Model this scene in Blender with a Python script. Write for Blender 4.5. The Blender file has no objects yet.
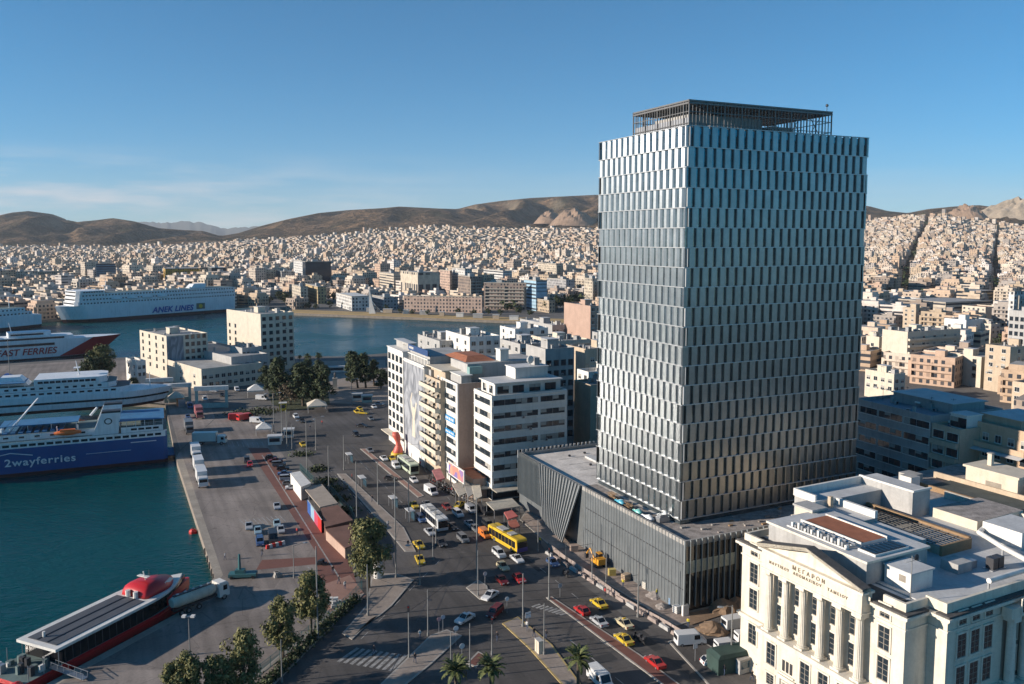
import bpy, bmesh, math, random
from mathutils import Vector, Matrix, noise as mnoise

# ------------------------------------------------------------------ camera, sky, sun, exposure
SC = bpy.context.scene
COL = SC.collection
F_PX, CX, CY, CAM_H = 828.0, 512.0, 314.0, 65.6
TILT = math.atan(76 / F_PX)
cam_data = bpy.data.cameras.new('camera')
cam = bpy.data.objects.new('camera', cam_data)
COL.objects.link(cam)
cam.location = (0, 0, CAM_H)
cam.rotation_euler = (math.pi / 2 - TILT, 0, 0)
cam_data.sensor_width = 36
cam_data.lens = 36 * F_PX / 1024
cam_data.shift_y = -(342 - CY) / 1024
cam_data.clip_start = 1
cam_data.clip_end = 90000
SC.camera = cam

SUN_EL = math.radians(16.5)
SHADOW_DIR = Vector((1.0, 0.22, 0)).normalized()
to_sun = Vector((-SHADOW_DIR.x * math.cos(SUN_EL), -SHADOW_DIR.y * math.cos(SUN_EL), math.sin(SUN_EL)))
sun_data = bpy.data.lights.new('sun', 'SUN')
sun_data.energy = 4.7
sun_data.angle = math.radians(0.5)
sun_data.color = (1.0, 0.885, 0.765)
sun = bpy.data.objects.new('sun', sun_data)
COL.objects.link(sun)
sun.rotation_euler = to_sun.to_track_quat('Z', 'Y').to_euler()

world = bpy.data.worlds.new('World')
SC.world = world
world.use_nodes = True
wn, wl = world.node_tree.nodes, world.node_tree.links
wn.clear()
w_out = wn.new('ShaderNodeOutputWorld')
w_bg = wn.new('ShaderNodeBackground')
w_sky = wn.new('ShaderNodeTexSky')
w_sky.sky_type = 'NISHITA'
w_sky.sun_disc = False
w_sky.sun_elevation = SUN_EL
w_sky.sun_rotation = math.atan2(to_sun.x, to_sun.y)
w_sky.altitude = 60
w_sky.air_density = 0.75
w_sky.dust_density = 0.0
w_sky.ozone_density = 6.0
w_bg.inputs['Strength'].default_value = 0.092
# thin wisps of high cloud low over the hills, mixed into the sky by direction
w_tc = wn.new('ShaderNodeTexCoord')
w_map = wn.new('ShaderNodeMapping')
w_map.inputs['Scale'].default_value = (5.0, 5.0, 46.0)
w_noise = wn.new('ShaderNodeTexNoise')
w_noise.inputs['Scale'].default_value = 1.0
w_noise.inputs['Detail'].default_value = 7
w_noise.inputs['Roughness'].default_value = 0.6
w_ramp = wn.new('ShaderNodeValToRGB')
w_ramp.color_ramp.elements[0].position = 0.40
w_ramp.color_ramp.elements[1].position = 0.62
w_sep = wn.new('ShaderNodeSeparateXYZ')
w_band = wn.new('ShaderNodeValToRGB')
for _e, (_p, _c) in zip([w_band.color_ramp.elements[0], w_band.color_ramp.elements[1]], [(0.0, 0.7), (0.10, 0)]):
    _e.position = _p
    _e.color = (_c, _c, _c, 1)
_e = w_band.color_ramp.elements.new(0.045)
_e.color = (0.9, 0.9, 0.9, 1)
w_side = wn.new('ShaderNodeMapRange')
w_side.inputs['From Min'].default_value = -0.05
w_side.inputs['From Max'].default_value = -0.45
w_side.inputs['To Min'].default_value = 0.12
w_side.inputs['To Max'].default_value = 1.0
w_m1 = wn.new('ShaderNodeMath'); w_m1.operation = 'MULTIPLY'
w_m2 = wn.new('ShaderNodeMath'); w_m2.operation = 'MULTIPLY'
w_mix = wn.new('ShaderNodeMixRGB')
w_mix.inputs['Color2'].default_value = (5.6, 5.5, 5.6, 1)
wl.new(w_tc.outputs['Generated'], w_map.inputs['Vector'])
wl.new(w_map.outputs['Vector'], w_noise.inputs['Vector'])
wl.new(w_noise.outputs['Fac'], w_ramp.inputs['Fac'])
wl.new(w_tc.outputs['Generated'], w_sep.inputs['Vector'])
wl.new(w_sep.outputs['Z'], w_band.inputs['Fac'])
wl.new(w_sep.outputs['X'], w_side.inputs['Value'])
wl.new(w_ramp.outputs['Color'], w_m1.inputs[0])
wl.new(w_band.outputs['Color'], w_m1.inputs[1])
wl.new(w_m1.outputs[0], w_m2.inputs[0])
wl.new(w_side.outputs['Result'], w_m2.inputs[1])
wl.new(w_m2.outputs[0], w_mix.inputs['Fac'])
w_hs = wn.new('ShaderNodeHueSaturation')
w_hs.inputs['Saturation'].default_value = 1.5
w_hs.inputs['Value'].default_value = 0.90
w_hs.inputs['Hue'].default_value = 0.484
wl.new(w_sky.outputs['Color'], w_hs.inputs['Color'])
wl.new(w_hs.outputs['Color'], w_mix.inputs['Color1'])
wl.new(w_mix.outputs['Color'], w_bg.inputs['Color'])
wl.new(w_bg.outputs['Background'], w_out.inputs['Surface'])

SC.view_settings.view_transform = 'Standard'
SC.view_settings.look = 'None'
SC.view_settings.exposure = 0.7
SC.view_settings.gamma = 1.0
SC.view_settings.use_curve_mapping = False
SC.render.engine = 'CYCLES'
SC.cycles.max_bounces = 5
SC.cycles.diffuse_bounces = 2
SC.cycles.glossy_bounces = 3
SC.cycles.transmission_bounces = 3
SC.cycles.volume_bounces = 0
SC.cycles.transparent_max_bounces = 6
SC.cycles.use_denoising = True
SC.cycles.caustics_reflective = False
SC.cycles.caustics_refractive = False
SC.cycles.sample_clamp_indirect = 6

# ------------------------------------------------------------------ measuring helpers (a pixel to a point in the place)
_s, _c = math.sin(TILT), math.cos(TILT)

def at(px, py, z=0.0):
    x = (px - CX) / F_PX
    v = -(py - CY) / F_PX
    f = _c + _s * v
    u = -_s + _c * v
    t = (z - CAM_H) / u
    return Vector((x * t, f * t, z))

def zat(py, Y):
    v = -(py - CY) / F_PX
    return CAM_H + (-_s + _c * v) * Y / (_c + _s * v)

def xat(px, Y, z=0.0):
    return (px - CX) / F_PX * (Y * _c - (z - CAM_H) * _s)

def pix(p):
    z = p[2] - CAM_H
    d = p[1] * _c - z * _s
    return CX + F_PX * p[0] / d, CY - F_PX * (p[1] * _s + z * _c) / d

ANG = math.radians(25.2)
def RL(a):
    return Vector((math.cos(a), math.sin(a), 0)), Vector((-math.sin(a), math.cos(a), 0))
R, L = RL(ANG)

# ------------------------------------------------------------------ materials
MATS = {}
def nodes_of(m):
    m.use_nodes = True
    return m.node_tree.nodes, m.node_tree.links, m.node_tree.nodes['Principled BSDF']

def mat(name, col, rough=0.7, metal=0.0, var=0.12, scale=0.6, spec=0.5, objcol=False, bump=0.0, streak=0.0, bscale=None):
    """A procedural surface: base colour broken by two sizes of noise (and, on walls, faint vertical weathering)."""
    if name in MATS:
        return MATS[name]
    m = bpy.data.materials.new(name)
    n, l, b = nodes_of(m)
    b.inputs['Roughness'].default_value = rough
    b.inputs['Metallic'].default_value = metal
    b.inputs['Specular IOR Level'].default_value = spec
    if objcol:
        src = n.new('ShaderNodeObjectInfo').outputs['Color']
    else:
        rgb = n.new('ShaderNodeRGB'); rgb.outputs[0].default_value = (*col, 1)
        src = rgb.outputs[0]
    tc = n.new('ShaderNodeTexCoord')
    geo = n.new('ShaderNodeNewGeometry')
    last = src
    if var > 0:
        for k, (sc, amt) in enumerate(((scale, var), (scale * 7, var * 0.7))):
            nz = n.new('ShaderNodeTexNoise'); nz.inputs['Scale'].default_value = sc; nz.inputs['Detail'].default_value = 4
            l.new(geo.outputs['Position'], nz.inputs['Vector'])
            mr = n.new('ShaderNodeMapRange'); mr.inputs['From Min'].default_value = 0.3; mr.inputs['From Max'].default_value = 0.7
            mr.inputs['To Min'].default_value = 1 - amt; mr.inputs['To Max'].default_value = 1 + amt * 0.6
            l.new(nz.outputs['Fac'], mr.inputs['Value'])
            mx = n.new('ShaderNodeVectorMath'); mx.operation = 'SCALE'
            l.new(last, mx.inputs[0]); l.new(mr.outputs[0], mx.inputs['Scale'])
            last = mx.outputs[0]
    if streak > 0:
        mp = n.new('ShaderNodeMapping'); mp.inputs['Scale'].default_value = (1.3, 1.3, 0.12)
        nz = n.new('ShaderNodeTexNoise'); nz.inputs['Scale'].default_value = 1.0; nz.inputs['Detail'].default_value = 5
        l.new(geo.outputs['Position'], mp.inputs['Vector']); l.new(mp.outputs[0], nz.inputs['Vector'])
        mr = n.new('ShaderNodeMapRange'); mr.inputs['From Min'].default_value = 0.5; mr.inputs['From Max'].default_value = 0.72
        mr.inputs['To Min'].default_value = 1; mr.inputs['To Max'].default_value = 1 - streak
        l.new(nz.outputs['Fac'], mr.inputs['Value'])
        mx = n.new('ShaderNodeVectorMath'); mx.operation = 'SCALE'
        l.new(last, mx.inputs[0]); l.new(mr.outputs[0], mx.inputs['Scale'])
        last = mx.outputs[0]
    l.new(last, b.inputs['Base Color'])
    if bump > 0:
        nz = n.new('ShaderNodeTexNoise'); nz.inputs['Scale'].default_value = bscale or scale * 10; nz.inputs['Detail'].default_value = 3
        l.new(geo.outputs['Position'], nz.inputs['Vector'])
        bp = n.new('ShaderNodeBump'); bp.inputs['Strength'].default_value = bump; bp.inputs['Distance'].default_value = 0.05
        l.new(nz.outputs['Fac'], bp.inputs['Height']); l.new(bp.outputs[0], b.inputs['Normal'])
    MATS[name] = m
    return m

def window_wall(name, uw, uh, ww, wh, objcol=True, attr=None, glass=(0.03, 0.035, 0.045), v0=0.25, slabs=0.0):
    """Wall with a grid of dark openings laid out in metres (UV), for houses far away."""
    if name in MATS:
        return MATS[name]
    m = bpy.data.materials.new(name)
    n, l, b = nodes_of(m)
    b.inputs['Roughness'].default_value = 0.8
    if attr:
        a = n.new('ShaderNodeVertexColor'); a.layer_name = attr; src = a.outputs['Color']
    else:
        src = n.new('ShaderNodeObjectInfo').outputs['Color']
    geo = n.new('ShaderNodeNewGeometry')
    nz = n.new('ShaderNodeTexNoise'); nz.inputs['Scale'].default_value = 0.25; nz.inputs['Detail'].default_value = 5
    l.new(geo.outputs['Position'], nz.inputs['Vector'])
    mr = n.new('ShaderNodeMapRange'); mr.inputs['From Min'].default_value = 0.3; mr.inputs['From Max'].default_value = 0.7
    mr.inputs['To Min'].default_value = 0.75; mr.inputs['To Max'].default_value = 1.12
    l.new(nz.outputs['Fac'], mr.inputs['Value'])
    mx = n.new('ShaderNodeVectorMath'); mx.operation = 'SCALE'
    l.new(src, mx.inputs[0]); l.new(mr.outputs[0], mx.inputs['Scale'])
    uv = n.new('ShaderNodeUVMap')
    sp = n.new('ShaderNodeSeparateXYZ'); l.new(uv.outputs[0], sp.inputs[0])
    def math_(op, a, bb=None):
        q = n.new('ShaderNodeMath'); q.operation = op
        for i, v in enumerate((a, bb)):
            if v is None: continue
            if isinstance(v, (int, float)): q.inputs[i].default_value = v
            else: l.new(v, q.inputs[i])
        return q.outputs[0]
    u = math_('DIVIDE', sp.outputs['X'], uw); v = math_('DIVIDE', sp.outputs['Y'], uh)
    fu, fv = math_('FRACT', u), math_('FRACT', v)
    mu = math_('MULTIPLY', math_('GREATER_THAN', fu, 0.5 - ww / uw / 2), math_('LESS_THAN', fu, 0.5 + ww / uw / 2))
    mv = math_('MULTIPLY', math_('GREATER_THAN', fv, v0), math_('LESS_THAN', fv, v0 + wh / uh))
    wm = math_('MULTIPLY', mu, mv)
    sn = n.new('ShaderNodeSeparateXYZ'); l.new(geo.outputs['Normal'], sn.inputs[0])
    side = math_('LESS_THAN', math_('ABSOLUTE', sn.outputs['Z']), 0.4)
    # shutters and blinds: each opening its own brightness
    cell = n.new('ShaderNodeCombineXYZ')
    l.new(math_('FLOOR', u), cell.inputs[0]); l.new(math_('FLOOR', v), cell.inputs[1])
    wnz = n.new('ShaderNodeTexWhiteNoise'); l.new(cell.outputs[0], wnz.inputs['Vector'])
    shut = n.new('ShaderNodeMapRange'); shut.inputs['From Min'].default_value = 0.55; shut.inputs['From Max'].default_value = 1.0
    shut.inputs['To Min'].default_value = 0.0; shut.inputs['To Max'].default_value = 1.0
    l.new(wnz.outputs['Value'], shut.inputs['Value'])
    gm = n.new('ShaderNodeMixRGB'); gm.inputs['Color1'].default_value = (*glass, 1); l.new(mx.outputs[0], gm.inputs['Color2']); l.new(shut.outputs[0], gm.inputs['Fac'])
    fin = n.new('ShaderNodeMixRGB')
    l.new(math_('MULTIPLY', wm, side), fin.inputs['Fac']); l.new(mx.outputs[0], fin.inputs['Color1']); l.new(gm.outputs[0], fin.inputs['Color2'])
    l.new(fin.outputs[0], b.inputs['Base Color'])
    MATS[name] = m
    return m

def glass(name, col=(0.02, 0.03, 0.04), rough=0.08, spec=0.6):
    if name in MATS: return MATS[name]
    m = mat(name, col, rough, 0.0, var=0.25, scale=0.35, spec=spec)
    return m

# ------------------------------------------------------------------ mesh building
class MB:
    """Collects shapes; build() links them as ONE mesh object."""
    def __init__(self):
        self.v, self.f, self.mi, self.mats, self.cols, self.ruv = [], [], [], [], [], {}
    def m(self, mt):
        if mt not in self.mats: self.mats.append(mt)
        return self.mats.index(mt)
    def face(self, pts, mt, col=None):
        i = len(self.v)
        self.v.extend([tuple(p) for p in pts])
        self.f.append(tuple(range(i, i + len(pts))))
        self.mi.append(self.m(mt)); self.cols.append(col)
    def box(self, x0, y0, z0, x1, y1, z1, mt, bottom=True, top=None, col=None, M=None):
        P = [(x0, y0, z0), (x1, y0, z0), (x1, y1, z0), (x0, y1, z0), (x0, y0, z1), (x1, y0, z1), (x1, y1, z1), (x0, y1, z1)]
        if M is not None: P = [tuple(M @ Vector(p)) for p in P]
        i = len(self.v); self.v.extend(P)
        fs = [(0, 1, 5, 4), (1, 2, 6, 5), (2, 3, 7, 6), (3, 0, 4, 7), (4, 5, 6, 7)]
        if bottom: fs.append((3, 2, 1, 0))
        k = self.m(mt)
        for j, f in enumerate(fs):
            self.f.append(tuple(i + q for q in f)); self.mi.append(self.m(top) if (top and j == 4) else k); self.cols.append(col)
    def prism(self, poly, z0, z1, mt, top=None, scale1=1.0, cen=None, bottom=True):
        """Extruded outline; poly counter-clockwise (x, y)."""
        n = len(poly); i = len(self.v)
        cx = sum(p[0] for p in poly) / n if cen is None else cen[0]; cy = sum(p[1] for p in poly) / n if cen is None else cen[1]
        self.v.extend([(p[0], p[1], z0) for p in poly])
        self.v.extend([(cx + (p[0] - cx) * scale1, cy + (p[1] - cy) * scale1, z1) for p in poly])
        k = self.m(mt)
        for j in range(n):
            q = (j + 1) % n
            self.f.append((i + j, i + q, i + n + q, i + n + j)); self.mi.append(k); self.cols.append(None)
        self.f.append(tuple(i + n + j for j in range(n))); self.mi.append(self.m(top) if top else k); self.cols.append(None)
        if bottom:
            self.f.append(tuple(i + j for j in reversed(range(n)))); self.mi.append(k); self.cols.append(None)
    def loft(self, rings, mt, cap=True):
        """Skin over rings of equal length, each a list of 3D points."""
        n = len(rings[0]); i = len(self.v)
        for r in rings: self.v.extend([tuple(p) for p in r])
        k = self.m(mt)
        for a in range(len(rings) - 1):
            for j in range(n):
                q = (j + 1) % n
                self.f.append((i + a * n + j, i + a * n + q, i + (a + 1) * n + q, i + (a + 1) * n + j)); self.mi.append(k); self.cols.append(None)
        if cap:
            self.f.append(tuple(i + j for j in reversed(range(n)))); self.mi.append(k); self.cols.append(None)
            e = i + (len(rings) - 1) * n
            self.f.append(tuple(e + j for j in range(n))); self.mi.append(k); self.cols.append(None)
    def tube(self, p0, p1, r0, mt, r1=None, n=8, cap=True):
        p0, p1 = Vector(p0), Vector(p1); r1 = r0 if r1 is None else r1
        d = (p1 - p0).normalized()
        a = d.orthogonal().normalized(); b = d.cross(a)
        rings = [[p + (a * math.cos(2 * math.pi * j / n) + b * math.sin(2 * math.pi * j / n)) * r for j in range(n)] for p, r in ((p0, r0), (p1, r1))]
        self.loft(rings, mt, cap)
    def ball(self, c, r, mt, seg=8, rings=5, sq=(1, 1, 1)):
        rr = []
        for a in range(rings + 1):
            t = -math.pi / 2 + math.pi * (a + 0.02) / (rings + 0.04)
            rr.append([(c[0] + r * sq[0] * math.cos(t) * math.cos(2 * math.pi * j / seg), c[1] + r * sq[1] * math.cos(t) * math.sin(2 * math.pi * j / seg), c[2] + r * sq[2] * math.sin(t)) for j in range(seg)])
        self.loft(rr, mt)
    def mesh(self, name, smooth=False, uv=True, merge=False):
        me = bpy.data.meshes.new(name)
        me.from_pydata(self.v, [], self.f)
        for mt in self.mats: me.materials.append(mt)
        me.polygons.foreach_set('material_index', self.mi)
        if any(c is not None for c in self.cols):
            ca = me.color_attributes.new('wall_colour', 'FLOAT_COLOR', 'CORNER')
            buf = []
            for f, c in zip(self.f, self.cols):
                buf.extend(((*(c or (0.4, 0.4, 0.4)), 1.0)) * len(f))
            ca.data.foreach_set('color', buf)
        me.update()
        if uv:
            ul = me.uv_layers.new(name='UVMap')
            buf = []
            for p in me.polygons:
                nrm = p.normal
                if abs(nrm.z) < 0.5:
                    t = Vector((-nrm.y, nrm.x, 0)).normalized()
                    for vi in p.vertices:
                        co = me.vertices[vi].co; buf.extend((co.x * t.x + co.y * t.y, co.z))
                else:
                    for vi in p.vertices:
                        co = me.vertices[vi].co; buf.extend((co.x, co.y))
            ul.data.foreach_set('uv', buf)
        if merge:
            bm = bmesh.new(); bm.from_mesh(me); bmesh.ops.remove_doubles(bm, verts=bm.verts, dist=1e-4); bm.to_mesh(me); bm.free()
        if smooth:
            me.polygons.foreach_set('use_smooth', [True] * len(me.polygons))
        return me
    def build(self, name, parent=None, smooth=False, loc=None, rz=None, merge=False):
        o = bpy.data.objects.new(name, self.mesh(name, smooth, merge=merge))
        COL.objects.link(o)
        if parent is not None: o.parent = parent
        if loc is not None: o.location = loc
        if rz is not None: o.rotation_euler = (0, 0, rz)
        return o

def tag(o, label=None, cat=None, group=None, kind=None):
    if label: o['label'] = label
    if cat: o['category'] = cat
    if group: o['group'] = group
    if kind: o['kind'] = kind
    return o

def thing(name, loc, rz, label, cat, group=None):
    o = bpy.data.objects.new(name, None)
    o.empty_display_size = 0.5
    COL.objects.link(o)
    o.location = loc
    o.rotation_euler = (0, 0, rz)
    return tag(o, label, cat, group)

def inst(name, me, parent, loc=(0, 0, 0), rz=0.0, scale=None, color=None):
    """One more object on shared mesh data."""
    o = bpy.data.objects.new(name, me)
    COL.objects.link(o)
    o.parent = parent
    o.location = loc
    o.rotation_euler = (0, 0, rz)
    if scale: o.scale = scale
    if color: o.color = (*color, 1)
    return o

KIDS = {}
def copy_thing(root, loc, rz, label=None, group=None, color=None, scale=None):
    """A copy of a thing with copies of its parts and sub-parts."""
    if root.name not in KIDS: KIDS[root.name] = list(root.children)
    r = root.copy(); COL.objects.link(r); r.location = loc; r.rotation_euler = (0, 0, rz)
    if scale: r.scale = scale
    if label: r['label'] = label
    if group: r['group'] = group
    if color and r.data is not None: r.color = (*color, 1)
    for ch in KIDS[root.name]:
        c = ch.copy(); COL.objects.link(c); c.parent = r
        if color: c.color = (*color, 1)
        if ch.name not in KIDS: KIDS[ch.name] = list(ch.children)
        for g in KIDS[ch.name]:
            d = g.copy(); COL.objects.link(d); d.parent = c
            if color: d.color = (*color, 1)
    return r

def lettering(text, size, depth, mt, name, parent, M, shear=0.0, bold=0.0, spacing=1.0):
    """Raised letters standing on a surface; M places them."""
    cu = bpy.data.curves.new(name, 'FONT')
    cu.body = text; cu.size = size; cu.extrude = depth; cu.align_x = 'CENTER'; cu.shear = shear; cu.offset = bold; cu.space_character = spacing
    tmp = bpy.data.objects.new(name, cu)
    COL.objects.link(tmp)
    dg = bpy.context.evaluated_depsgraph_get()
    dg.update()
    me = bpy.data.meshes.new_from_object(tmp.evaluated_get(dg))
    bpy.data.objects.remove(tmp)
    bpy.data.curves.remove(cu)
    me.materials.clear(); me.materials.append(mt)
    me.transform(M)
    o = bpy.data.objects.new(name, me)
    COL.objects.link(o)
    o.parent = parent
    return o

def wall_matrix(origin, right, up=Vector((0, 0, 1))):
    """Text lying on a wall: x runs along right, y runs up, faces right x up."""
    r = Vector(right).normalized(); u = Vector(up).normalized(); nn = r.cross(u)
    M = Matrix(((r.x, u.x, nn.x, origin[0]), (r.y, u.y, nn.y, origin[1]), (r.z, u.z, nn.z, origin[2]), (0, 0, 0, 1)))
    return M

rnd = random.Random(7)
# shared materials
M_WHITE = mat('white_paint', (0.70, 0.675, 0.62), 0.6, var=0.08, scale=0.5, streak=0.15)
M_CREAM = mat('cream_stucco', (0.60, 0.53, 0.42), 0.8, var=0.10, scale=0.5, streak=0.12)
M_STONE = mat('pale_stone', (0.60, 0.54, 0.44), 0.75, var=0.09, scale=0.7, streak=0.14, bump=0.1)
M_CONC = mat('concrete', (0.34, 0.32, 0.29), 0.85, var=0.15, scale=0.4, streak=0.2)
M_ROOFC = mat('roof_concrete', (0.36, 0.35, 0.33), 0.9, var=0.22, scale=0.25)
M_ROOFW = mat('roof_coating', (0.52, 0.52, 0.51), 0.8, var=0.16, scale=0.3)
M_TERRA = mat('terracotta', (0.33, 0.12, 0.06), 0.85, var=0.2, scale=0.8)
M_PINKW = mat('pinkish_plaster', (0.44, 0.30, 0.23), 0.85, var=0.1, scale=0.3, streak=0.12)
M_BEIGE = mat('beige_plaster', (0.50, 0.40, 0.29), 0.85, var=0.12, scale=0.4, streak=0.15)
M_GREYW = mat('grey_plaster', (0.40, 0.39, 0.37), 0.85, var=0.12, scale=0.4, streak=0.2)
M_GLASS = glass('window_glass')
M_GLASSB = glass('blue_glass', (0.03, 0.07, 0.10))
M_DARK = mat('dark_metal', (0.05, 0.05, 0.055), 0.5, 0.3, var=0.1)
M_STEEL = mat('galvanised_steel', (0.42, 0.43, 0.44), 0.45, 0.7, var=0.1)
M_POLE = mat('painted_pole', (0.24, 0.24, 0.23), 0.6, 0.2, var=0.12)
M_RUBBER = mat('rubber', (0.02, 0.02, 0.02), 0.8, var=0.1)
M_WOOD = mat('timber', (0.30, 0.19, 0.10), 0.8, var=0.2)
M_RED = mat('red_paint', (0.55, 0.03, 0.025), 0.45, var=0.08)
M_ORANGE = mat('orange_paint', (0.70, 0.16, 0.03), 0.5, var=0.08)
M_BLUEP = mat('blue_paint', (0.03, 0.10, 0.32), 0.45, var=0.08)
M_YEL = mat('yellow_paint', (0.72, 0.45, 0.03), 0.5, var=0.08)
M_PAINTED = mat('object_paint', (0.5, 0.5, 0.5), 0.35, var=0.05, objcol=True, spec=0.6)
M_OBJWALL = mat('painted_wall', (0.5, 0.5, 0.5), 0.85, var=0.12, scale=0.3, objcol=True, streak=0.18)
# ------------------------------------------------------------------ water, land, terrain, roads
WZ = -2.0
m_water = bpy.data.materials.new('harbour_water')
n, l, b = nodes_of(m_water)
b.inputs['Base Color'].default_value = (0.001, 0.040, 0.046, 1)
b.inputs['Roughness'].default_value = 0.2
b.inputs['Specular IOR Level'].default_value = 0.14
geo = n.new('ShaderNodeNewGeometry')
nz0 = n.new('ShaderNodeTexNoise'); nz0.inputs['Scale'].default_value = 0.02; nz0.inputs['Detail'].default_value = 3
l.new(geo.outputs['Position'], nz0.inputs['Vector'])
cr = n.new('ShaderNodeValToRGB')
cr.color_ramp.elements[0].position = 0.3; cr.color_ramp.elements[0].color = (0.000, 0.041, 0.044, 1)
cr.color_ramp.elements[1].position = 0.7; cr.color_ramp.elements[1].color = (0.000, 0.062, 0.065, 1)
l.new(nz0.outputs['Fac'], cr.inputs['Fac']); l.new(cr.outputs[0], b.inputs['Base Color'])
mp = n.new('ShaderNodeMapping'); mp.inputs['Scale'].default_value = (0.5, 1.1, 1); mp.inputs['Rotation'].default_value = (0, 0, 0.5)
l.new(geo.outputs['Position'], mp.inputs['Vector'])
hs = []
for sc, w in ((0.9, 1.0), (0.22, 1.6)):
    nz = n.new('ShaderNodeTexNoise'); nz.inputs['Scale'].default_value = sc; nz.inputs['Detail'].default_value = 4; nz.inputs['Distortion'].default_value = 0.6
    l.new(mp.outputs[0], nz.inputs['Vector'])
    q = n.new('ShaderNodeMath'); q.operation = 'MULTIPLY'; q.inputs[1].default_value = w; l.new(nz.outputs['Fac'], q.inputs[0]); hs.append(q)
ad = n.new('ShaderNodeMath'); ad.operation = 'ADD'; l.new(hs[0].outputs[0], ad.inputs[0]); l.new(hs[1].outputs[0], ad.inputs[1])
rr_ = n.new('ShaderNodeMapRange'); rr_.inputs['From Min'].default_value = .35; rr_.inputs['From Max'].default_value = .65; rr_.inputs['To Min'].default_value = .14; rr_.inputs['To Max'].default_value = .32; l.new(nz0.outputs['Fac'], rr_.inputs['Value']); l.new(rr_.outputs[0], b.inputs['Roughness'])
bp = n.new('ShaderNodeBump'); bp.inputs['Strength'].default_value = 0.5; bp.inputs['Distance'].default_value = 0.4
l.new(ad.outputs[0], bp.inputs['Height']); l.new(bp.outputs[0], b.inputs['Normal'])

w = MB(); w.face([(-2500, 20, WZ), (400, 20, WZ), (400, 1050, WZ), (-2500, 1050, WZ)], m_water)
tag(w.build('water'), kind='structure')


M_WALLQ = mat('quay_wall_stone', (0.25, 0.21, 0.17), 0.9, var=0.25, scale=0.5)
M_GROUND = mat('city_ground', (0.13, 0.12, 0.11), 0.95, var=0.22, scale=0.08)
def worn(name, col, spots=.5, ang=-1.13, rough=.88):
    """Road surface: patches, tyre-darkened lanes running along the street, oil spots and fine grain."""
    m = bpy.data.materials.new(name); n, l, b = nodes_of(m); b.inputs['Roughness'].default_value = rough; b.inputs['Specular IOR Level'].default_value = .35
    g = n.new('ShaderNodeNewGeometry')
    def nz(sc, det=4, rot=None, stretch=None):
        src = g.outputs['Position']
        if rot is not None:
            mp = n.new('ShaderNodeMapping'); mp.vector_type = 'POINT'; mp.inputs['Rotation'].default_value = (0, 0, -rot); l.new(src, mp.inputs['Vector'])
            m2 = n.new('ShaderNodeMapping'); m2.inputs['Scale'].default_value = (stretch, 1, 1); l.new(mp.outputs[0], m2.inputs['Vector']); src = m2.outputs[0]
        q = n.new('ShaderNodeTexNoise'); q.inputs['Scale'].default_value = sc; q.inputs['Detail'].default_value = det; l.new(src, q.inputs['Vector']); return q.outputs['Fac']
    def rng(v, a, b_, lo, hi):
        q = n.new('ShaderNodeMapRange'); q.inputs['From Min'].default_value = a; q.inputs['From Max'].default_value = b_; q.inputs['To Min'].default_value = lo; q.inputs['To Max'].default_value = hi; l.new(v, q.inputs['Value']); return q.outputs[0]
    vo = n.new('ShaderNodeTexVoronoi'); vo.inputs['Scale'].default_value = .07; vo.distance = 'CHEBYCHEV'; l.new(g.outputs['Position'], vo.inputs['Vector'])
    sp = n.new('ShaderNodeSeparateXYZ'); l.new(vo.outputs['Color'], sp.inputs[0])
    ve = n.new('ShaderNodeTexVoronoi'); ve.feature = 'DISTANCE_TO_EDGE'; ve.inputs['Scale'].default_value = .12; l.new(g.outputs['Position'], ve.inputs['Vector'])
    fac = [rng(nz(.06, 5), .3, .7, .72, 1.25), rng(nz(.55, 5, ang, .05), .35, .65, .80, 1.12), rng(sp.outputs['X'], 0, 1, .86, 1.14), rng(nz(.5, 3), .62, .72, 1, 1 - .45 * spots), rng(nz(2.5, 4), .3, .7, .88, 1.1), rng(ve.outputs['Distance'], 0, .012, .72, 1)]
    rgb = n.new('ShaderNodeRGB'); rgb.outputs[0].default_value = (*col, 1); last = rgb.outputs[0]
    for f in fac:
        q = n.new('ShaderNodeVectorMath'); q.operation = 'SCALE'; l.new(last, q.inputs[0]); l.new(f, q.inputs['Scale']); last = q.outputs[0]
    l.new(last, b.inputs['Base Color'])
    bp = n.new('ShaderNodeBump'); bp.inputs['Strength'].default_value = .12; bp.inputs['Distance'].default_value = .03; l.new(nz(4, 3), bp.inputs['Height']); l.new(bp.outputs[0], b.inputs['Normal'])
    MATS[name] = m; return m
M_ASPH = worn('asphalt', (0.092, 0.084, 0.079))
M_ASPH2 = worn('worn_asphalt', (0.105, 0.096, 0.09))
M_QUAY = worn('quay_concrete', (0.235, 0.20, 0.175), .7)
M_PAVE = mat('pavement_slabs', (0.29, 0.24, 0.20), 0.9, var=0.18, scale=0.3)
M_PINK = mat('pink_paving', (0.30, 0.17, 0.13), 0.9, var=0.16, scale=0.3)
M_REDPAVE = mat('red_brick_paving', (0.17, 0.070, 0.052), 0.9, var=0.16, scale=0.25)
M_KERB = mat('kerb_stone', (0.36, 0.33, 0.29), 0.85, var=0.15, scale=0.5)
M_KERBY = mat('yellow_kerb_paint', (0.42, 0.31, 0.13), 0.85, var=0.2, scale=0.5)
M_LINE = mat('road_paint', (0.33, 0.32, 0.30), 0.8, var=0.5, scale=1.5)
M_EARTH = mat('bare_earth', (0.24, 0.16, 0.10), 0.95, var=0.25, scale=0.3, bump=0.3, bscale=2)
M_SANDQ = mat('ochre_quay', (0.46, 0.31, 0.13), 0.9, var=0.15, scale=0.1)

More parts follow.
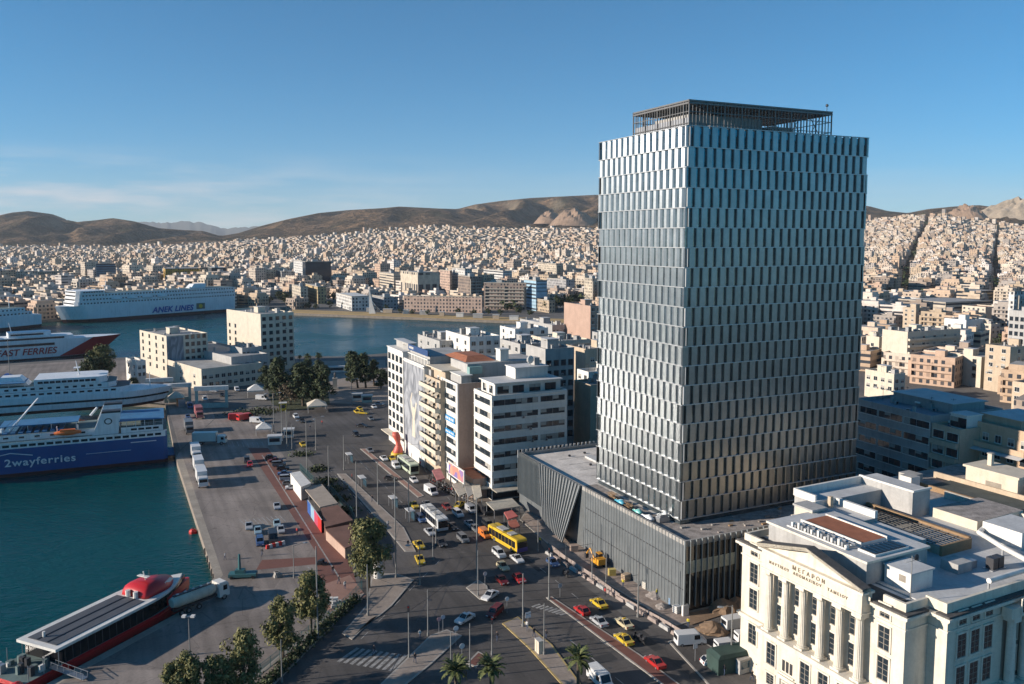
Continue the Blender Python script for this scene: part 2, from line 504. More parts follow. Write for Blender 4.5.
def sheet(name, pts, z, mt, wall=None, wz=-4.0):
    """A flat piece of ground from an outline; with wall, its edge drops into the water."""
    bm = bmesh.new()
    vs = [bm.verts.new((p[0], p[1], z)) for p in pts]
    f = bm.faces.new(vs)
    f.normal_update()
    if f.normal.z < 0: f.normal_flip()
    if wall:
        n_ = len(vs)
        lo = [bm.verts.new((p[0], p[1], wz)) for p in pts]
        for i in range(n_):
            j = (i + 1) % n_
            q = bm.faces.new((vs[i], vs[j], lo[j], lo[i])); q.material_index = 1
    bmesh.ops.triangulate(bm, faces=[f for f in bm.faces if len(f.verts) > 4])
    bmesh.ops.recalc_face_normals(bm, faces=bm.faces) if wall else None
    me = bpy.data.meshes.new(name); bm.to_mesh(me); bm.free()
    me.materials.append(mt)
    if wall: me.materials.append(wall)
    o = bpy.data.objects.new(name, me); COL.objects.link(o)
    return tag(o, kind='structure')

def PX(*pts, z=0.0):
    return [at(px, py, z) for px, py in pts]

# near land: quay, pier and the town behind it
qa = at(217, 574); qb = at(176, 458)
land = [(-90.0, 66), (-69.9, 114.3), (-58.2, 141.6), at(215, 577), qb, at(165, 403), at(60, 398), at(0, 394), at(-160, 408), at(-160, 374), at(0, 364), at(84, 358.5), at(140, 357), at(296, 356), at(345, 356.5),
        at(400, 352), at(480, 347), at(560, 338), at(600, 331), (150, 560), (4200, 560), (4200, -60), (-96, -60)]
sheet('ground', land, 0.0, M_GROUND, M_WALLQ)
far = [(150, 540), at(600, 323.5), at(540, 322), at(470, 319.5), at(400, 317), at(345, 315), at(292, 313), at(288, 308), at(236, 305.5), at(60, 319), at(0, 322.5), (-900, 760), (-2500, 900), (-2500, 1300), (4200, 1300), (4200, 540)]
sheet('shore_ground', far, 0.02, M_GROUND, M_WALLQ)

# far terrain: town rising to the foot of the hills, then the hills themselves
CITY_Y = [(-300, 250), (0, 248), (120, 248), (200, 245), (240, 241), (300, 238), (360, 234), (430, 228), (500, 229), (600, 229), (700, 226), (860, 221), (900, 217), (940, 214), (970, 221), (1024, 227), (1300, 228)]
RIDGE = [(-300, 222), (-100, 219), (0, 216), (15, 212.5), (32, 211), (55, 214), (70, 219.5), (80, 222), (100, 220), (115, 218), (135, 221), (160, 228), (185, 230), (205, 231), (222, 236), (240, 233), (262, 226), (290, 219), (320, 213), (350, 210), (385, 208),
         (400, 206.5), (420, 207.5), (440, 208.5), (458, 209), (475, 204.5), (500, 201), (530, 198), (560, 196.5), (590, 195), (640, 193), (700, 196), (780, 200), (866, 206), (885, 211), (905, 213), (925, 209), (950, 206.5), (975, 205), (990, 207), (1010, 204), (1024, 204), (1300, 198)]
CITY_D = [(-300, 3900), (240, 3700), (500, 3900), (800, 3600), (1024, 3300), (1300, 3300)]
RIDGE_D = [(-300, 6600), (70, 6400), (80, 5400), (220, 5400), (240, 5900), (450, 6000), (470, 7200), (600, 7600), (1024, 6200), (1300, 6000)]
def lerp_tab(tab, x):
    if x <= tab[0][0]: return tab[0][1]
    for (a, va), (b_, vb) in zip(tab, tab[1:]):
        if x <= b_: return va + (vb - va) * (x - a) / (b_ - a)
    return tab[-1][1]

def terrain_z(px, Y):
    """Height of the ground at direction px and depth Y."""
    yc = lerp_tab(CITY_D, px)
    zc = zat(lerp_tab(CITY_Y, px), yc) - 8
    if Y <= 1050: return -0.25
    if Y <= yc:
        t = (Y - 1050) / (yc - 1050)
        return -0.25 + zc * (0.35 * t + 0.65 * t * t)
    yr = lerp_tab(RIDGE_D, px); zr = zat(lerp_tab(RIDGE, px), yr)
    X = (px - CX) / F_PX * Y
    t = (Y - yc) / (yr - yc)
    if t <= 1:
        s = t * t * (3 - 2 * t) * 0.55 + t * 0.45
        amp = (zr - zc) * 0.75 * math.sin(math.pi * min(1, t)) ** 0.8 + 1
        p = Vector((X / 620, Y / 900, 3.1))
        nz = mnoise.fractal(p, 1.0, 2.0, 6) * 0.5
        rg = (0.5 - abs(mnoise.noise(Vector((X / 260 + .35 * math.sin(Y / 500) + 9, Y / 1900, 1.7))))) * 0.5
        z = zc + (zr - zc) * s + amp * (nz * 0.8 + rg * 1.7)
        lim = CAM_H + (zr - CAM_H) * Y / yr          # stays under the line of sight to the ridge
        return min(z, lim - (1 - t) * 5)
    return zr - (Y - yr) * 0.10

bm = bmesh.new()
cols = list(range(-300, 1301, 4))
deps = [900, 1000, 1050] + [1050 + 75 * k for k in range(1, 32)] + [3400 + 45 * k for k in range(0, 102)] + [8200, 8700, 9500]
grid = []
for Y in deps:
    row = []
    for px in cols:
        row.append(bm.verts.new(((px - CX) / F_PX * Y, Y, terrain_z(px, Y))))
    grid.append(row)
for a in range(len(deps) - 1):
    for k in range(len(cols) - 1):
        f = bm.faces.new((grid[a][k], grid[a][k + 1], grid[a + 1][k + 1], grid[a + 1][k])); f.smooth = True
me = bpy.data.meshes.new('hills'); bm.to_mesh(me); bm.free()
m_hill = bpy.data.materials.new('dry_scrub_hill')
n, l, b = nodes_of(m_hill)
b.inputs['Roughness'].default_value = 0.95; b.inputs['Specular IOR Level'].default_value = 0.1
geo = n.new('ShaderNodeNewGeometry')
def noise_node(sc, det=6, rough=0.6):
    q = n.new('ShaderNodeTexNoise'); q.inputs['Scale'].default_value = sc; q.inputs['Detail'].default_value = det; q.inputs['Roughness'].default_value = rough
    l.new(geo.outputs['Position'], q.inputs['Vector']); return q
r1 = n.new('ShaderNodeValToRGB'); e = r1.color_ramp.elements
e[0].position = 0.36; e[0].color = (0.036, 0.038, 0.020, 1); e[1].position = 0.66; e[1].color = (0.27, 0.175, 0.105, 1)
q = r1.color_ramp.elements.new(0.5); q.color = (0.125, 0.085, 0.052, 1)
l.new(noise_node(0.0045, 8, .68).outputs['Fac'], r1.inputs['Fac'])
r2 = n.new('ShaderNodeValToRGB'); e = r2.color_ramp.elements
e[0].position = 0.40; e[0].color = (0.34, 0.36, 0.34, 1); e[1].position = 0.62; e[1].color = (1.45, 1.38, 1.3, 1)
l.new(noise_node(0.022, 6, 0.75).outputs['Fac'], r2.inputs['Fac'])
mu = n.new('ShaderNodeMixRGB'); mu.blend_type = 'MULTIPLY'; mu.inputs['Fac'].default_value = 1
l.new(r1.outputs[0], mu.inputs['Color1']); l.new(r2.outputs[0], mu.inputs['Color2'])
# bare rock on the steep faces
sn = n.new('ShaderNodeSeparateXYZ'); l.new(geo.outputs['Normal'], sn.inputs[0])
st = n.new('ShaderNodeMapRange'); st.inputs['From Min'].default_value = 0.90; st.inputs['From Max'].default_value = 0.78; l.new(sn.outputs['Z'], st.inputs['Value'])
rk = n.new('ShaderNodeMixRGB'); rk.inputs['Color2'].default_value = (0.24, 0.19, 0.13, 1)
hf = n.new('ShaderNodeMath'); hf.operation = 'MULTIPLY'; hf.inputs[1].default_value = 0.6; l.new(st.outputs[0], hf.inputs[0])
l.new(hf.outputs[0], rk.inputs['Fac']); l.new(mu.outputs[0], rk.inputs['Color1'])
l.new(rk.outputs[0], b.inputs['Base Color'])
hb_ = n.new('ShaderNodeBump'); hb_.inputs['Strength'].default_value = .9; hb_.inputs['Distance'].default_value = 90; l.new(noise_node(0.006, 7, .65).outputs['Fac'], hb_.inputs['Height']); l.new(hb_.outputs[0], b.inputs['Normal'])
me.materials.append(m_hill)
o = bpy.data.objects.new('hills', me); COL.objects.link(o); tag(o, kind='structure')

# pale quarried outcrops at the edge of the town
M_ROCK = mat('quarry_rock', (0.32, 0.215, 0.145), 0.95, var=0.3, scale=0.02, bump=0.4, bscale=0.08)
def outcrop(px, Y, w_, d_, h_, seed, mt):
    bm = bmesh.new(); N = 26; g = []
    X0 = (px - CX) / F_PX * Y; z0 = terrain_z(px, Y) - 12
    for i in range(N + 1):
        row = []
        for j in range(N + 1):
            u, v = i / N * 2 - 1, j / N * 2 - 1
            r = math.sqrt(u * u + v * v)
            base = max(0, 1 - r ** 1.6)
            nz = mnoise.ridged_multi_fractal(Vector((u * 2.2 + seed, v * 2.2, seed)), 1.0, 2.0, 5, 1.0, 2.0) * 0.32
            row.append(bm.verts.new((X0 + u * w_, Y + v * d_, z0 + h_ * base * (0.75 + nz) + 0)))
        g.append(row)
    for i in range(N):
        for j in range(N):
            bm.faces.new((g[i][j], g[i + 1][j], g[i + 1][j + 1], g[i][j + 1]))
    me = bpy.data.meshes.new('rocky_hill'); bm.to_mesh(me); bm.free(); me.materials.append(mt)
    o = bpy.data.objects.new('rocky_hill', me); COL.objects.link(o); tag(o, kind='structure')
outcrop(574, 4100, 130, 150, 78, 1.3, M_ROCK)
outcrop(550, 4300, 90, 150, 62, 4.3, M_ROCK)
outcrop(1016, 3900, 270, 220, 104, 2.2, mat('pale_rock', (0.44, 0.35, 0.25), 0.95, var=0.3, scale=0.02, bump=0.4, bscale=0.08))
outcrop(962, 3550, 90, 120, 60, 6.1, M_ROCK)

# faint blue range far beyond
def range_(name, pts, Y, mt):
    bm = bmesh.new(); rows = []
    xs = []
    for (a, ya), (b_, yb) in zip(pts, pts[1:]):
        for k in range(12): xs.append((a + (b_ - a) * k / 12, ya + (yb - ya) * k / 12))
    xs.append(pts[-1])
    for f, dy in ((0.0, -4200), (0.55, -1800), (1.0, 0), (0.3, 4000)):
        row = []
        for px, py in xs:
            z = zat(py, Y) * f + mnoise.fractal(Vector((px / 9, f * 3, 0)), 1, 2, 4) * 60 * (1 if f else 0)
            row.append(bm.verts.new(((px - CX) / F_PX * (Y + dy), Y + dy, max(z, -30))))
        rows.append(row)
    for a in range(3):
        for k in range(len(xs) - 1):
            f = bm.faces.new((rows[a][k], rows[a][k + 1], rows[a + 1][k + 1], rows[a + 1][k])); f.smooth = True
    me = bpy.data.meshes.new(name); bm.to_mesh(me); bm.free(); me.materials.append(mt)
    o = bpy.data.objects.new(name, me); COL.objects.link(o); tag(o, kind='structure')
M_FAR = mat('mountain_scrub', (0.07, 0.075, 0.06), 0.95, var=0.2, scale=0.002)
range_('mountains', [(40, 228), (90, 221), (140, 221.5), (165, 223), (190, 221), (208, 224), (225, 228), (250, 227), (280, 226)], 19000, M_FAR)

# quay deck, road and pavements as thin sheets
sheet('quay', [qb, at(179, 452), at(215, 419), at(262, 419), at(286, 460), at(300, 500), at(335, 552), at(352, 592), at(300, 640), at(250, 672), at(160, 700), (-72, 106), (-69.7, 114.5), (-58.0, 141.4), at(214.6, 577)], 0.004, M_QUAY)
sheet('quay_edge', [qb, at(183, 458), at(223, 575), (-56.4, 141.2), (-68.4, 113.4), (-69.8, 114.4), (-58.1, 141.5), at(214.9, 577)], 0.008, mat('quay_coping', (0.33, 0.285, 0.23), 0.9, var=0.2, scale=0.3))
sheet('red_lane', PX((248, 448), (268, 448), (352, 566), (358, 590), (330, 604), (318, 575), (316, 552)), 0.008, M_REDPAVE)
sheet('red_lane', PX((262, 560), (335, 556), (340, 562), (256, 570)), 0.012, M_REDPAVE)
sheet('pink_pavement', PX((322, 585), (350, 575), (366, 596), (330, 612), (318, 606)), 0.014, M_PINK)

road = PX((292, 402), (384, 402), (420, 452), (444, 492), (475, 498), (520, 512), (553, 562), (640, 628), (720, 684), (860, 800), (300, 800), (250, 690), (345, 612), (362, 596), (352, 520), (318, 470), (286, 432))
sheet('road', road, 0.006, M_ASPH)
def strip(p0, p1, w_):
    p0, p1 = Vector(p0[:2]), Vector(p1[:2]); d = (p1 - p0).normalized(); nn = Vector((-d.y, d.x)) * w_ / 2
    return [p0 + nn, p1 + nn, p1 - nn, p0 - nn]
def raised(name, pts, mt, h=0.13, kerb=M_KERB, kw=0.3):
    """A kerbed pavement or island: kerb ring and paved top."""
    mb = MB()
    P = [Vector((p[0], p[1])) for p in pts]
    area = sum(P[i].x * P[(i + 1) % len(P)].y - P[(i + 1) % len(P)].x * P[i].y for i in range(len(P)))
    if area < 0: P.reverse()
    n_ = len(P); inner = []
    for i in range(n_):
        a, b_, c_ = P[i - 1], P[i], P[(i + 1) % n_]
        d1 = (b_ - a).normalized(); d2 = (c_ - b_).normalized()
        n1 = Vector((-d1.y, d1.x)); n2 = Vector((-d2.y, d2.x)); m_ = n1 + n2
        m_ = m_ / max(0.5, m_.length_squared / 2) if m_.length > 1e-3 else n1
        inner.append(b_ + m_ * kw)
    for i in range(n_):
        j = (i + 1) % n_
        mb.face([(P[i].x, P[i].y, -0.1), (P[j].x, P[j].y, -0.1), (P[j].x, P[j].y, h), (P[i].x, P[i].y, h)], kerb)
        mb.face([(P[i].x, P[i].y, h), (P[j].x, P[j].y, h), (inner[j].x, inner[j].y, h), (inner[i].x, inner[i].y, h)], kerb)
    bm = bmesh.new(); vs = [bm.verts.new((p.x, p.y, h)) for p in inner]; f = bm.faces.new(vs)
    r_ = bmesh.ops.triangulate(bm, faces=[f])
    for t in bm.faces: mb.face([v.co.copy() for v in t.verts], mt)
    bm.free()
    return tag(mb.build(name), kind='structure')
M_SITEP = mat('dusty_site_paving', (0.33, 0.26, 0.215), 0.92, var=0.3, scale=0.35, bump=.2, bscale=3)
# median between the two carriageways, island tips, pavements
raised('median', PX((546, 598), (552, 597), (640, 655), (700, 700), (682, 700), (615, 650)), M_REDPAVE, kerb=M_KERB)
raised('traffic_island', PX((466, 588), (478, 580), (487, 586), (489, 594), (480, 600)), M_PAVE)
raised('traffic_island', PX((502, 624), (518, 617), (552, 645), (585, 690), (566, 690), (528, 648)), M_PAVE, kerb=M_KERBY)
raised('traffic_island', PX((430, 636), (447, 630), (462, 636), (432, 664), (400, 690), (375, 690)), M_PAVE)
raised('traffic_island', PX((466, 664), (478, 652), (487, 656), (476, 668)), M_REDPAVE)
raised('tram_platform', PX((337, 474), (346, 474), (404, 528), (416, 552), (405, 552), (390, 534)), M_PAVE)
raised('tram_platform', PX((360, 449), (366, 449), (424, 496), (418, 498)), M_PINK)
raised('pavement', PX((400, 440), (430, 470), (452, 494), (480, 505), (517, 508), (480, 470), (440, 440)), M_PAVE)
raised('pavement', PX((520, 520), (560, 555), (610, 586), (676, 626), (750, 606), (690, 590), (640, 560), (560, 508), (530, 505)), M_SITEP)
raised('pavement', PX((668, 642), (690, 634), (765, 680), (800, 720), (740, 720)), M_ASPH2)
raised('pavement', PX((352, 596), (364, 594), (305, 654), (240, 720), (205, 720), (280, 655)), M_PAVE)
raised('pavement', PX((372, 574), (396, 574), (414, 580), (392, 606), (380, 616), (372, 620), (352, 640), (342, 634), (366, 606)), M_PAVE)
sheet('side_road', PX((640, 628), (676, 628), (760, 610), (800, 640), (720, 690)), 0.010, M_ASPH2)
sheet('earth', PX((690, 612), (745, 596), (752, 606), (690, 626)), 0.15, M_EARTH)
# painted markings
def marks(name, segs, w_, z, mt=M_LINE):
    mb = MB()
    for a, b_ in segs:
        s_ = strip(a, b_, w_)
        mb.face([(p.x, p.y, z) for p in reversed(s_)], mt)
    return tag(mb.build(name), kind='structure')
def dashed(p0, p1, on, off):
    p0, p1 = Vector(p0), Vector(p1); d = p1 - p0; ln = d.length; d.normalize(); s_ = []; t = 0
    while t < ln:
        s_.append((p0 + d * t, p0 + d * min(t + on, ln))); t += on + off
    return s_
sg = []
for a, b_ in ((( 570, 640), (655, 710)), ((600, 640), (690, 705)), ((395, 540), (330, 470)), ((450, 500), (400, 440)), ((540, 568), (585, 604)), ((575, 606), (640, 650)), ((360, 462), (420, 520)), ((440, 560), (360, 640)), ((400, 580), (345, 640))):
    sg += dashed(at(*a), at(*b_), 2.5, 4.0)
marks('lane_markings', sg, 0.16, 0.012)
sg = []
for k in range(9):
    t = k / 8
    a = at(340 + 52 * t, 652 + 18 * t - 2); b_ = at(362 + 48 * t, 646 + 12 * t)
    sg.append((at(338 + 52 * t, 662 + 9 * t), at(358 + 48 * t, 648 + 7 * t)))
marks('crosswalk', sg, 0.6, 0.012)
sg = []
for k in range(8):
    t = k / 7
    sg.append((at(532 + 28 * t, 607 + 8 * t), at(540 + 30 * t, 604 + 8 * t)))
marks('crosswalk', sg, 0.5, 0.012)
sg = []
for k in range(10):
    sg.append((at(240 + 4.4 * k, 520 - 0.5 * k), at(246 + 4.4 * k, 526 - 0.5 * k)))
sg += dashed(at(300, 560), at(345, 600), 1.2, .8)
for k in range(9):
    sg.append((at(222 + 5 * k, 441.5 + 0.1 * k), at(224 + 5 * k, 446.5 + 0.1 * k)))
marks('parking_bays', sg, 0.22, 0.010)
marks('lane_lines', [(at(213, 458.5), at(252, 456)), (at(214, 468), at(252, 465)), (at(215, 480), at(258, 476)), (at(262, 455), at(347, 590)), (at(338, 476), at(412, 552))], 0.3, 0.013)
marks('tram_tracks', [(at(346, 446), at(450, 556)), (at(352, 446), at(462, 556)), (at(450, 556), at(382, 690)), (at(462, 556), at(400, 690))], 0.12, 0.013, M_DARK)
# ochre strip along the far basin wall
fq = PX((292, 312.6), (345, 314.6), (400, 316.6), (470, 319.2), (540, 321.6), (600, 323.2)); fq2 = PX((292, 309.5), (345, 311.4), (400, 313.4), (470, 316), (540, 318.2), (600, 320))
sheet('far_quay', fq + fq2[::-1], 0.03, M_SANDQ)
mb = MB()
for a, b_ in zip(fq, fq[1:]):
    d = (b_ - a).normalized(); nn = Vector((d.y, -d.x, 0)) * 1.2
    mb.face([a + nn + Vector((0, 0, -4)), b_ + nn + Vector((0, 0, -4)), b_ + nn + Vector((0, 0, 0.3)), a + nn + Vector((0, 0, 0.3))], M_SANDQ)
    mb.face([a + nn + Vector((0, 0, 0.3)), b_ + nn + Vector((0, 0, 0.3)), b_ + Vector((0, 0, 0.3)), a + Vector((0, 0, 0.3))], M_SANDQ)
tag(mb.build('quay_wall'), kind='structure')
sheet('pier_surface', PX((-150, 376), (0, 366), (84, 360.5), (136, 359.5), (200, 372), (215, 418), (180, 450), (167, 404), (60, 397), (0, 392.5), (-150, 405)), 0.005, M_QUAY)
sheet('lawn', PX((268, 390), (290, 376), (326, 380), (330, 404), (312, 409), (288, 411), (272, 404)), 0.02, mat('dry_lawn', (.045, .055, .02), .95, var=.35, scale=.25))
sheet('plaza', PX((290, 402), (260, 380), (270, 362), (385, 360), (392, 405)), 0.009, M_PAVE)

# the air between the viewer and the hills
hz = bpy.data.materials.new('air'); hz.use_nodes = True; hz.node_tree.nodes.clear()
ho = hz.node_tree.nodes.new('ShaderNodeOutputMaterial'); hv = hz.node_tree.nodes.new('ShaderNodeVolumePrincipled')
hv.inputs['Color'].default_value = (0.90, 0.95, 1.0, 1); hv.inputs['Density'].default_value = 0.000034; hv.inputs['Anisotropy'].default_value = 0.0
hz.node_tree.links.new(hv.outputs[0], ho.inputs['Volume'])
mb = MB(); mb.box(-26000, -400, -60, 26000, 27000, 1600, hz); hzo = mb.build('haze'); tag(hzo, 'thin bluish air over harbour, town and hills', 'haze', kind='stuff')
# ------------------------------------------------------------------ the glass tower
M_FIN = mat('anodised_panel', (0.268, 0.288, 0.298), 0.32, 0.9, var=0.13, scale=0.28)
M_TGLASS = mat('tower_glass', (0.16, 0.20, 0.22), 0.10, 0.75, var=0.4, scale=0.4)
M_EDGE = mat('floor_edge_metal', (0.46, 0.47, 0.47), 0.45, 0.5, var=0.05)
PZ = 13.6
T0 = at(684, 524, PZ)
T0 = Vector((31.0, 149.0, 0))
TW, TD, TZ0, TZ1, NR = 44.6, 30.0, 13.6, 85.35, 20
tower = thing('office_tower', T0, ANG, 'tall office tower wrapped in staggered silver facade panels with a steel cage on top', 'tower')
mb = MB()
mb.box(0.42, 0.42, 0.0, TW - 0.42, TD - 0.42, TZ1 - 1.2, M_TGLASS, top=M_ROOFC)
mb.build('glass_wall', tower)
RH = (TZ1 - TZ0) / NR
def facade_row(length, row, left_face):
    """One storey of folded panels along +x, outward is -y."""
    mb = MB(); pitch = 2.0; nb = int(round(length / pitch)); pitch = length / nb
    z0 = TZ0 + row * RH; z1 = z0 + RH
    up = row / (NR - 1)                                   # the fold turns from storey to storey
    off = (row % 2) * 0.5 + 0.25 * ((row // 2) % 2)
    zb, zt = z0 + 0.10, z1 - 0.05
    if row == NR - 1:
        zt = z1 + 0.1; mb.box(0.0, 0.30, zt - 1.4, length, 0.41, zt - .2, M_TGLASS); mb.box(-0.05, -0.05, zt, length + 0.05, 0.55, zt + 0.12, M_EDGE)
    mb.box(-0.05, -0.06, z0 - 0.05, length + 0.05, 0.41, z0 + 0.10, M_EDGE)
    k = -1
    while k <= nb:
        x = (k + off) * pitch
        if left_face:
            flat = (0.12 + 0.22 * max(0, (up - 0.2) / 0.8)) * pitch; slope = (0.42 - 0.30 * max(0, (up - 0.2) / 0.8)) * pitch
            # outward ridge first (towards the far end), slanting back to the glass nearer the viewer
            pts = [(x, 0.0), (x + flat, 0.0), (x + flat + slope, 0.40)] if False else [(x, 0.45), (x, 0.14 - .14 * up), (x + flat, 0.14 - .14 * up + flat * (.42 * up - .10)), (x + flat + slope, 0.45)]
        else:
            flat = 0.57 * pitch; slope = 0.08 * pitch
            pts = [(x, 0.40), (x, 0.06), (x + slope, 0.0), (x + slope + flat, 0.10), (x + slope + flat, 0.40)]
        pts = [(min(max(px_, 0.0), length), py_) for px_, py_ in pts]
        if pts[-1][0] - pts[0][0] > 0.15:
            for (xa, ya), (xb, yb) in zip(pts, pts[1:]):
                if abs(xa - xb) + abs(ya - yb) < 0.01: continue
                mb.face([(xa, ya, zb), (xb, yb, zb), (xb, yb, zt), (xa, ya, zt)], M_FIN)
            mb.face([(p[0], p[1], zt) for p in pts], M_FIN)
        k += 1
    return mb
FRAMES = {'street': (Matrix.Translation((0, TD, 0)) @ Matrix.Rotation(-math.pi / 2, 4, 'Z'), TD, True), 'front': (Matrix.Identity(4), TW, False),
          'rear': (Matrix.Translation((TW, TD, 0)) @ Matrix.Rotation(math.pi, 4, 'Z'), TW, False), 'side': (Matrix.Translation((TW, 0, 0)) @ Matrix.Rotation(math.pi / 2, 4, 'Z'), TD, False)}
for key, (Mx, ln, lf) in FRAMES.items():
    for row in range(NR):
        o = facade_row(ln, row, lf).build('facade_panel_row', tower)
        o.matrix_local = Mx
# corner posts where two faces meet: a bright blade whose place shifts with the storey
mb = MB()
for row in range(NR):
    z0 = TZ0 + row * RH
    mb.box(0.10, 0.10, z0 + 0.12, 0.42, 0.42, z0 + RH - 0.06, M_TGLASS)
    if row % 3 != 2: mb.box(0.2 + 0.3 * (row % 2), -0.25, z0 + 0.17, 0.3 + 0.3 * (row % 2), 0.09, z0 + RH - 0.07, M_EDGE)
mb.build('corner_blade', tower)
# steel cage on the roof
mb = MB()
cx0, cy0, cx1, cy1, cz0, cz1 = 1.6, 1.6, TW - 8.6, TD - 10.5, TZ1 - 1.1, 90.2
M_CAGE = mat('cage_steel', (0.17, 0.165, 0.16), 0.5, 0.5, var=0.1)
def cage_side(xa, ya, xb, yb):
    d = Vector((xb - xa, yb - ya)); nseg = int(d.length / 0.8)
    for i in range(nseg + 1):
        p = Vector((xa, ya)) + d * i / nseg; r = 0.10 if i % 5 == 0 else 0.055
        mb.box(p.x - r, p.y - r, cz0, p.x + r, p.y + r, cz1, M_CAGE)
    for z in (cz0 + 2.0, cz0 + 4.0, cz1 - 0.45, cz1):
        hw = 0.14 if z >= cz1 - 0.5 else 0.06
        mb.box(min(xa, xb) - hw, min(ya, yb) - hw, z - hw + 0.003 * (xa + ya) / 10, max(xa, xb) + hw, max(ya, yb) + hw, z + hw + 0.003 * (xa + ya) / 10, M_CAGE)
for s_ in ((cx0, cy0, cx1, cy0), (cx1, cy0, cx1, cy1), (cx1, cy1, cx0, cy1), (cx0, cy1, cx0, cy0)): cage_side(*s_)
for i in range(1, 14):
    x = cx0 + (cx1 - cx0) * i / 14; mb.box(x - 0.09, cy0, cz1 - 0.5, x + 0.09, cy1, cz1 - 0.2, M_CAGE)
for i in range(3):
    x = cx1 - 2 - 5 * i
    mb.tube((x, cy0 + 0.1, cz0), (x - 4.5, cy0 + 0.1, cz1), 0.07, M_CAGE, n=5); mb.tube((x - 4.5, cy0 + 0.1, cz0), (x, cy0 + 0.1, cz1), 0.07, M_CAGE, n=5)
for i in range(34):
    y = cy0 + (cy1 - cy0) * (i + .5) / 34; mb.box(cx0 + .1, y - .16, cz1 - .36, cx1 - .1, y + .16, cz1 - .10, M_CAGE)
cage = mb.build('roof_cage', tower)
mb = MB(); mb.box(cx0 + .2, cy0 + .4, cz0, cx0 + .26, cy1 - .3, cz0 + 3.0, mat('frosted_screen', (.42, .43, .45), .5, .2, var=.1)); mb.build('cage_screen', tower)
mb = MB()
mb.box(cx0 + 3, cy0 + 4, cz0, cx1 - 14, cy1 - 3, cz0 + 4.2, M_GREYW, top=M_ROOFC)
mb.box(cx1 - 11, cy0 + 5, cz0, cx1 - 5, cy1 - 5, cz0 + 3.2, M_GREYW, top=M_ROOFC)
mb.box(cx0 + 6, cy0 + 1.5, cz0, cx0 + 9, cy0 + 3.5, cz0 + 2.0, M_STEEL)
mb.build('plant_room', tower)
mb = MB(); mb.tube((cx1 - 1, cy0 + .3, cz1), (cx1 - 1, cy0 + .3, cz1 + 1.3), 0.06, M_DARK); mb.ball((cx1 - 1, cy0 + .3, cz1 + 1.3), 0.3, M_DARK)
mb.build('beacon', tower)

# ------------------------------------------------------------------ the low podium wing
P0 = Vector((29.7, 138.5, 0))
PH, PB, PA = 13.4, 67.0, 62.0
podium = thing('podium_building', P0, ANG, 'low grey podium with thin vertical fins at the foot of the tall office tower', 'building')
M_FINP = mat('podium_fin_metal', (0.29, 0.32, 0.33), 0.45, 0.5, var=0.08)
M_PGLASS = mat('podium_glass', (0.19, 0.205, 0.21), 0.35, 0.3, var=0.15, scale=0.3)
M_PDARK = glass('podium_dark_glass', (0.006, 0.008, 0.010), 0.07)
M_DECK = mat('roof_deck', (0.66, 0.61, 0.55), 0.9, var=0.25, scale=0.3)
M_DEBRIS = mat('roof_rubble', (0.34, 0.30, 0.27), 0.95, var=0.4, scale=0.7, bump=0.3)
mb = MB()
mb.box(0.5, 0.5, 0.0, PA, PB - 0.5, PH - 0.9, M_PGLASS, top=M_DECK)
mb.build('wall', podium)
mb = MB(); mb.box(0.62, 0.47, 0.6, PA - .1, 0.50, PH - 1.2, M_PDARK); mb.build('glazing', podium)
mb = MB()
mb.box(0.56, 0.42, 7.4, 11.5, 0.47, 9.6, mat('greenish_blind_panel', (0.33, 0.35, 0.29), 0.6, var=0.3, scale=0.4)); mb.build('louvre_band', podium)  # pale greenish strip of blinds, plain colour
# parapet and roof zones
mb = MB()
mb.box(0.5, 0.5, PH - 0.9, 1.0, PB - 0.5, PH - 0.1, M_CONC); mb.box(1.0, PB - 1.0, PH - 0.9, PA, PB - 0.5, PH - 0.1, M_CONC)
mb.box(1.0, 0.5, PH - 0.9, PA, 0.9, PH - 0.1, M_CONC)
mb.build('parapet', podium)
mb = MB(); mb.box(1.1, 1.0, PH - 0.895, PA - 1, 10.5, PH - 0.82, M_DEBRIS); mb.box(1.1, 10.6, PH - 0.895, 5.2, 38, PH - 0.83, M_DEBRIS)
for k in range(60):
    x, y = rnd.uniform(2, PA - 3), rnd.uniform(1.6, 9); s_ = rnd.uniform(.15, .55)
    mb.box(x, y, PH - 0.82, x + s_ * 2, y + s_, PH - 0.82 + s_ * .6, rnd.choice([M_DEBRIS, M_CONC, M_WOOD, M_CONC]), M=Matrix.Rotation(rnd.uniform(-.1, .1), 4, 'Z'))
mb.build('unfinished_roof', podium)
mb = MB()
for y in range(14, 64, 5): mb.box(7.5 if y > 40 else 5.5, y, PH - 0.895, PA - 2, y + 0.08, PH - 0.86, M_CONC)
mb.box(14, 48, PH - 0.88, 16, 58, PH - 0.4, M_ROOFW)
for k in range(12):
    x, y = rnd.uniform(8, 34), rnd.uniform(42, 62); mb.box(x, y, PH - 0.89, x + .5, y + .5, PH - 0.5, M_DARK)
mb.build('roof_fittings', podium)
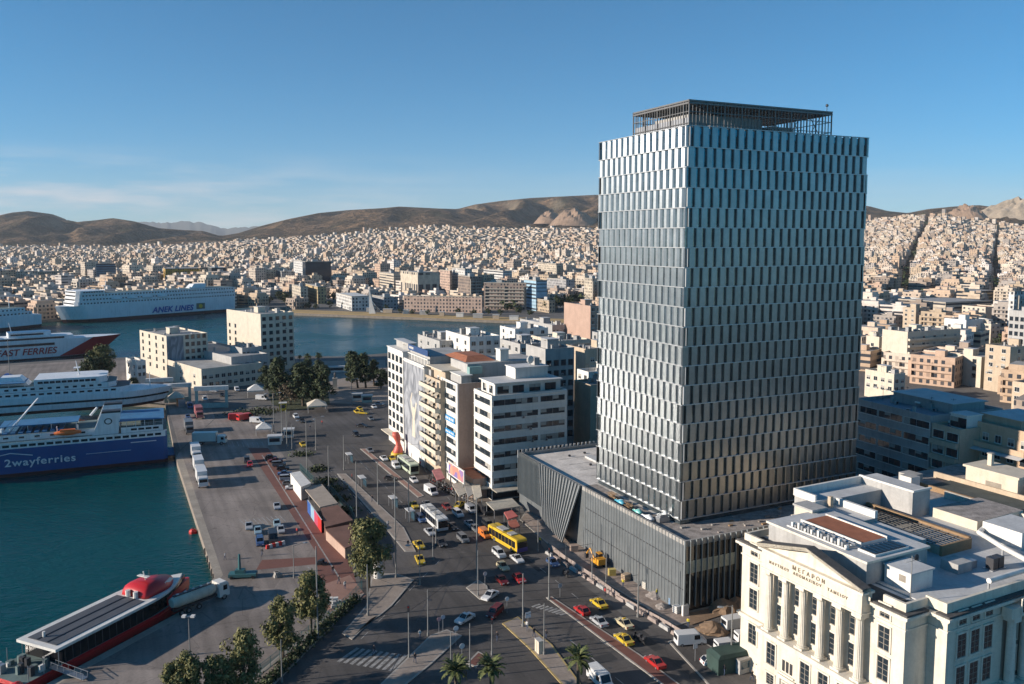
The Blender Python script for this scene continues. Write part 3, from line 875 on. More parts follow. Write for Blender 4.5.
# fins: the street front in 3 lengths, of which the middle one leans out like a folded sail
def fins(n_, pf, name):
    mb = MB()
    for k in range(n_ + 1): pf(mb, k / n_)
    o = mb.build(name, podium); return o
def f_near(mb, t):
    y = 0.1 + 34.4 * t; mb.box(0.41, y - 0.05, 0.5, 0.5, y + 0.07, PH, M_FINP)
fins(34, f_near, 'facade_fins')
def f_far(mb, t):
    y = 55.0 + 11.9 * t; mb.box(0.2, y - 0.05, 3.2, 0.5, y + 0.05, PH, M_FINP)
fins(18, f_far, 'facade_fins')
mb = MB()
nf = 14
for k in range(nf + 1):
    t = k / nf; yt = 36.0 + 18.6 * t; yb = 38.8 + 14.0 * t; xb = -2.6 * (1 - t) - 0.2; xt = -0.1
    a, b_ = Vector((xb, yb, 0.6)), Vector((xt, yt, PH))
    for w_, dx in ((0.07, 0.0),):
        mb.face([(a.x - .06, a.y, a.z), (a.x + .3, a.y, a.z), (b_.x + .3, b_.y, b_.z), (b_.x - .06, b_.y, b_.z)], M_FINP)
        mb.face([(a.x - .06, a.y + .14, a.z), (b_.x - .06, b_.y + .14, b_.z), (b_.x + .3, b_.y + .14, b_.z), (a.x + .3, a.y + .14, a.z)], M_FINP)
        mb.face([(a.x - .06, a.y, a.z), (b_.x - .06, b_.y, b_.z), (b_.x - .06, b_.y + .14, b_.z), (a.x - .06, a.y + .14, a.z)], M_EDGE)
    if k < nf:
        t2 = (k + 1) / nf; a2 = Vector((-2.6 * (1 - t2) - 0.2, 38.8 + 14.0 * t2, 0.6)); b2 = Vector((-0.1, 36.0 + 18.6 * t2, PH))
        mb.face([a + Vector((.32, 0, 0)), b_ + Vector((.32, 0, 0)), b2 + Vector((.32, 0, 0)), a2 + Vector((.32, 0, 0))], M_PGLASS)
mb.build('leaning_facade', podium)
def f_right(mb, t):
    x = 0.3 + 40 * t; mb.box(x - 0.045, 0.08, 1.3, x + 0.045, 0.40, PH, M_FINP)
fins(32, f_right, 'facade_fins')
def f_back(mb, t):
    x = 0.3 + 45 * t; mb.box(x - 0.22, PB - 0.45, PH - 1.4, x + 0.22, PB - 0.2, PH + 0.5, M_EDGE)
fins(40, f_back, 'parapet_fins')
mb = MB(); mb.box(-0.02, -0.08, 0.0, 1.2, 0.38, 2.0, M_WHITE); mb.build('white_corner_panel', podium)
mb = MB(); mb.box(0.49, 0.6, 4.4, 0.515, 34.3, 4.6, M_DARK); mb.box(0.49, 0.6, 9.0, 0.515, 34.3, 9.2, M_DARK); mb.build('floor_band', podium)
# loose building goods left on the podium roof
def on_podium(a, b_, z=PH - 0.82): return P0 + R * a + L * b_ + Vector((0, 0, z))
mb = MB(); mb.box(0, 0, 0, 2.2, 1.3, 1.0, M_STEEL); mb.box(.2, .1, 1.0, 2.0, 1.2, 1.5, M_STEEL)
tag(mb.build('air_handling_unit', loc=on_podium(3.0, 11.5), rz=ANG), 'grey ventilation unit on the podium roof near the tower corner', 'ventilation unit')
for (a, b_, ln, c_, lab) in ((2.6, 24.5, 3.0, (0.10, 0.42, 0.55), 'turquoise tarpaulin bundle on the podium roof edge'), (2.3, 14.5, 3.4, (0.80, 0.80, 0.78), 'long white wrapped bundle lying on the podium roof edge'), (2.4, 18.0, 2.6, (0.20, 0.55, 0.50), 'green wrapped bundle on the podium roof edge')):
    mb = MB(); rings = []
    for k in range(9):
        t = k / 8; rr = 0.62 * (0.55 + 0.45 * math.sin(math.pi * min(1, t * 1.2 + .1))) * (1 + .12 * math.sin(k * 2.1 + a))
        rings.append([(rr * 1.1 * math.cos(q * math.pi / 5), ln * (t - .5), max(0, rr * .8 + rr * .8 * math.sin(q * math.pi / 5))) for q in range(10)])
    mb.loft([r_[::-1] for r_ in rings], M_PAINTED)
    o = mb.build('tarpaulin_bundle', loc=on_podium(a, b_), rz=ANG, smooth=True); o.color = (*c_, 1)
    tag(o, lab, 'tarpaulin bundle')
for i, (a, b_, lab) in enumerate(((2.5, 21.0, 'pile of timber and boards on the podium roof between wrapped bundles'), (3.2, 28.0, 'small heap of planks on the podium roof by the turquoise bundle'))):
    mb = MB()
    for k in range(16):
        M_ = Matrix.Translation((rnd.uniform(-.5, .5), rnd.uniform(-.3, .3), 0.06 + 0.07 * k)) @ Matrix.Rotation(rnd.uniform(.9, 2.2), 4, 'Z')
        mb.box(-1.2, -.09, -.03, 1.2, .09, .03, rnd.choice([M_WOOD, M_WOOD, M_BEIGE]), M=M_)
    tag(mb.build('plank_pile', loc=on_podium(a, b_), rz=ANG), lab, 'timber pile')
# ------------------------------------------------------------------ neoclassical building
MA = math.radians(27.3)
MR, ML = RL(MA)
MO = Vector((48.0, 97.1, 0))
MH = 21.0
meg = thing('neoclassical_building', MO, MA, 'cream neoclassical building with columns, a pediment and carved Greek lettering', 'building')
M_MEG = mat('cream_render', (0.68, 0.61, 0.49), 0.75, var=0.11, scale=0.4, streak=0.2)
M_MEGT = mat('cream_moulding', (0.70, 0.64, 0.53), 0.7, var=0.12, scale=0.6, streak=0.2)
M_TILE = mat('dark_roof_tile', (0.085, 0.08, 0.075), 0.9, var=0.3, scale=1.5)
M_SHUT = mat('window_timber', (0.27, 0.235, 0.19), 0.7, var=0.15)
M_LETTER = mat('bronze_letters', (0.25, 0.20, 0.14), 0.7, 0.0, var=0.1)
FW, WX0, WY0, WX1 = 28.2, 4.2, -2.6, 46.0
mb = MB()
mb.box(0, 0, 0, WX0 + 1, FW, MH - 1.3, M_MEG)
mb.box(WX0, WY0, 0, WX1, FW - 0.5, MH - 1.3, M_MEG, top=M_ROOFW)
mb.build('wall', meg)
# base course, string courses, cornice
mb = MB()
def course(z0, z1, d, mt=M_MEGT):
    mb.box(-d, -d, z0, WX0 - d - 0.002, FW + d, z1, mt)
    mb.box(WX0 - d, WY0 - d, z0 + 0.003, WX1 + d, FW, z1 + 0.003, mt)
course(0, 1.2, 0.12); course(8.1, 8.5, 0.25); course(8.5, 8.8, 0.45); course(17.75, 17.95, 0.14); course(MH - 1.9, MH - 1.55, 0.35); course(MH - 1.55, MH - 1.2, 0.75)
mb.build('cornice', meg)
mb = MB()
d = 0.7
mb.box(-d + .1, -d + .1, MH - 1.2, WX0 - d - .01, FW + d - .1, MH - 0.95, M_TILE); mb.box(WX0 - d + .1, WY0 - d + .1, MH - 1.195, WX1 + d, WY0 + 1.2, MH - 0.945, M_TILE)
mb.build('roof_tile_edge', meg)
# parapets round the terrace
mb = MB()
mb.box(0.15, 0.15, MH - 0.95, 0.55, 3.4, MH + 0.1, M_MEG); mb.box(0.15, FW - 5, MH - 0.95, 0.55, FW - .2, MH + 0.1, M_MEG)
mb.box(0.55, 0.15, MH - 0.95, WX0 + .1, 0.55, MH + 0.1, M_MEG); mb.box(WX0 + .1, WY0 + .25, MH - 0.94, WX1, WY0 + .65, MH + 0.3, M_MEG); mb.box(WX0 + .1, WY0 + .65, MH - .94, WX0 + .5, 0.55, MH + 0.3, M_MEG)
mb.box(0.55, FW - .6, MH - .95, 9, FW - .2, MH + .1, M_MEG); mb.box(WX1 - .4, WY0 + .65, MH - .94, WX1, FW - 1, MH + .3, M_MEG)
mb.build('parapet', meg)
mb = MB(); mb.box(.56, .56, MH - 1.29, WX0, FW - .6, MH - 0.97, M_ROOFW); mb.box(WX0 + .5, WY0 + 1.3, MH - 1.29, WX1 - .4, FW - 1, MH - 0.95, M_ROOFW); mb.build('terrace', meg)
# portico: plinth, six columns, entablature, pediment
PY0, PY1 = 5.0, 22.2
mb = MB()
mb.box(-1.9, PY0 - .4, 0, 0, PY1 + .4, 8.4, M_MEG); mb.box(-2.15, PY0 - .65, 8.4, 0, PY1 + .65, 8.95, M_MEGT)
mb.build('portico_base', meg)
mb = MB()
mb.box(-1.75, PY0, 17.9, 0, PY1, 19.2, M_MEG); mb.box(-1.9, PY0 - .15, 18.05, 0, PY1 + .15, 18.25, M_MEGT); mb.box(-1.85, PY0 - .1, 19.2, 0, PY1 + .1, 20.9, M_MEG)
mb.box(-2.25, PY0 - .5, 20.9, 0, PY1 + .5, 21.2, M_MEGT)
mb.build('entablature', meg)
PC = (PY0 + PY1) / 2; AP = 23.5
mb = MB()
mb.face([(-1.5, PY0 + .2, 21.2), (-1.5, PC, AP - .5), (-1.5, PY1 - .2, 21.2)][::-1], M_MEG)
hw = (PY1 - PY0) / 2 + .6
for s_ in (-1, 1):
    e0 = Vector((0, PC + s_ * hw, 21.2)); e1 = Vector((0, PC, AP))
    dn = Vector((0, 0, .55))
    for x0, x1, off, mt in ((-2.3, -1.4, 0, M_MEGT), (-2.45, -1.2, .28, M_MEGT)):
        A = [Vector((x, p.y, p.z + off)) for x in (x0, x1) for p in (e0, e1)]
        lo = [Vector((x, p.y, p.z + off + .28)) for x in (x0, x1) for p in (e0, e1)]
        q = [A[0], A[1], lo[1], lo[0]]; mb.face(q, mt); mb.face(q[::-1], mt)
        mb.face([A[0], A[2], A[3], A[1]], mt); mb.face([lo[0], lo[1], lo[3], lo[2]], mt); mb.face([lo[1], lo[0], lo[2], lo[3]], mt)
        q = [A[2], lo[2], lo[3], A[3]]; mb.face(q, mt)
    r0, r1 = [Vector((x, e0.y, e0.z + .60)) for x in (-2.5, -0.9)], [Vector((x, e1.y, e1.z + .60)) for x in (-2.5, -0.9)]
    q = [r0[0], r1[0], r1[1], r0[1]]; mb.face(q if s_ < 0 else q[::-1], M_TILE)
    q2 = [p - Vector((0, 0, .06)) for p in q]; mb.face(q2[::-1] if s_ < 0 else q2, M_TILE)
    mb.face([Vector((-0.95, e0.y, 20.0)), Vector((-0.95, PC, 20.0)), Vector((-0.95, PC, AP + .5)), Vector((-0.95, e0.y, 21.7))], M_MEG)
mb.build('pediment', meg)
cm = MB()
cm.box(-.72, -.72, 8.95, .72, .72, 9.25, M_MEGT); cm.tube((0, 0, 9.25), (0, 0, 9.5), .66, M_MEGT, n=16)
rings = []
NS = 32
for t in (0, .35, .7, 1):
    r = .58 - .09 * t ** 1.5
    rings.append([((r - (.045 if j % 2 else 0)) * math.cos(2 * math.pi * j / NS), (r - (.045 if j % 2 else 0)) * math.sin(2 * math.pi * j / NS), 9.5 + 7.6 * t) for j in range(NS)])
cm.loft(rings, M_MEGT); cm.tube((0, 0, 17.1), (0, 0, 17.5), .50, M_MEGT, r1=.72, n=16); cm.box(-.75, -.75, 17.5, .75, .75, 17.9, M_MEGT)
cme = cm.mesh('column')
ncol = 6
for i in range(ncol):
    inst('column', cme, meg, (-1.05, PY0 + .75 + (PY1 - PY0 - 1.5) * i / (ncol - 1), 0))
cm2 = MB()
cm2.tube((0, 0, 8.8), (0, 0, 9.1), .8, M_MEGT, n=16); cm2.tube((0, 0, 9.1), (0, 0, 17.1), .62, M_MEGT, r1=.52, n=20); cm2.box(-.75, -.75, 17.1, .75, .75, 17.75, M_MEGT)
cme2 = cm2.mesh('column')
# windows: one mesh per size, hung on the wall
def window_mesh(w_, h_, surround=True, bars=True):
    mb = MB()
    mb.box(-w_ / 2, -.03, 0, w_ / 2, .02, h_, M_GLASS)
    f = .09
    for a in ((-w_ / 2 - f, 0, -w_ / 2, h_), (w_ / 2, 0, w_ / 2 + f, h_), (-w_ / 2 - f, h_, w_ / 2 + f, h_ + f), (-w_ / 2 - f, -f, w_ / 2 + f, 0)):
        mb.box(a[0], -.05, a[1], a[2], .02, a[3], M_SHUT)
    if bars:
        mb.box(-.04, -.045, 0.002, .04, .0, h_ - .002, M_SHUT)
        for k in range(1, 4): mb.box(-w_ / 2 + .002, -.043, h_ * k / 4 - .03, w_ / 2 - .002, .0, h_ * k / 4 + .03, M_SHUT)
    if surround:
        g = .3
        mb.box(-w_ / 2 - g, -.14, -.26, w_ / 2 + g, .02, -f - .003, M_MEGT); mb.box(-w_ / 2 - g, -.14, h_ + f + .003, w_ / 2 + g, .02, h_ + .32, M_MEGT)
        for s_ in (-1, 1):
            x0 = s_ * (w_ / 2 + f + .003); x1 = s_ * (w_ / 2 + g)
            mb.box(min(x0, x1), -.10, -f, max(x0, x1), .02, h_ + f, M_MEGT)
    return mb.mesh('window')
W1, W2, W3 = window_mesh(1.5, 2.9), window_mesh(1.5, 3.1), window_mesh(1.3, 1.5)
RF = -math.pi / 2          # faces -x
for y in (2.9, 25.6):
    for z, me_ in ((5.0, W1), (10.2, W1), (14.2, W1), (18.4, W3)): inst('window', me_, meg, (-.02, y, z - (.3 if z == 5.0 else 0)), RF)
for i in range(5):
    y = PY0 + .75 + (PY1 - PY0 - 1.5) * (i + .5) / 5
    inst('window', W1, meg, (-.02, y, 9.9), RF); inst('window', W1, meg, (-.02, y, 14.1), RF)
    if i not in (3,): inst('window', W2, meg, (-1.92, y, 4.6), RF)
    inst('window', W3, meg, (-1.92, y, 1.6), RF)
m3 = MB()
for k in range(3): m3.box(-.95 + .7 * k, -.05, 0, -.5 + .7 * k, .02, 1.6, M_DARK)
m3.box(-1.3, -.25, -.5, 1.3, .02, -.25, M_MEGT)
inst('window_grille', m3.mesh('window_grille'), meg, (-1.92, PY0 + .75 + (PY1 - PY0 - 1.5) * 3.5 / 5, 4.8), RF)
mb = MB(); mb.box(-1.2, -.1, 0, 1.2, .02, 3.6, M_SHUT); mb.box(-1.6, -.3, 3.6, 1.6, .02, 4.1, M_MEGT); mb.box(-1.6, -.2, 0, -1.2, .02, 3.6, M_MEGT); mb.box(1.2, -.2, 0, 1.6, .02, 3.6, M_MEGT)
inst('door', mb.mesh('door'), meg, (-1.92, PY0 + .75 + (PY1 - PY0 - 1.5) * 3.5 / 5, 0.05), RF)
for x in (1.9, ):
    pass
xs = [7.0, 9.6, 12.2]
for x in xs + [33.5, 36.5, 39.5, 42.5]:
    for z, me_ in ((4.6, W1), (9.9, W1), (14.1, W1), (18.35, W3)): inst('window', me_, meg, (x, WY0 - .02, z), 0)
# recessed colonnade on the side front
mb = MB(); mb.box(15.2, WY0 - .03, 9.0, 31.0, WY0 - .01, 17.5, M_SHUT); mb.box(14.9, WY0 - .35, 8.85, 31.3, WY0, 9.1, M_MEGT); mb.build('loggia', meg)
for i in range(6): inst('column', cme2, meg, (15.9 + 2.9 * i, WY0 - .75, 0))
mb = MB(); mb.box(14.6, WY0 - 1.6, 0, 31.6, WY0, 8.75, M_MEG); mb.build('side_portico', meg); mb = MB(); mb.box(14.6, WY0 - 1.5, 17.75, 31.6, WY0 - .15, MH - 1.9, M_MEG); mb.build('side_entablature', meg)
for i in range(5):
    x = 17.35 + 2.9 * i
    inst('window', W3, meg, (x, WY0 - 1.52, 18.35), 0); inst('window', W1, meg, (x, WY0 - 1.62, 4.6), 0); inst('window', W1, meg, (x, WY0 - .05, 9.9), 0); inst('window', W1, meg, (x, WY0 - .05, 14.0), 0)
# lettering cut in the frieze
def front_text(t, z, size, x, sp, dy=0):
    Mw = wall_matrix((x, PC + dy, z), (0, -1, 0))
    lettering(t, size, .05, M_LETTER, 'lettering', meg, Mw, spacing=sp)
front_text('ΜΕΓΑΡΟΝ', 20.0, 0.8, -1.90, 1.75)
for w_, dy in (('ΝΑΥΤΙΚΟΥ', 5.3), ('ΑΠΟΜΑΧΙΚΟΥ', 0.2), ('ΤΑΜΕΙΟΥ', -4.9)): front_text(w_, 19.32, 0.56, -1.90, 1.45, dy)
# attic storey and everything on the roof
RT = MH - .95
mb = MB(); mb.box(2.6, 8.0, RT, 14.7, 25.5, MH + 2.0, M_GREYW, top=M_ROOFW); mb.box(2.3, 7.7, MH + 2.0, 14.9, 25.8, MH + 2.3, M_MEGT, top=M_ROOFW); mb.build('attic', meg)
mb = MB(); mb.box(6.2, 12.0, MH + 2.3, 11.2, 22.4, MH + 2.75, M_WHITE, top=M_TERRA); mb.box(6.0, 11.8, MH + 2.3, 6.2, 22.6, MH + 2.95, M_WHITE); mb.box(11.2, 11.8, MH + 2.3, 11.4, 22.6, MH + 2.95, M_WHITE); mb.build('terracotta_terrace', meg)
mb = MB()
for k in range(7): mb.box(4.9 + .9 * k, 8.6, MH + 2.6, 5.6 + .9 * k, 11.0, MH + 2.72, M_PDARK)
mb.box(4.7, 8.4, MH + 2.3, 11.4, 11.2, MH + 2.6, M_WHITE)
mb.build('skylight', meg)
mb = MB()
for k in range(17):
    y = 12.0 + .6 * k
    mb.box(3.4, y, MH + 2.3, 3.9, y + .35, MH + 2.9 + .25 * (k % 3), M_STEEL if k % 2 else M_WHITE); mb.tube((4.2, y, MH + 2.8), (5.4, y + .3, MH + 2.6), .12, M_WHITE, n=6)
mb.tube((4.9, 11.8, MH + 2.85), (4.9, 22.4, MH + 2.85), .18, M_STEEL, n=6); mb.tube((3.1, 11.8, MH + 2.5), (3.1, 22.4, MH + 2.5), .12, M_WHITE, n=6)
mb.build('roof_ducts', meg)
mb = MB(); mb.box(5.6, 3.6, RT, 9.8, 7.6, MH + 1.5, M_WHITE); mb.box(5.4, 3.4, MH + 1.5, 10.0, 7.65, MH + 1.68, M_ROOFW); mb.box(5.57, 4.4, MH + .1, 5.6, 5.4, MH + 1.0, M_SHUT); mb.build('roof_hut', meg)
mb = MB(); mb.box(11.0, 25.0, RT, 13.6, 28.4, MH + 2.6, M_CREAM); mb.box(10.7, 24.7, MH + 2.6, 13.9, 28.7, MH + 2.9, M_GREYW); mb.build('roof_hut', meg)
# low wing and taller walled terrace at the rear
mb = MB()
mb.box(14.9, 20.4, RT, 20.0, 28.4, MH + 1.6, M_GREYW, top=M_ROOFW); mb.box(19.4, 20.4, MH + 1.6, 20.0, 28.4, MH + 2.7, M_WHITE); mb.box(14.9, 28.0, MH + 1.6, 19.4, 28.4, MH + 2.7, M_WHITE)
mb.box(14.9, 12, RT, 20.0, 20.4, MH + 1.0, M_GREYW, top=M_ROOFW)
mb.build('rear_wing', meg)
mb = MB()
mb.box(15.6, 28.45, RT, 31.0, 33.0, MH + 2.3, M_GREYW, top=M_ROOFW); mb.box(31.0, 22.6, RT, 35.3, 33.0, MH + 3.4, M_GREYW, top=M_ROOFW)
mb.box(15.4, 32.6, MH + 2.3, 31.0, 33.1, MH + 3.5, M_WHITE); mb.box(15.3, 28.4, MH + 2.3, 15.7, 32.6, MH + 3.5, M_WHITE); mb.box(30.9, 22.4, MH + 3.4, 31.3, 33.1, MH + 3.7, M_WHITE); mb.box(31.3, 22.4, MH + 3.4, 35.4, 22.8, MH + 3.7, M_WHITE)
mb.box(14.9, 28.5, 0, 40, 33, RT, M_MEG)
mb.build('walled_terrace', meg)
mb = MB(); mb.box(17.2, 27, MH + 1.6, 17.8, 27.6, MH + 3.4, M_BEIGE); mb.build('chimney', meg)
# glazed light court
mb = MB(); mb.box(20.6, 10.2, RT, 27.0, 28.3, MH + .3, M_BEIGE, top=M_PDARK)
for k in range(9): mb.box(20.6 + .78 * k, 10.2, MH + .3, 20.68 + .78 * k, 28.3, MH + .37, M_CAGE)
for k in range(13): mb.box(20.6, 10.2 + 1.5 * k, MH + .3, 27.0, 10.28 + 1.5 * k, MH + .365, M_CAGE)
mb.box(20.4, 9.8, RT, 27.2, 10.15, MH + .6, M_WOOD); mb.box(27.05, 10.2, RT, 27.6, 28.3, MH + .7, M_WOOD)
mb.build('glass_roof', meg)
mb = MB()
pts = [(15.4, -.4), (24.5, -.4), (26.4, .6), (28.5, 6.0), (31.3, 11.4), (36, 13)]
for a, b_ in zip(pts, pts[1:]): mb.tube((a[0], a[1], MH + .3), (b_[0], b_[1], MH + .3), .36, M_WHITE, n=10); mb.ball((b_[0], b_[1], MH + .3), .38, M_WHITE)
for x, y in pts[:4]: mb.box(x - .1, y - .1, RT, x + .1, y + .1, MH, M_STEEL)
mb.build('air_duct', meg, smooth=False)
mb = MB()
for k in range(2): mb.box(22 + 1.3 * k, 3.2, RT, 23.1 + 1.3 * k, 4.3, MH + .7, M_DARK)
mb.box(21.6, 3.0, RT - .05, 24.8, 4.5, RT + .1, M_STEEL); mb.build('cooling_unit', meg)
mb = MB(); mb.box(16.5, 4.6, RT, 19.5, 7.2, MH + .4, M_GREYW); mb.box(19.5, 5.0, RT, 21.2, 6.6, MH + .1, M_STEEL); mb.build('cooling_unit', meg)
mb = MB(); mb.box(33, 6, RT, 40, 12, MH + 1.6, M_WHITE, top=M_ROOFW); mb.build('roof_hut', meg)
mb = MB(); mb.tube((3.4, 2.0, MH - .95), (3.4, 2.0, MH + 5.0), .06, M_POLE, n=6)
mb.box(2.2, 1.97, MH + 4.3, 4.4, 2.03, MH + 4.36, M_STEEL)
for k in range(5): mb.box(2.3 + .5 * k, 1.5, MH + 4.36, 2.34 + .5 * k, 2.5, MH + 4.4, M_STEEL)
mb.ball((4.1, 1.9, MH + 4.7), .45, M_DARK, sq=(1, .3, 1))
mb.build('antenna', meg)

# dark fenced roof strips and the building just behind, beyond the light court
nb_ = thing('flat_roofed_building', MO + MR * 40.6, MA, 'old building with a brown walled roof yard directly behind the cream colonnaded building', 'building')
mb = MB(); mb.box(0, -2, 0, 34, 44, 18.4, M_BEIGE, top=M_DEBRIS); mb.build('wall', nb_)
mb = MB(); mb.box(12.5, 14, 18.4, 19.5, 36, 18.9, M_BEIGE, top=mat('green_roof_felt', (0.075, 0.085, 0.075), 0.9, var=0.25)); mb.box(11.6, 12, 18.4, 12.1, 40, 19.3, M_WOOD); mb.box(20, 8, 18.4, 20.4, 40, 19.6, M_BEIGE); mb.build('roof_terrace', nb_)
mb = MB(); mb.box(-5.8, 14, 18.4 + 1.6, 6, 21.6, 21.6, M_CREAM, top=M_DEBRIS); mb.build('roof_shed', nb_)
mb = MB(); mb.box(21, 24, 18.4, 27, 34, 22.0, M_CREAM, top=M_DARK); mb.box(20.6, 23.6, 22.0, 27.4, 34.4, 22.4, M_CREAM); mb.box(20.95, 27, 18.9, 21, 30, 20.3, M_SHUT); mb.build('stair_tower', nb_)
mb = MB(); mb.box(24, 31, 22.4, 24.8, 31.8, 24.6, M_CREAM); mb.box(23.9, 30.9, 24.6, 24.9, 31.9, 24.8, M_CONC); mb.build('chimney', nb_)
mb = MB(); mb.box(22, 18, 18.4, 26, 22, 21.6, M_WHITE, top=M_ROOFC); mb.build('roof_hut', nb_)
mb = MB(); mb.box(22, 10, 18.4, 27, 15, 21.8, M_CREAM, top=M_ROOFC); mb.build('roof_hut', nb_)
mb = MB(); mb.tube((24, 23, 18.4), (24, 23, 20.6), .9, M_DARK, n=12); mb.build('water_tank', nb_)
mb = MB(); mb.box(8, 36, 18.4, 10.5, 38.5, 20.9, M_WHITE, top=M_ROOFC); mb.box(11, 38, 18.4, 14, 41, 20.4, M_GREYW, top=M_ROOFC); mb.build('roof_store', nb_)
# ------------------------------------------------------------------ town buildings measured off the photograph
def bspec(near, left, right, top, ang=ANG, z0=0.0):
    """near=(px, py) the foot of the near corner; left, right = px of the far ends of its two faces; top = py of its roof at the near corner.
    Gives origin, width along R, depth along L, height."""
    O = at(near[0], near[1], z0)
    r, l_ = RL(ang)
    H = zat(top, O.y)
    def length(px, d):
        k = (px - CX) / F_PX                      # O.x + t d.x = k * ((O.y + t d.y) c - (H/2 - CAM_H) s)
        dz = (H * 0.7 - CAM_H) * _s
        return (k * (O.y * _c - dz) - O.x) / (d.x - k * d.y * _c)
    return O, max(2, length(right, r)), max(2, length(left, l_)), H

def win_mesh(w_, h_, kind='plain', wall=None):
    mb = MB()
    gl = M_GLASS
    mb.box(-w_ / 2, -.04, 0, w_ / 2, .02, h_, gl)
    fr = M_WHITE if kind != 'dark' else M_DARK
    t = .07
    for a in ((-w_ / 2 - t, -t, -w_ / 2, h_ + t), (w_ / 2, -t, w_ / 2 + t, h_ + t)): mb.box(a[0], -.08, a[1], a[2], .02, a[3], fr)
    mb.box(-w_ / 2, -.08, h_, w_ / 2, .02, h_ + t, fr); mb.box(-w_ / 2 - .12, -.16, -t - .1, w_ / 2 + .12, .02, -t * .0, fr)
    if kind == 'ribbon':
        n_ = max(2, int(w_ / 1.5))
        for k in range(1, n_): x = -w_ / 2 + w_ * k / n_; mb.box(x - .035, -.07, .002, x + .035, .0, h_ - .002, M_DARK if k % 2 else M_STEEL)
        for k in range(n_):                     # some blinds half down
            if rnd.random() < .35: mb.box(-w_ / 2 + w_ * k / n_ + .05, -.055, h_ * rnd.choice([.35, .55, .05]), -w_ / 2 + w_ * (k + 1) / n_ - .05, -.03, h_ - .004, M_BLIND)
    else:
        mb.box(-.03, -.07, .002, .03, 0, h_ - .002, fr)
        if kind == 'blind': mb.box(-w_ / 2 + .02, -.06, h_ * .45, w_ / 2 - .02, -.03, h_ - .01, M_BLIND)
        if kind == 'awning':
            mb.face([(-w_ / 2 - .3, -.06, h_ + .05), (w_ / 2 + .3, -.06, h_ + .05), (w_ / 2 + .3, -1.2, h_ - .7), (-w_ / 2 - .3, -1.2, h_ - .7)][::-1], M_AWN)
            mb.face([(-w_ / 2 - .3, -.065, h_ + .02), (w_ / 2 + .3, -.065, h_ + .02), (w_ / 2 + .3, -1.2, h_ - .73), (-w_ / 2 - .3, -1.2, h_ - .73)], M_AWN)
    return mb.mesh('window')
M_BLIND = mat('window_blind', (0.36, 0.34, 0.30), 0.8, var=0.2, scale=0.3)
M_AWN = mat('canvas_awning', (0.42, 0.38, 0.31), 0.85, var=0.25, scale=0.2)
WCACHE = {}
def wget(*a):
    a = tuple(a)
    if a not in WCACHE: WCACHE[a] = [win_mesh(*a) for _ in range(4 if a[2] == 'ribbon' else 1)]
    return rnd.choice(WCACHE[a])

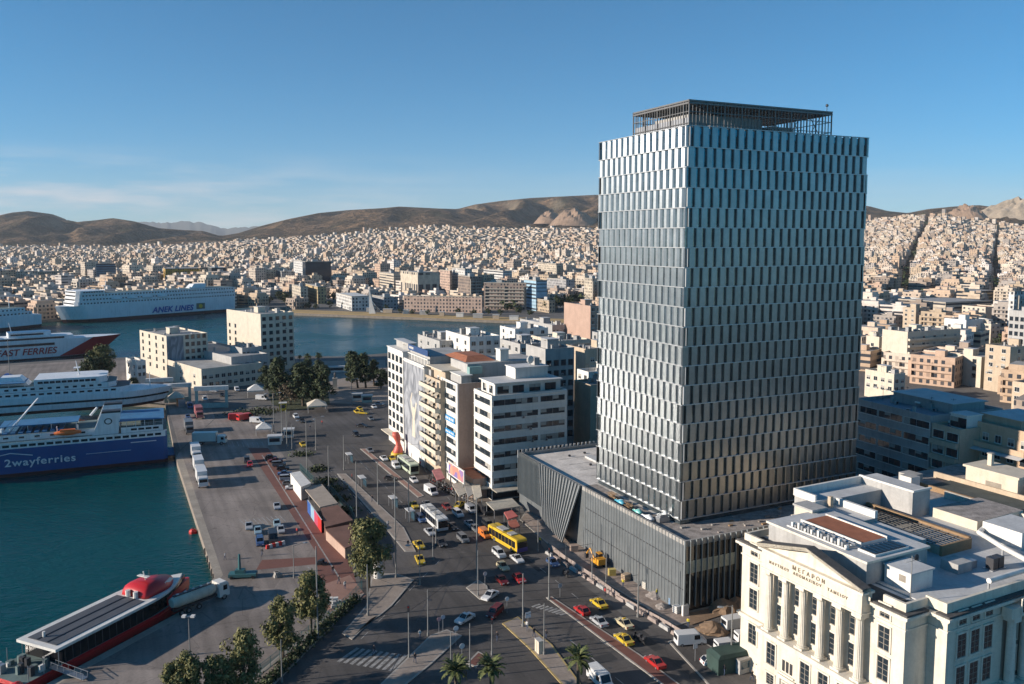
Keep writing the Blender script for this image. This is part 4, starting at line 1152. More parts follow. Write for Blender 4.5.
class Bld:
    """A building in its own frame: x along the face to the viewer, y along the street face, origin at the near corner."""
    def __init__(s, name, spec, ang, label, cat='building', group=None, wall=None, roof=None, colour=None, z0=0, parapet=0.8):
        s.O, s.W, s.D, s.H = spec
        s.t = thing(name, s.O, ang, label, cat, group)
        s.wall = wall or M_WHITE
        mb = MB(); mb.box(0, 0, -.5, s.W, s.D, s.H - parapet, s.wall, top=roof or M_ROOFC)
        o = mb.build('wall', s.t)
        if colour: o.color = (*colour, 1)
        s.pz = s.H - parapet
        mb = MB(); q = .25
        mb.box(0, 0, s.pz, s.W, q, s.H, s.wall); mb.box(0, s.D - q, s.pz, s.W, s.D, s.H, s.wall); mb.box(0, q, s.pz, q, s.D - q, s.H, s.wall); mb.box(s.W - q, q, s.pz, s.W, s.D - q, s.H, s.wall)
        o = mb.build('parapet', s.t)
        if colour: o.color = (*colour, 1)
        s.nw = 0; s.extra = []
    def win(s, face, u, z, w_, h_, kind='plain'):
        me = wget(round(w_, 1), round(h_, 1), kind)
        if face == 'F': loc, rz = (u, -.02, z), 0
        else: loc, rz = (-.02, s.D - u, z), -math.pi / 2
        inst('window', me, s.t, loc, rz); s.nw += 1
    def rows(s, face, n_, floors, w_, h_, kind='plain', z0=4.2, fh=3.3, sill=.9, u0=0, u1=None, kinds=None):
        ln = s.W if face == 'F' else s.D
        u1 = ln if u1 is None else u1
        for fl in range(floors):
            for k in range(n_):
                kd = rnd.choice(kinds) if kinds else kind
                s.win(face, u0 + (u1 - u0) * (k + .5) / n_, z0 + fl * fh + sill, w_, h_, kd)
    def balcony(s, face, u0, u1, z, d_=1.3, rail=1.0, mt=None, railmt=None):
        mb = MB(); mt = mt or s.wall; rm = railmt or mt
        ln = u1 - u0
        def bx(a0, b0, z0_, a1, b1, z1_, m_):
            if face == 'F': mb.box(a0, b0, z0_, a1, b1, z1_, m_)
            else: mb.box(b0, s.D - a1, z0_, b1, s.D - a0, z1_, m_)
        bx(u0, -d_, z - .18, u1, -.01, z, mt)
        bx(u0, -d_ - .003, z, u1, -d_ + .08, z + rail, rm)
        bx(u0, -d_ + .08, z, u0 + .08, -.01, z + rail, rm); bx(u1 - .08, -d_ + .08, z, u1, -.01, z + rail, rm)
        mb.build('balcony', s.t)
    def block(s, name, x0, y0, x1, y1, h_, mt=None, top=None, over=0, z=None):
        z = s.pz if z is None else z
        mb = MB(); mb.box(x0, y0, z, x1, y1, z + h_, mt or s.wall, top=top or M_ROOFW)
        if over: mb.box(x0 - over, y0 - over, z + h_, x1 + over, y1 + over, z + h_ + .22, mt or s.wall, top=top or M_ROOFW)
        return mb.build(name, s.t)
    def clutter(s, n_=8, zone=None):
        x0, y0, x1, y1 = zone or (1, 1, s.W - 1.5, s.D - 1.5)
        for k in range(int(n_ * 1.7)):
            nm = rnd.choice(['air_conditioner', 'air_conditioner', 'water_heater', 'roof_vent', 'aerial', 'aerial', 'roof_store'])
            inst(nm, FIT[nm], s.t, (rnd.uniform(x0, x1), rnd.uniform(y0, y1), s.pz), rnd.choice([0, math.pi / 2, .4, math.pi]))
    def wall_units(s, n_, face='F'):
        for k in range(n_):
            u = rnd.uniform(.08, .92); z = 4 + 3.2 * rnd.randrange(max(1, int((s.H - 5) / 3.2))) + .3
            if face == 'F': inst('air_conditioner', FIT['air_conditioner'], s.t, (s.W * u, -.27, z), 0, scale=(.8, .8, .8))
            else: inst('air_conditioner', FIT['air_conditioner'], s.t, (-.27, s.D * u, z), math.pi / 2, scale=(.8, .8, .8))
def fit_meshes():
    F = {}
    mb = MB(); mb.box(-.45, -.25, .12, .45, .25, .8, M_STEEL); mb.box(-.3, -.27, .2, .3, -.25, .7, M_DARK); mb.box(-.4, -.2, 0, .4, .2, .12, M_CONC); F['air_conditioner'] = mb.mesh('air_conditioner')
    mb = MB(); mb.tube((-.6, 0, 1.2), (.6, 0, 1.2), .26, M_WHITE, n=10); mb.face([(-.6, -.1, 1.0), (.6, -.1, 1.0), (.6, -1.0, .1), (-.6, -1.0, .1)][::-1], M_GLASSB); mb.face([(-.6, -.12, .95), (.6, -.12, .95), (.6, -1.0, .06), (-.6, -1.0, .06)], M_STEEL); mb.box(-.55, -.05, 0, -.48, .05, 1.0, M_STEEL); mb.box(.48, -.05, 0, .55, .05, 1.0, M_STEEL); F['water_heater'] = mb.mesh('water_heater')
    mb = MB(); mb.box(-.3, -.3, 0, .3, .3, 1.5, M_GREYW); mb.box(-.4, -.4, 1.5, .4, .4, 1.62, M_CONC); F['roof_vent'] = mb.mesh('roof_vent')
    mb = MB(); mb.tube((0, 0, 0), (0, 0, 3.0), .04, M_DARK, n=5); mb.box(-.6, -.02, 2.7, .6, .02, 2.75, M_DARK)
    for k in range(5): mb.box(-.5 + .25 * k - .015, -.3, 2.71, -.5 + .25 * k + .015, .3, 2.74, M_DARK)
    F['aerial'] = mb.mesh('aerial')
    mb = MB(); mb.box(-1.2, -.9, 0, 1.2, .9, 2.2, M_GREYW, top=M_ROOFC); mb.box(-1.3, -1.0, 2.2, 1.3, 1.0, 2.32, M_CONC); mb.box(-.4, -.92, 0, .4, -.9, 1.9, M_DARK); F['roof_store'] = mb.mesh('roof_store')
    return F
FIT = fit_meshes()

# A: white ribbon-window office block beside the podium
sp = bspec((492, 501), 474, 567, 396)
A = Bld('office_building', sp, ANG, 'white office building with long ribbon windows next to the grey finned podium', wall=M_WHITE, roof=M_ROOFC, parapet=.7)
fh = (A.H - 3.6) / 7
for fl in range(7):
    z = 3.2 + fl * fh
    A.win('L', A.D * .5, z + 1.1, A.D * .84, fh * .42, 'ribbon')
    A.win('F', A.W * .33 - A.W * .02, z + 1.1, A.W * .58, fh * .42, 'ribbon'); A.win('F', A.W * .80, z + 1.1, A.W * .33, fh * .42, 'ribbon')
mb = MB()
for k in range(8): mb.box(-.10, -.10, 3.1 + k * fh - .1, A.W + .05, -.012, 3.1 + k * fh + .12, M_WHITE); mb.box(-.10, -.01, 3.1 + k * fh - .1, -.012, A.D, 3.1 + k * fh + .12, M_WHITE)
mb.build('floor_band', A.t)
A.block('penthouse', 1.6, 1.6, A.W - 1.2, A.D - 1.2, 3.3, over=.5)
for u in (.13, .33, .55, .76): inst('window', wget(3.2, 1.9, 'ribbon'), A.t, (A.W * u + 1.0, 1.58, A.pz + .7), 0)
for u in (.35, .7): inst('window', wget(2.0, 1.9, 'ribbon'), A.t, (1.58, A.D * u, A.pz + .7), -math.pi / 2)
A.block('stair_tower', A.W * .42, A.D * .45, A.W * .86, A.D * .95, 6.2, over=.25)
mb = MB(); mb.ball((A.W * .66, A.D * .6, A.pz + 8.0), 1.1, M_WHITE, sq=(1, .35, 1)); mb.tube((A.W * .66, A.D * .6, A.pz + 6.3), (A.W * .66, A.D * .6, A.pz + 7.5), .1, M_STEEL); mb.box(A.W * .72, A.D * .6, A.pz + 6.3, A.W * .79, A.D * .8, A.pz + 8.4, M_GREYW); mb.build('satellite_dish', A.t)
mb = MB(); mb.box(.2, -.05, .3, A.W - .2, -.01, 2.9, M_GLASS); mb.box(-.05, .2, .3, -.01, A.D - .2, 2.9, M_GLASS); mb.build('shopfront', A.t)
mb = MB(); mb.box(-.2, -3.4, 3.0, A.W * .7, -.2, 3.2, M_AWN); mb.box(-3.2, .5, 3.0, -.2, A.D, 3.2, M_AWN); mb.build('awning', A.t)

A.clutter(8, (2.2, A.D - 5, A.W - 2, A.D - 1.8)); A.wall_units(5)
# B: narrow block with blue signs and a blank brown party wall
sp = bspec((458, 487), 441, 486, 384)
B = Bld('narrow_office_building', sp, ANG, 'narrow white building with blue signs and a blank pinkish side wall', wall=M_WHITE, roof=M_ROOFC)
B.D = max(B.D, 7.5)
mb = MB(); mb.box(0.3, -.03, 0, B.W + 16, -.0, B.H + .0, M_PINKW); mb.box(B.W, 0, 0, B.W + 16, B.D + 5, B.H - .5, M_PINKW, top=M_ROOFC); mb.build('side_wall', B.t)
fh = (B.H - 4) / 8
for fl in range(8): B.win('L', B.D * .5, 4 + fl * fh + .8, B.D * .78, fh * .5, 'ribbon')
mb = MB()
for z, h_ in ((.60, 1.5), (.47, 1.3)): mb.box(-.22, B.D * .14, B.H * z, -.09, B.D * .86, B.H * z + h_, mat('sign_blue', (0.03, 0.26, 0.55), 0.4, var=.05))
mb.build('sign', B.t)
mb = MB()
for z, h_ in ((.60, 1.5), (.47, 1.3)):
    for k in range(6): mb.box(-.24, B.D * (.20 + .1 * k), B.H * z + .4, -.225, B.D * (.26 + .1 * k), B.H * z + h_ - .4, M_WHITE)
mb.build('sign_marks', B.t)
# taller set-back rear part with glass lantern and red roof
mb = MB(); mb.box(4.5, 4, B.pz, B.W + 18, B.D + 4, B.pz + 5.2, M_GREYW, top=M_ROOFC); mb.box(4.2, 3.6, B.pz + 2.2, 4.5, B.D + 4, B.pz + 2.6, M_WHITE); mb.build('penthouse', B.t)
mb = MB(); mb.box(1.5, 1.0, B.pz, 4.4, B.D + 3, B.pz + 2.6, M_GREYW); mb.box(1.2, .7, B.pz + 2.6, 4.7, B.D + 3, B.pz + 2.8, M_WHITE); mb.build('roof_room', B.t)
mb = MB(); mb.box(4.3, 2.0, B.pz + 2.7, 8.0, 3.9, B.pz + 4.6, mat('pale_green_glass', (0.22, 0.36, 0.34), 0.2, var=.1)); mb.build('glass_lantern', B.t)
mb = MB(); mb.prism([(5.2, 7), (B.W + 6, 7), (B.W + 6, B.D + 11), (5.2, B.D + 11)], B.pz + 5.2, B.pz + 6.4, M_TERRA, scale1=.55); mb.build('roof', B.t)
mb = MB(); mb.box(B.W + 6.5, 5, B.pz + 5.2, B.W + 9, 8, B.pz + 8.2, M_WHITE); mb.box(B.W + 6.3, 4.8, B.pz + 8.2, B.W + 9.2, 8.2, B.pz + 8.5, M_WHITE); mb.build('stair_tower', B.t)

# C: block of balconies with awnings
sp = bspec((441, 479), 424, 446, 381)
Cb = Bld('balcony_apartment_building', sp, ANG, 'apartment block stacked with awning covered balconies beside the blue signed building', wall=M_BEIGE, roof=M_ROOFC)
fh = (Cb.H - 4) / 8
for fl in range(8):
    z = 4 + fl * fh
    Cb.balcony('L', .1, Cb.D - .1, z, 1.5, .95, M_CREAM)
    for k in range(4):
        me = wget(1.6, 2.1, rnd.choice(['plain', 'awning', 'blind', 'awning']))
        inst('window', me, Cb.t, (-.02, Cb.D * (k + .5) / 4, z + .1), -math.pi / 2)
mb = MB(); mb.box(1.6, .3, Cb.pz, Cb.W + 8, Cb.D - .3, Cb.pz + 3.2, M_BEIGE, top=M_ROOFC); mb.box(.6, .1, Cb.pz + 3.2, Cb.W + 8, Cb.D - .1, Cb.pz + 3.5, M_CREAM); mb.build('penthouse', Cb.t)
Cb.clutter(10, (2, 1, Cb.W, Cb.D - 1))

# D: white gridded block with a tall mural panel
sp = bspec((425, 468), 404, 440, 366)
D1 = Bld('mural_building', sp, ANG, 'white office block with a tall mural of an arching white figure on its street front', wall=M_WHITE, roof=M_ROOFC)
mur = bpy.data.materials.new('painted_mural'); n, l, b = nodes_of(mur); b.inputs['Roughness'].default_value = .8
tcn = n.new('ShaderNodeTexCoord'); mpn = n.new('ShaderNodeMapping'); l.new(tcn.outputs['Object'], mpn.inputs['Vector']); mpn.inputs['Scale'].default_value = (.3, .16, .09)
wvn = n.new('ShaderNodeTexNoise'); wvn.inputs['Scale'].default_value = 1.2; wvn.inputs['Distortion'].default_value = 2.2; l.new(mpn.outputs[0], wvn.inputs['Vector'])
crn = n.new('ShaderNodeValToRGB'); crn.color_ramp.elements[0].position = .42; crn.color_ramp.elements[0].color = (.16, .17, .19, 1); crn.color_ramp.elements[1].position = .60; crn.color_ramp.elements[1].color = (.34, .35, .37, 1)
l.new(wvn.outputs['Fac'], crn.inputs['Fac']); l.new(crn.outputs[0], b.inputs['Base Color'])
mb = MB(); mb.box(-.12, .4, 4.2, -.01, D1.D - .3, D1.H - 1.0, mur); mb.build('mural', D1.t)
mb = MB()
yc, hh = D1.D * .5, D1.H
def limb(pts, r):
    for (a, b_, ra, rb) in pts: mb.tube((-.14, a[0], a[1]), (-.14, b_[0], b_[1]), ra, M_CREAM, r1=rb, n=6)
limb([((yc, hh * .24), (yc, hh * .42), 1.5, 1.1), ((yc, hh * .42), (yc + 2.6, hh * .60), .8, .5), ((yc, hh * .42), (yc - 2.6, hh * .60), .8, .5), ((yc, hh * .46), (yc, hh * .54), .8, .6), ((yc + 2.6, hh * .6), (yc + 1.2, hh * .68), .4, .3)], 1)
o = mb.build('mural_figure', D1.t); o.scale = (.12, 1, 1); o.location.x = -.11
mb = MB(); mb.box(-.4, 0, D1.H - .6, D1.W, D1.D, D1.H - .3, M_WHITE); mb.build('cornice', D1.t)
mb = MB(); mb.box(2, .5, D1.pz, D1.W + 10, D1.D - .5, D1.pz + 3.2, M_GREYW, top=M_ROOFC)
for k in range(7): mb.box(1.5, .6 + k * (D1.D - 1.4) / 6, D1.pz, 1.7, .8 + k * (D1.D - 1.4) / 6, D1.pz + 2.2, M_WHITE)
mb.box(1.2, .4, D1.pz + 2.2, 2, D1.D - .4, D1.pz + 2.5, M_WHITE); mb.build('penthouse', D1.t)
mb = MB(); mb.box(1.3, .5, D1.pz + 3.3, 1.6, D1.D - .6, D1.pz + 5.0, mat('sign_navy', (0.03, 0.07, 0.18), .5, var=.1)); mb.build('roof_sign', D1.t)
mb = MB()
for k in range(5): mb.box(1.26, D1.D - 2.2 - .8 * k, D1.pz + 3.8, 1.29, D1.D - 1.7 - .8 * k, D1.pz + 4.5, M_WHITE)
mb.build('sign_marks', D1.t)

sp = bspec((404, 451), 388, 420, 352)
D2 = Bld('white_grid_building', sp, ANG, 'white office block with a regular grid of small windows beside the mural', wall=M_WHITE, roof=M_ROOFW)
D2.rows('L', 4, 8, 2.2, 1.7, 'dark', z0=5, fh=(D2.H - 6) / 8, sill=.5)
mb = MB(); mb.box(-.25, -.2, D2.H - .1, D2.W, D2.D + .2, D2.H + .15, M_WHITE); mb.build('cornice', D2.t)
D2.block('penthouse', 2.5, 1.2, D2.W - 1, D2.D - 1.5, 3.0, mt=M_GREYW, over=.6)
D2.clutter(6, (3, 2, D2.W - 2, D2.D - 2))
mb = MB(); mb.box(-2.6, -.3, 3.6, -.1, D2.D, 3.85, M_CREAM); mb.build('canopy', D2.t)

# E: roofs behind these, seen from above
def simple(name, near, left, right, top, label, wall, roof=M_ROOFC, rowsF=None, rowsL=None, clutter=6, ang=ANG, hut=True, colour=None, cat='building', fh=3.2, kindsF=None, kindsL=None, z0=3.5, group=None, balF=False, balL=False):
    bb = Bld(name, bspec(near, left, right, top, ang), ang, label, cat, group, wall=wall, roof=roof, colour=colour)
    nf = max(1, int((bb.H - z0) / fh))
    if rowsF:
        for fl in range(nf):
            bb.rows('F', rowsF, 1, min(1.7, bb.W / rowsF * .6), 1.6, z0=z0 + fl * fh, fh=fh, sill=.8 if not balF else .1, kinds=kindsF or ['plain', 'plain', 'blind'])
            if balF: bb.balcony('F', .3, bb.W - .3, z0 + fl * fh, 1.2, .9, bb.wall if not colour else M_CREAM)
    if rowsL:
        for fl in range(nf):
            bb.rows('L', rowsL, 1, min(1.7, bb.D / rowsL * .6), 1.6, z0=z0 + fl * fh, fh=fh, sill=.8 if not balL else .1, kinds=kindsL or ['plain', 'plain', 'blind'])
            if balL: bb.balcony('L', .3, bb.D - .3, z0 + fl * fh, 1.2, .9, bb.wall if not colour else M_CREAM)
    if hut: bb.block('stair_tower', bb.W * .35, bb.D * .4, bb.W * .35 + min(4, bb.W * .5), bb.D * .4 + min(4.5, bb.D * .5), 2.8, over=.2)
    bb.clutter(clutter)
    if clutter > 3:
        if rowsF: bb.wall_units(5, 'F')
        if rowsL: bb.wall_units(3, 'L')
    return bb
simple('apartment_building', (545, 452), 526, 574, 349, 'low grey building with dark banded floors beyond the white office building', M_GREYW, rowsF=4, rowsL=2, kindsF=['dark'])
simple('apartment_building', (590, 452), 574, 640, 385, 'peach apartment building partly hidden by the tall tower', M_BEIGE, rowsL=None, rowsF=3)
simple('apartment_building', (588, 430), 577, 640, 372, 'white building with several chimneys peeping out behind the tall tower', M_WHITE, rowsF=4, rowsL=2, clutter=12)
simple('apartment_building', (520, 415), 500, 548, 344, 'grey roofed block behind the red tiled roof', M_GREYW, rowsF=4, rowsL=3, clutter=12)
simple('apartment_building', (470, 405), 446, 500, 337, 'white flat block with a water tank hut behind the balcony block', M_WHITE, rowsF=4, rowsL=3, clutter=14)
simple('apartment_building', (440, 398), 418, 470, 341, 'grey flat block behind the mural building', M_GREYW, rowsF=4, rowsL=3, clutter=12)
simple('apartment_building', (585, 405), 566, 640, 349, 'low block with cluttered terrace behind the grey banded building', M_BEIGE, roof=M_ROOFC, rowsF=4, clutter=12)
simple('apartment_building', (556, 390), 530, 590, 341, 'tan block with small roof huts near the basin', M_CREAM, rowsF=5, rowsL=3, clutter=12)
simple('apartment_building', (515, 378), 500, 548, 329, 'white building with a bluish shaded side by the basin', M_WHITE, roof=M_ROOFW, rowsF=3, rowsL=2, clutter=3)
simple('apartment_building', (552, 366), 520, 566, 325, 'pale grey building standing against the basin water', M_GREYW, roof=M_ROOFW, rowsF=4, rowsL=3, clutter=5)
simple('apartment_building', (610, 388), 592, 660, 335, 'grey glazed block close behind the tall tower', M_GREYW, rowsF=4, rowsL=3, clutter=5)
simple('pink_apartment_building', (590, 372), 564, 606, 306, 'blank peach coloured slab building at the end of the basin', M_PINKW, roof=M_ROOFC, rowsF=3, clutter=4)

# F: blue-shaded office in the shadow of the tower, and its neighbours
fa = math.radians(-29)
O = Vector((83, 190, 0))
def free(name, O, W_, D_, H_, ang, label, wall, **k):
    return Bld(name, (O, W_, D_, H_), ang, label, k.pop('cat', 'building'), k.pop('group', None), wall=wall, **k)
def corner(px, py_top, H_):
    """A point under the roof edge seen at (px, py_top) when the roof is H_ high."""
    p = at(px, py_top, H_); return Vector((p.x, p.y, 0))
p0 = corner(855, 398, 27.0); p1 = corner(931, 416, 27.0); dv = p1 - p0
fa = math.atan2(dv.y, dv.x)
G1 = free('banded_office_building', p0, dv.length, 22, 27.0, fa, 'grey banded office building standing in the shade behind the tall tower', M_GREYW, roof=mat('shade_blue_roof', (0.20, 0.25, 0.29), .8, var=.2))  # roof base colour carries the blue of the tower's shade
for fl in range(7):
    z = 2.2 + fl * 3.45
    for k in range(3): G1.win('F', G1.W * (k + .5) / 3, z + 1.1, G1.W * .31, 1.5, 'ribbon')
G1.block('penthouse', G1.W * .15, 9, G1.W * .9, 19, 2.2, over=.5); G1.clutter(10)
p2 = corner(966, 422, 26.0)
G2 = free('balcony_office_building', p1 + (p1 - p0).normalized() * .4, (p2 - p1).length, 20, 25.6, fa, 'beige building with a white roof box between the banded office and the peach block', M_BEIGE, roof=M_ROOFC)
for fl in range(7):
    z = 2.0 + fl * 3.3
    for k in range(2): G2.win('F', G2.W * (k + .5) / 2, z + .9, G2.W * .38, 1.7, 'ribbon')
    G2.balcony('F', .2, G2.W - .2, z - .2, 1.0, .9)
G2.block('roof_room', G2.W * .35, 2.5, G2.W * .9, 7, 3.2, mt=M_WHITE, over=.2)
inst('window', wget(4.0, 2.2, 'ribbon'), G2.t, (G2.W * .63, 2.48, G2.pz + .5), 0); G2.clutter(8)
G3 = free('peach_apartment_building', p2 + dv.normalized() * .4, 14.5, 24, 26.8, fa, 'peach apartment block with awnings and a big blank side wall', mat('peach_plaster', (0.52, 0.37, 0.25), .85, var=.1, scale=.3, streak=.12), roof=mat('blue_roof', (0.17, 0.24, 0.32), .7, var=.2))
for fl in range(7):
    z = 2.0 + fl * 3.4
    for k in range(5): G3.win('F', 1.6 + (G3.W - 3) * k / 4, z + .8, 1.3, 1.5, rnd.choice(['dark', 'plain', 'blind']))
G3.balcony('F', .1, G3.W - .1, 2.0 + 6 * 3.4 - .3, 1.8, .9)
mb = MB(); zt = 2 + 5 * 3.4 + 2.6
mb.face([(.2, -.1, zt + .6), (G3.W - .2, -.1, zt + .6), (G3.W - .2, -3.0, zt - .2), (.2, -3.0, zt - .2)][::-1], M_ROOFW); mb.face([(.2, -.12, zt + .55), (G3.W - .2, -.12, zt + .55), (G3.W - .2, -3.0, zt - .25), (.2, -3.0, zt - .25)], M_ROOFW)
mb.build('awning', G3.t)
G3.block('penthouse', 1, 3, 10, 14, 1.9, over=.3)
simple('apartment_building', (893, 402), 865, 905, 374, 'white low block with glass front rooms beside the tall tower', M_CREAM, rowsL=4, rowsF=2, clutter=8)
simple('apartment_building', (906, 374), 882, 960, 332, 'cream six storey block with deep balconies and a blank lit end wall', M_CREAM, rowsF=5, clutter=10, balF=True)
simple('apartment_building', (878, 368), 866, 884, 337, 'narrow pale block tucked against the tall tower', M_CREAM, rowsL=1, clutter=4)
simple('apartment_building', (980, 388), 942, 1002, 357, 'cream block with a lit blank front and a hole like window', M_CREAM, rowsL=3, clutter=6, kindsL=['dark'])
simple('apartment_building', (1008, 394), 985, 1060, 347, 'tall thin beige block with vertical ribs at the edge of the boulevard', M_BEIGE, rowsF=3, rowsL=2, clutter=4)
simple('apartment_building', (1030, 424), 1012, 1120, 384, 'house with a red tiled roof edge near the peach block', M_BEIGE, roof=M_TERRA, rowsL=2, clutter=3)
simple('apartment_building', (965, 346), 944, 988, 320, 'small white block with light blue walls on the way to the boulevard', M_WHITE, rowsF=3, rowsL=2, clutter=3)
simple('apartment_building', (990, 346), 976, 1000, 324, 'cream stucco block with dark top windows next to the light blue block', M_CREAM, rowsF=2, rowsL=2, clutter=3)
simple('apartment_building', (915, 332), 903, 930, 308, 'narrow peach tower house above the low roofs', M_BEIGE, rowsF=2, rowsL=2, clutter=2)
simple('school_building', (932, 313), 872, 966, 299, 'long white school like block with many square windows', M_WHITE, rowsL=8, rowsF=4, clutter=2, hut=False)
simple('warehouse', (985, 320), 962, 1000, 307, 'long low hall with a reddish roof by the boulevard', M_CREAM, roof=M_TERRA, rowsL=5, clutter=0, hut=False)
simple('office_slab', (1032, 392), 1008, 1120, 312, 'dark tower block in shade cut off by the edge of view', M_GREYW, rowsL=5, rowsF=3, clutter=2, kindsL=['dark'])

# G: buildings on the pier
PANG = math.radians(43)
H1 = simple('pier_building', (168, 380), 140, 208, 336, 'old cream six storey building with a painted grey mural wall on the pier', M_CREAM, rowsL=4, clutter=6, fh=3.4, kindsL=['dark'], ang=PANG)
for fl in range(5): H1.rows('F', 4, 1, 1.5, 1.7, 'dark', z0=4 + fl * 3.4, u0=H1.W * .42, u1=H1.W * .98)
mb = MB(); mb.box(.1, -.06, 1, H1.W * .40, -.01, H1.H - .5, mur); mb.build('mural', H1.t)
H2 = simple('white_harbour_building', (262, 372), 227, 294, 314, 'big white six storey harbour office with rows of square windows', M_CREAM, roof=M_ROOFC, rowsF=5, rowsL=None, clutter=6, fh=3.5, kindsF=['dark'], ang=PANG)
for fl in range(5): H2.rows('L', 2, 1, 1.6, 1.7, 'dark', z0=5 + fl * 3.5, u0=0, u1=H2.D * .35)
simple('market_hall', (202, 391), 150, 262, 369, 'long low yellowish hall with dark strip openings on the pier', M_CREAM, rowsF=10, rowsL=4, clutter=0, hut=False, ang=PANG, z0=1.0, fh=3.2)
simple('low_hall', (232, 384), 178, 268, 357, 'low building with a flat grey roof between the two harbour blocks', M_GREYW, rowsF=6, clutter=4, hut=False, ang=PANG)
mb = MB()
simple('small_white_house', (138, 386), 126, 146, 361, 'small white house beside the mural building on the pier', M_WHITE, rowsL=2, rowsF=2, clutter=1, hut=False, ang=PANG)
simple('mosaic_building', (243, 378), 230, 262, 348, 'low building with an orange and white painted wall next to the big white block', M_GREYW, rowsF=5, clutter=2, hut=False, ang=PANG)
# ------------------------------------------------------------------ ships
M_HULLW = mat('ship_white', (0.74, 0.75, 0.75), 0.45, var=0.07, scale=0.15, streak=0.18)
M_HULLB = mat('hull_blue', (0.014, 0.080, 0.25), 0.4, var=0.08, scale=0.15)
M_BOOT = mat('boot_topping', (0.07, 0.018, 0.016), 0.6, var=0.2, scale=0.3)
M_DECKB = mat('deck_blue', (0.04, 0.17, 0.33), 0.7, var=0.15, scale=0.3)
M_DECKG = mat('deck_green', (0.13, 0.18, 0.17), 0.8, var=0.2, scale=0.3)
M_DECKR = mat('deck_brown', (0.22, 0.13, 0.11), 0.8, var=0.2, scale=0.3)
M_SWIN = glass('ship_window', (0.015, 0.02, 0.028), 0.1)
def hull_outline(Ln, B, bow, stern_round=1.0, nb=8):
    """Plan outline from stern (x=0) to bow (x=Ln), counter-clockwise."""
    pts = [(0, -B / 2 + stern_round), (stern_round, -B / 2)]
    for k in range(nb + 1):
        t = k / nb; pts.append((Ln - bow + bow * t, -B / 2 * (1 - t ** 2.0)))
    for k in range(nb - 1, -1, -1):
        t = k / nb; pts.append((Ln - bow + bow * t, B / 2 * (1 - t ** 2.0)))
    pts += [(stern_round, B / 2), (0, B / 2 - stern_round)]
    return pts
def hull(root, Ln, B, bow, bands, rake=3.0, name='hull'):
    """bands: list of (z0, z1, material). The bow leans out as it rises."""
    zmax = bands[-1][1]; z_low = bands[0][0]
    mb = MB()
    def ring(z):
        t = (z - z_low) / (zmax - z_low)
        o = hull_outline(Ln - rake * (1 - t), B * (0.94 + .06 * min(1, t * 2)), bow)
        return [(p[0], p[1], z) for p in o]
    for i, (z0, z1, mt) in enumerate(bands): mb.loft([ring(z0), ring(z1)], mt, cap=(i == len(bands) - 1))
    return mb.build(name, root)
def tier(root, name, x0, x1, B, z0, z1, mt, top=None, wins=None, front=0.0, wz=(.35, .7), solid=False, gap=2.4):
    """One deck of superstructure; wins = window width, a dark band when solid."""
    mb = MB()
    mb.prism([(x0, -B / 2), (x1, -B / 2), (x1 + front, -B / 2 + 2.5), (x1 + front, B / 2 - 2.5), (x1, B / 2), (x0, B / 2)], z0, z1, mt, top=top or mt)
    if wins:
        a, b_ = z0 + (z1 - z0) * wz[0], z0 + (z1 - z0) * wz[1]
        for sgn in (-1, 1):
            y = sgn * B / 2
            if solid: mb.box(x0 + 1, min(y, y + sgn * .04), a, x1 - 1, max(y, y + sgn * .04), b_, M_SWIN)
            else:
                x = x0 + 1.2
                while x + wins < x1 - .8:
                    mb.box(x, min(y, y + sgn * .04), a, x + wins, max(y, y + sgn * .04), b_, M_SWIN); x += wins + gap
        if front: mb.box(x1 + front - .03, -B / 2 + 3, a, x1 + front + .04, B / 2 - 3, b_, M_SWIN)
    return mb.build(name, root)
def rail(mb, pts, z, h_=1.1, mt=None):
    mt = mt or M_HULLW
    for a, b_ in zip(pts, pts[1:]):
        mb.tube((*a, z + h_), (*b_, z + h_), .05, mt, n=4); mb.tube((*a, z + h_ * .5), (*b_, z + h_ * .5), .03, mt, n=4)
        d = Vector(b_) - Vector(a); k = max(1, int(d.length / 2))
        for i in range(k): p = Vector(a) + d * i / k; mb.tube((p.x, p.y, z), (p.x, p.y, z + h_), .035, mt, n=4)
def ship_text(root, txt, x, y, z, size, mt, facing, shear=0.0, bold=0.02, spacing=1.0):
    """facing +1: letters on the port side (local +y), -1: starboard."""
    right = (-1, 0, 0) if facing > 0 else (1, 0, 0)
    return lettering(txt, size, .05, mt, 'lettering', root, wall_matrix((x, y, z), right), shear=shear, bold=bold, spacing=spacing)
def boat_mesh(ln, mt=M_ORANGE):
    mb = MB(); rings = []
    for k in range(9):
        t = k / 8; w_ = 1.15 * math.sin(math.pi * (.08 + .84 * t)) ** .6
        rings.append([(ln * (t - .5), w_ * math.cos(a * math.pi / 6), .75 * w_ * math.sin(a * math.pi / 6) * (1.15 if a < 6 else 1)) for a in range(12)])
    mb.loft([r[::-1] for r in rings], mt); mb.box(-ln * .28, -.65, .6, ln * .28, .65, 1.15, mt)
    return mb.mesh('lifeboat', smooth=False)
LIFEBOAT = boat_mesh(7.0); LIFEBOATW = boat_mesh(7.0, M_HULLW)

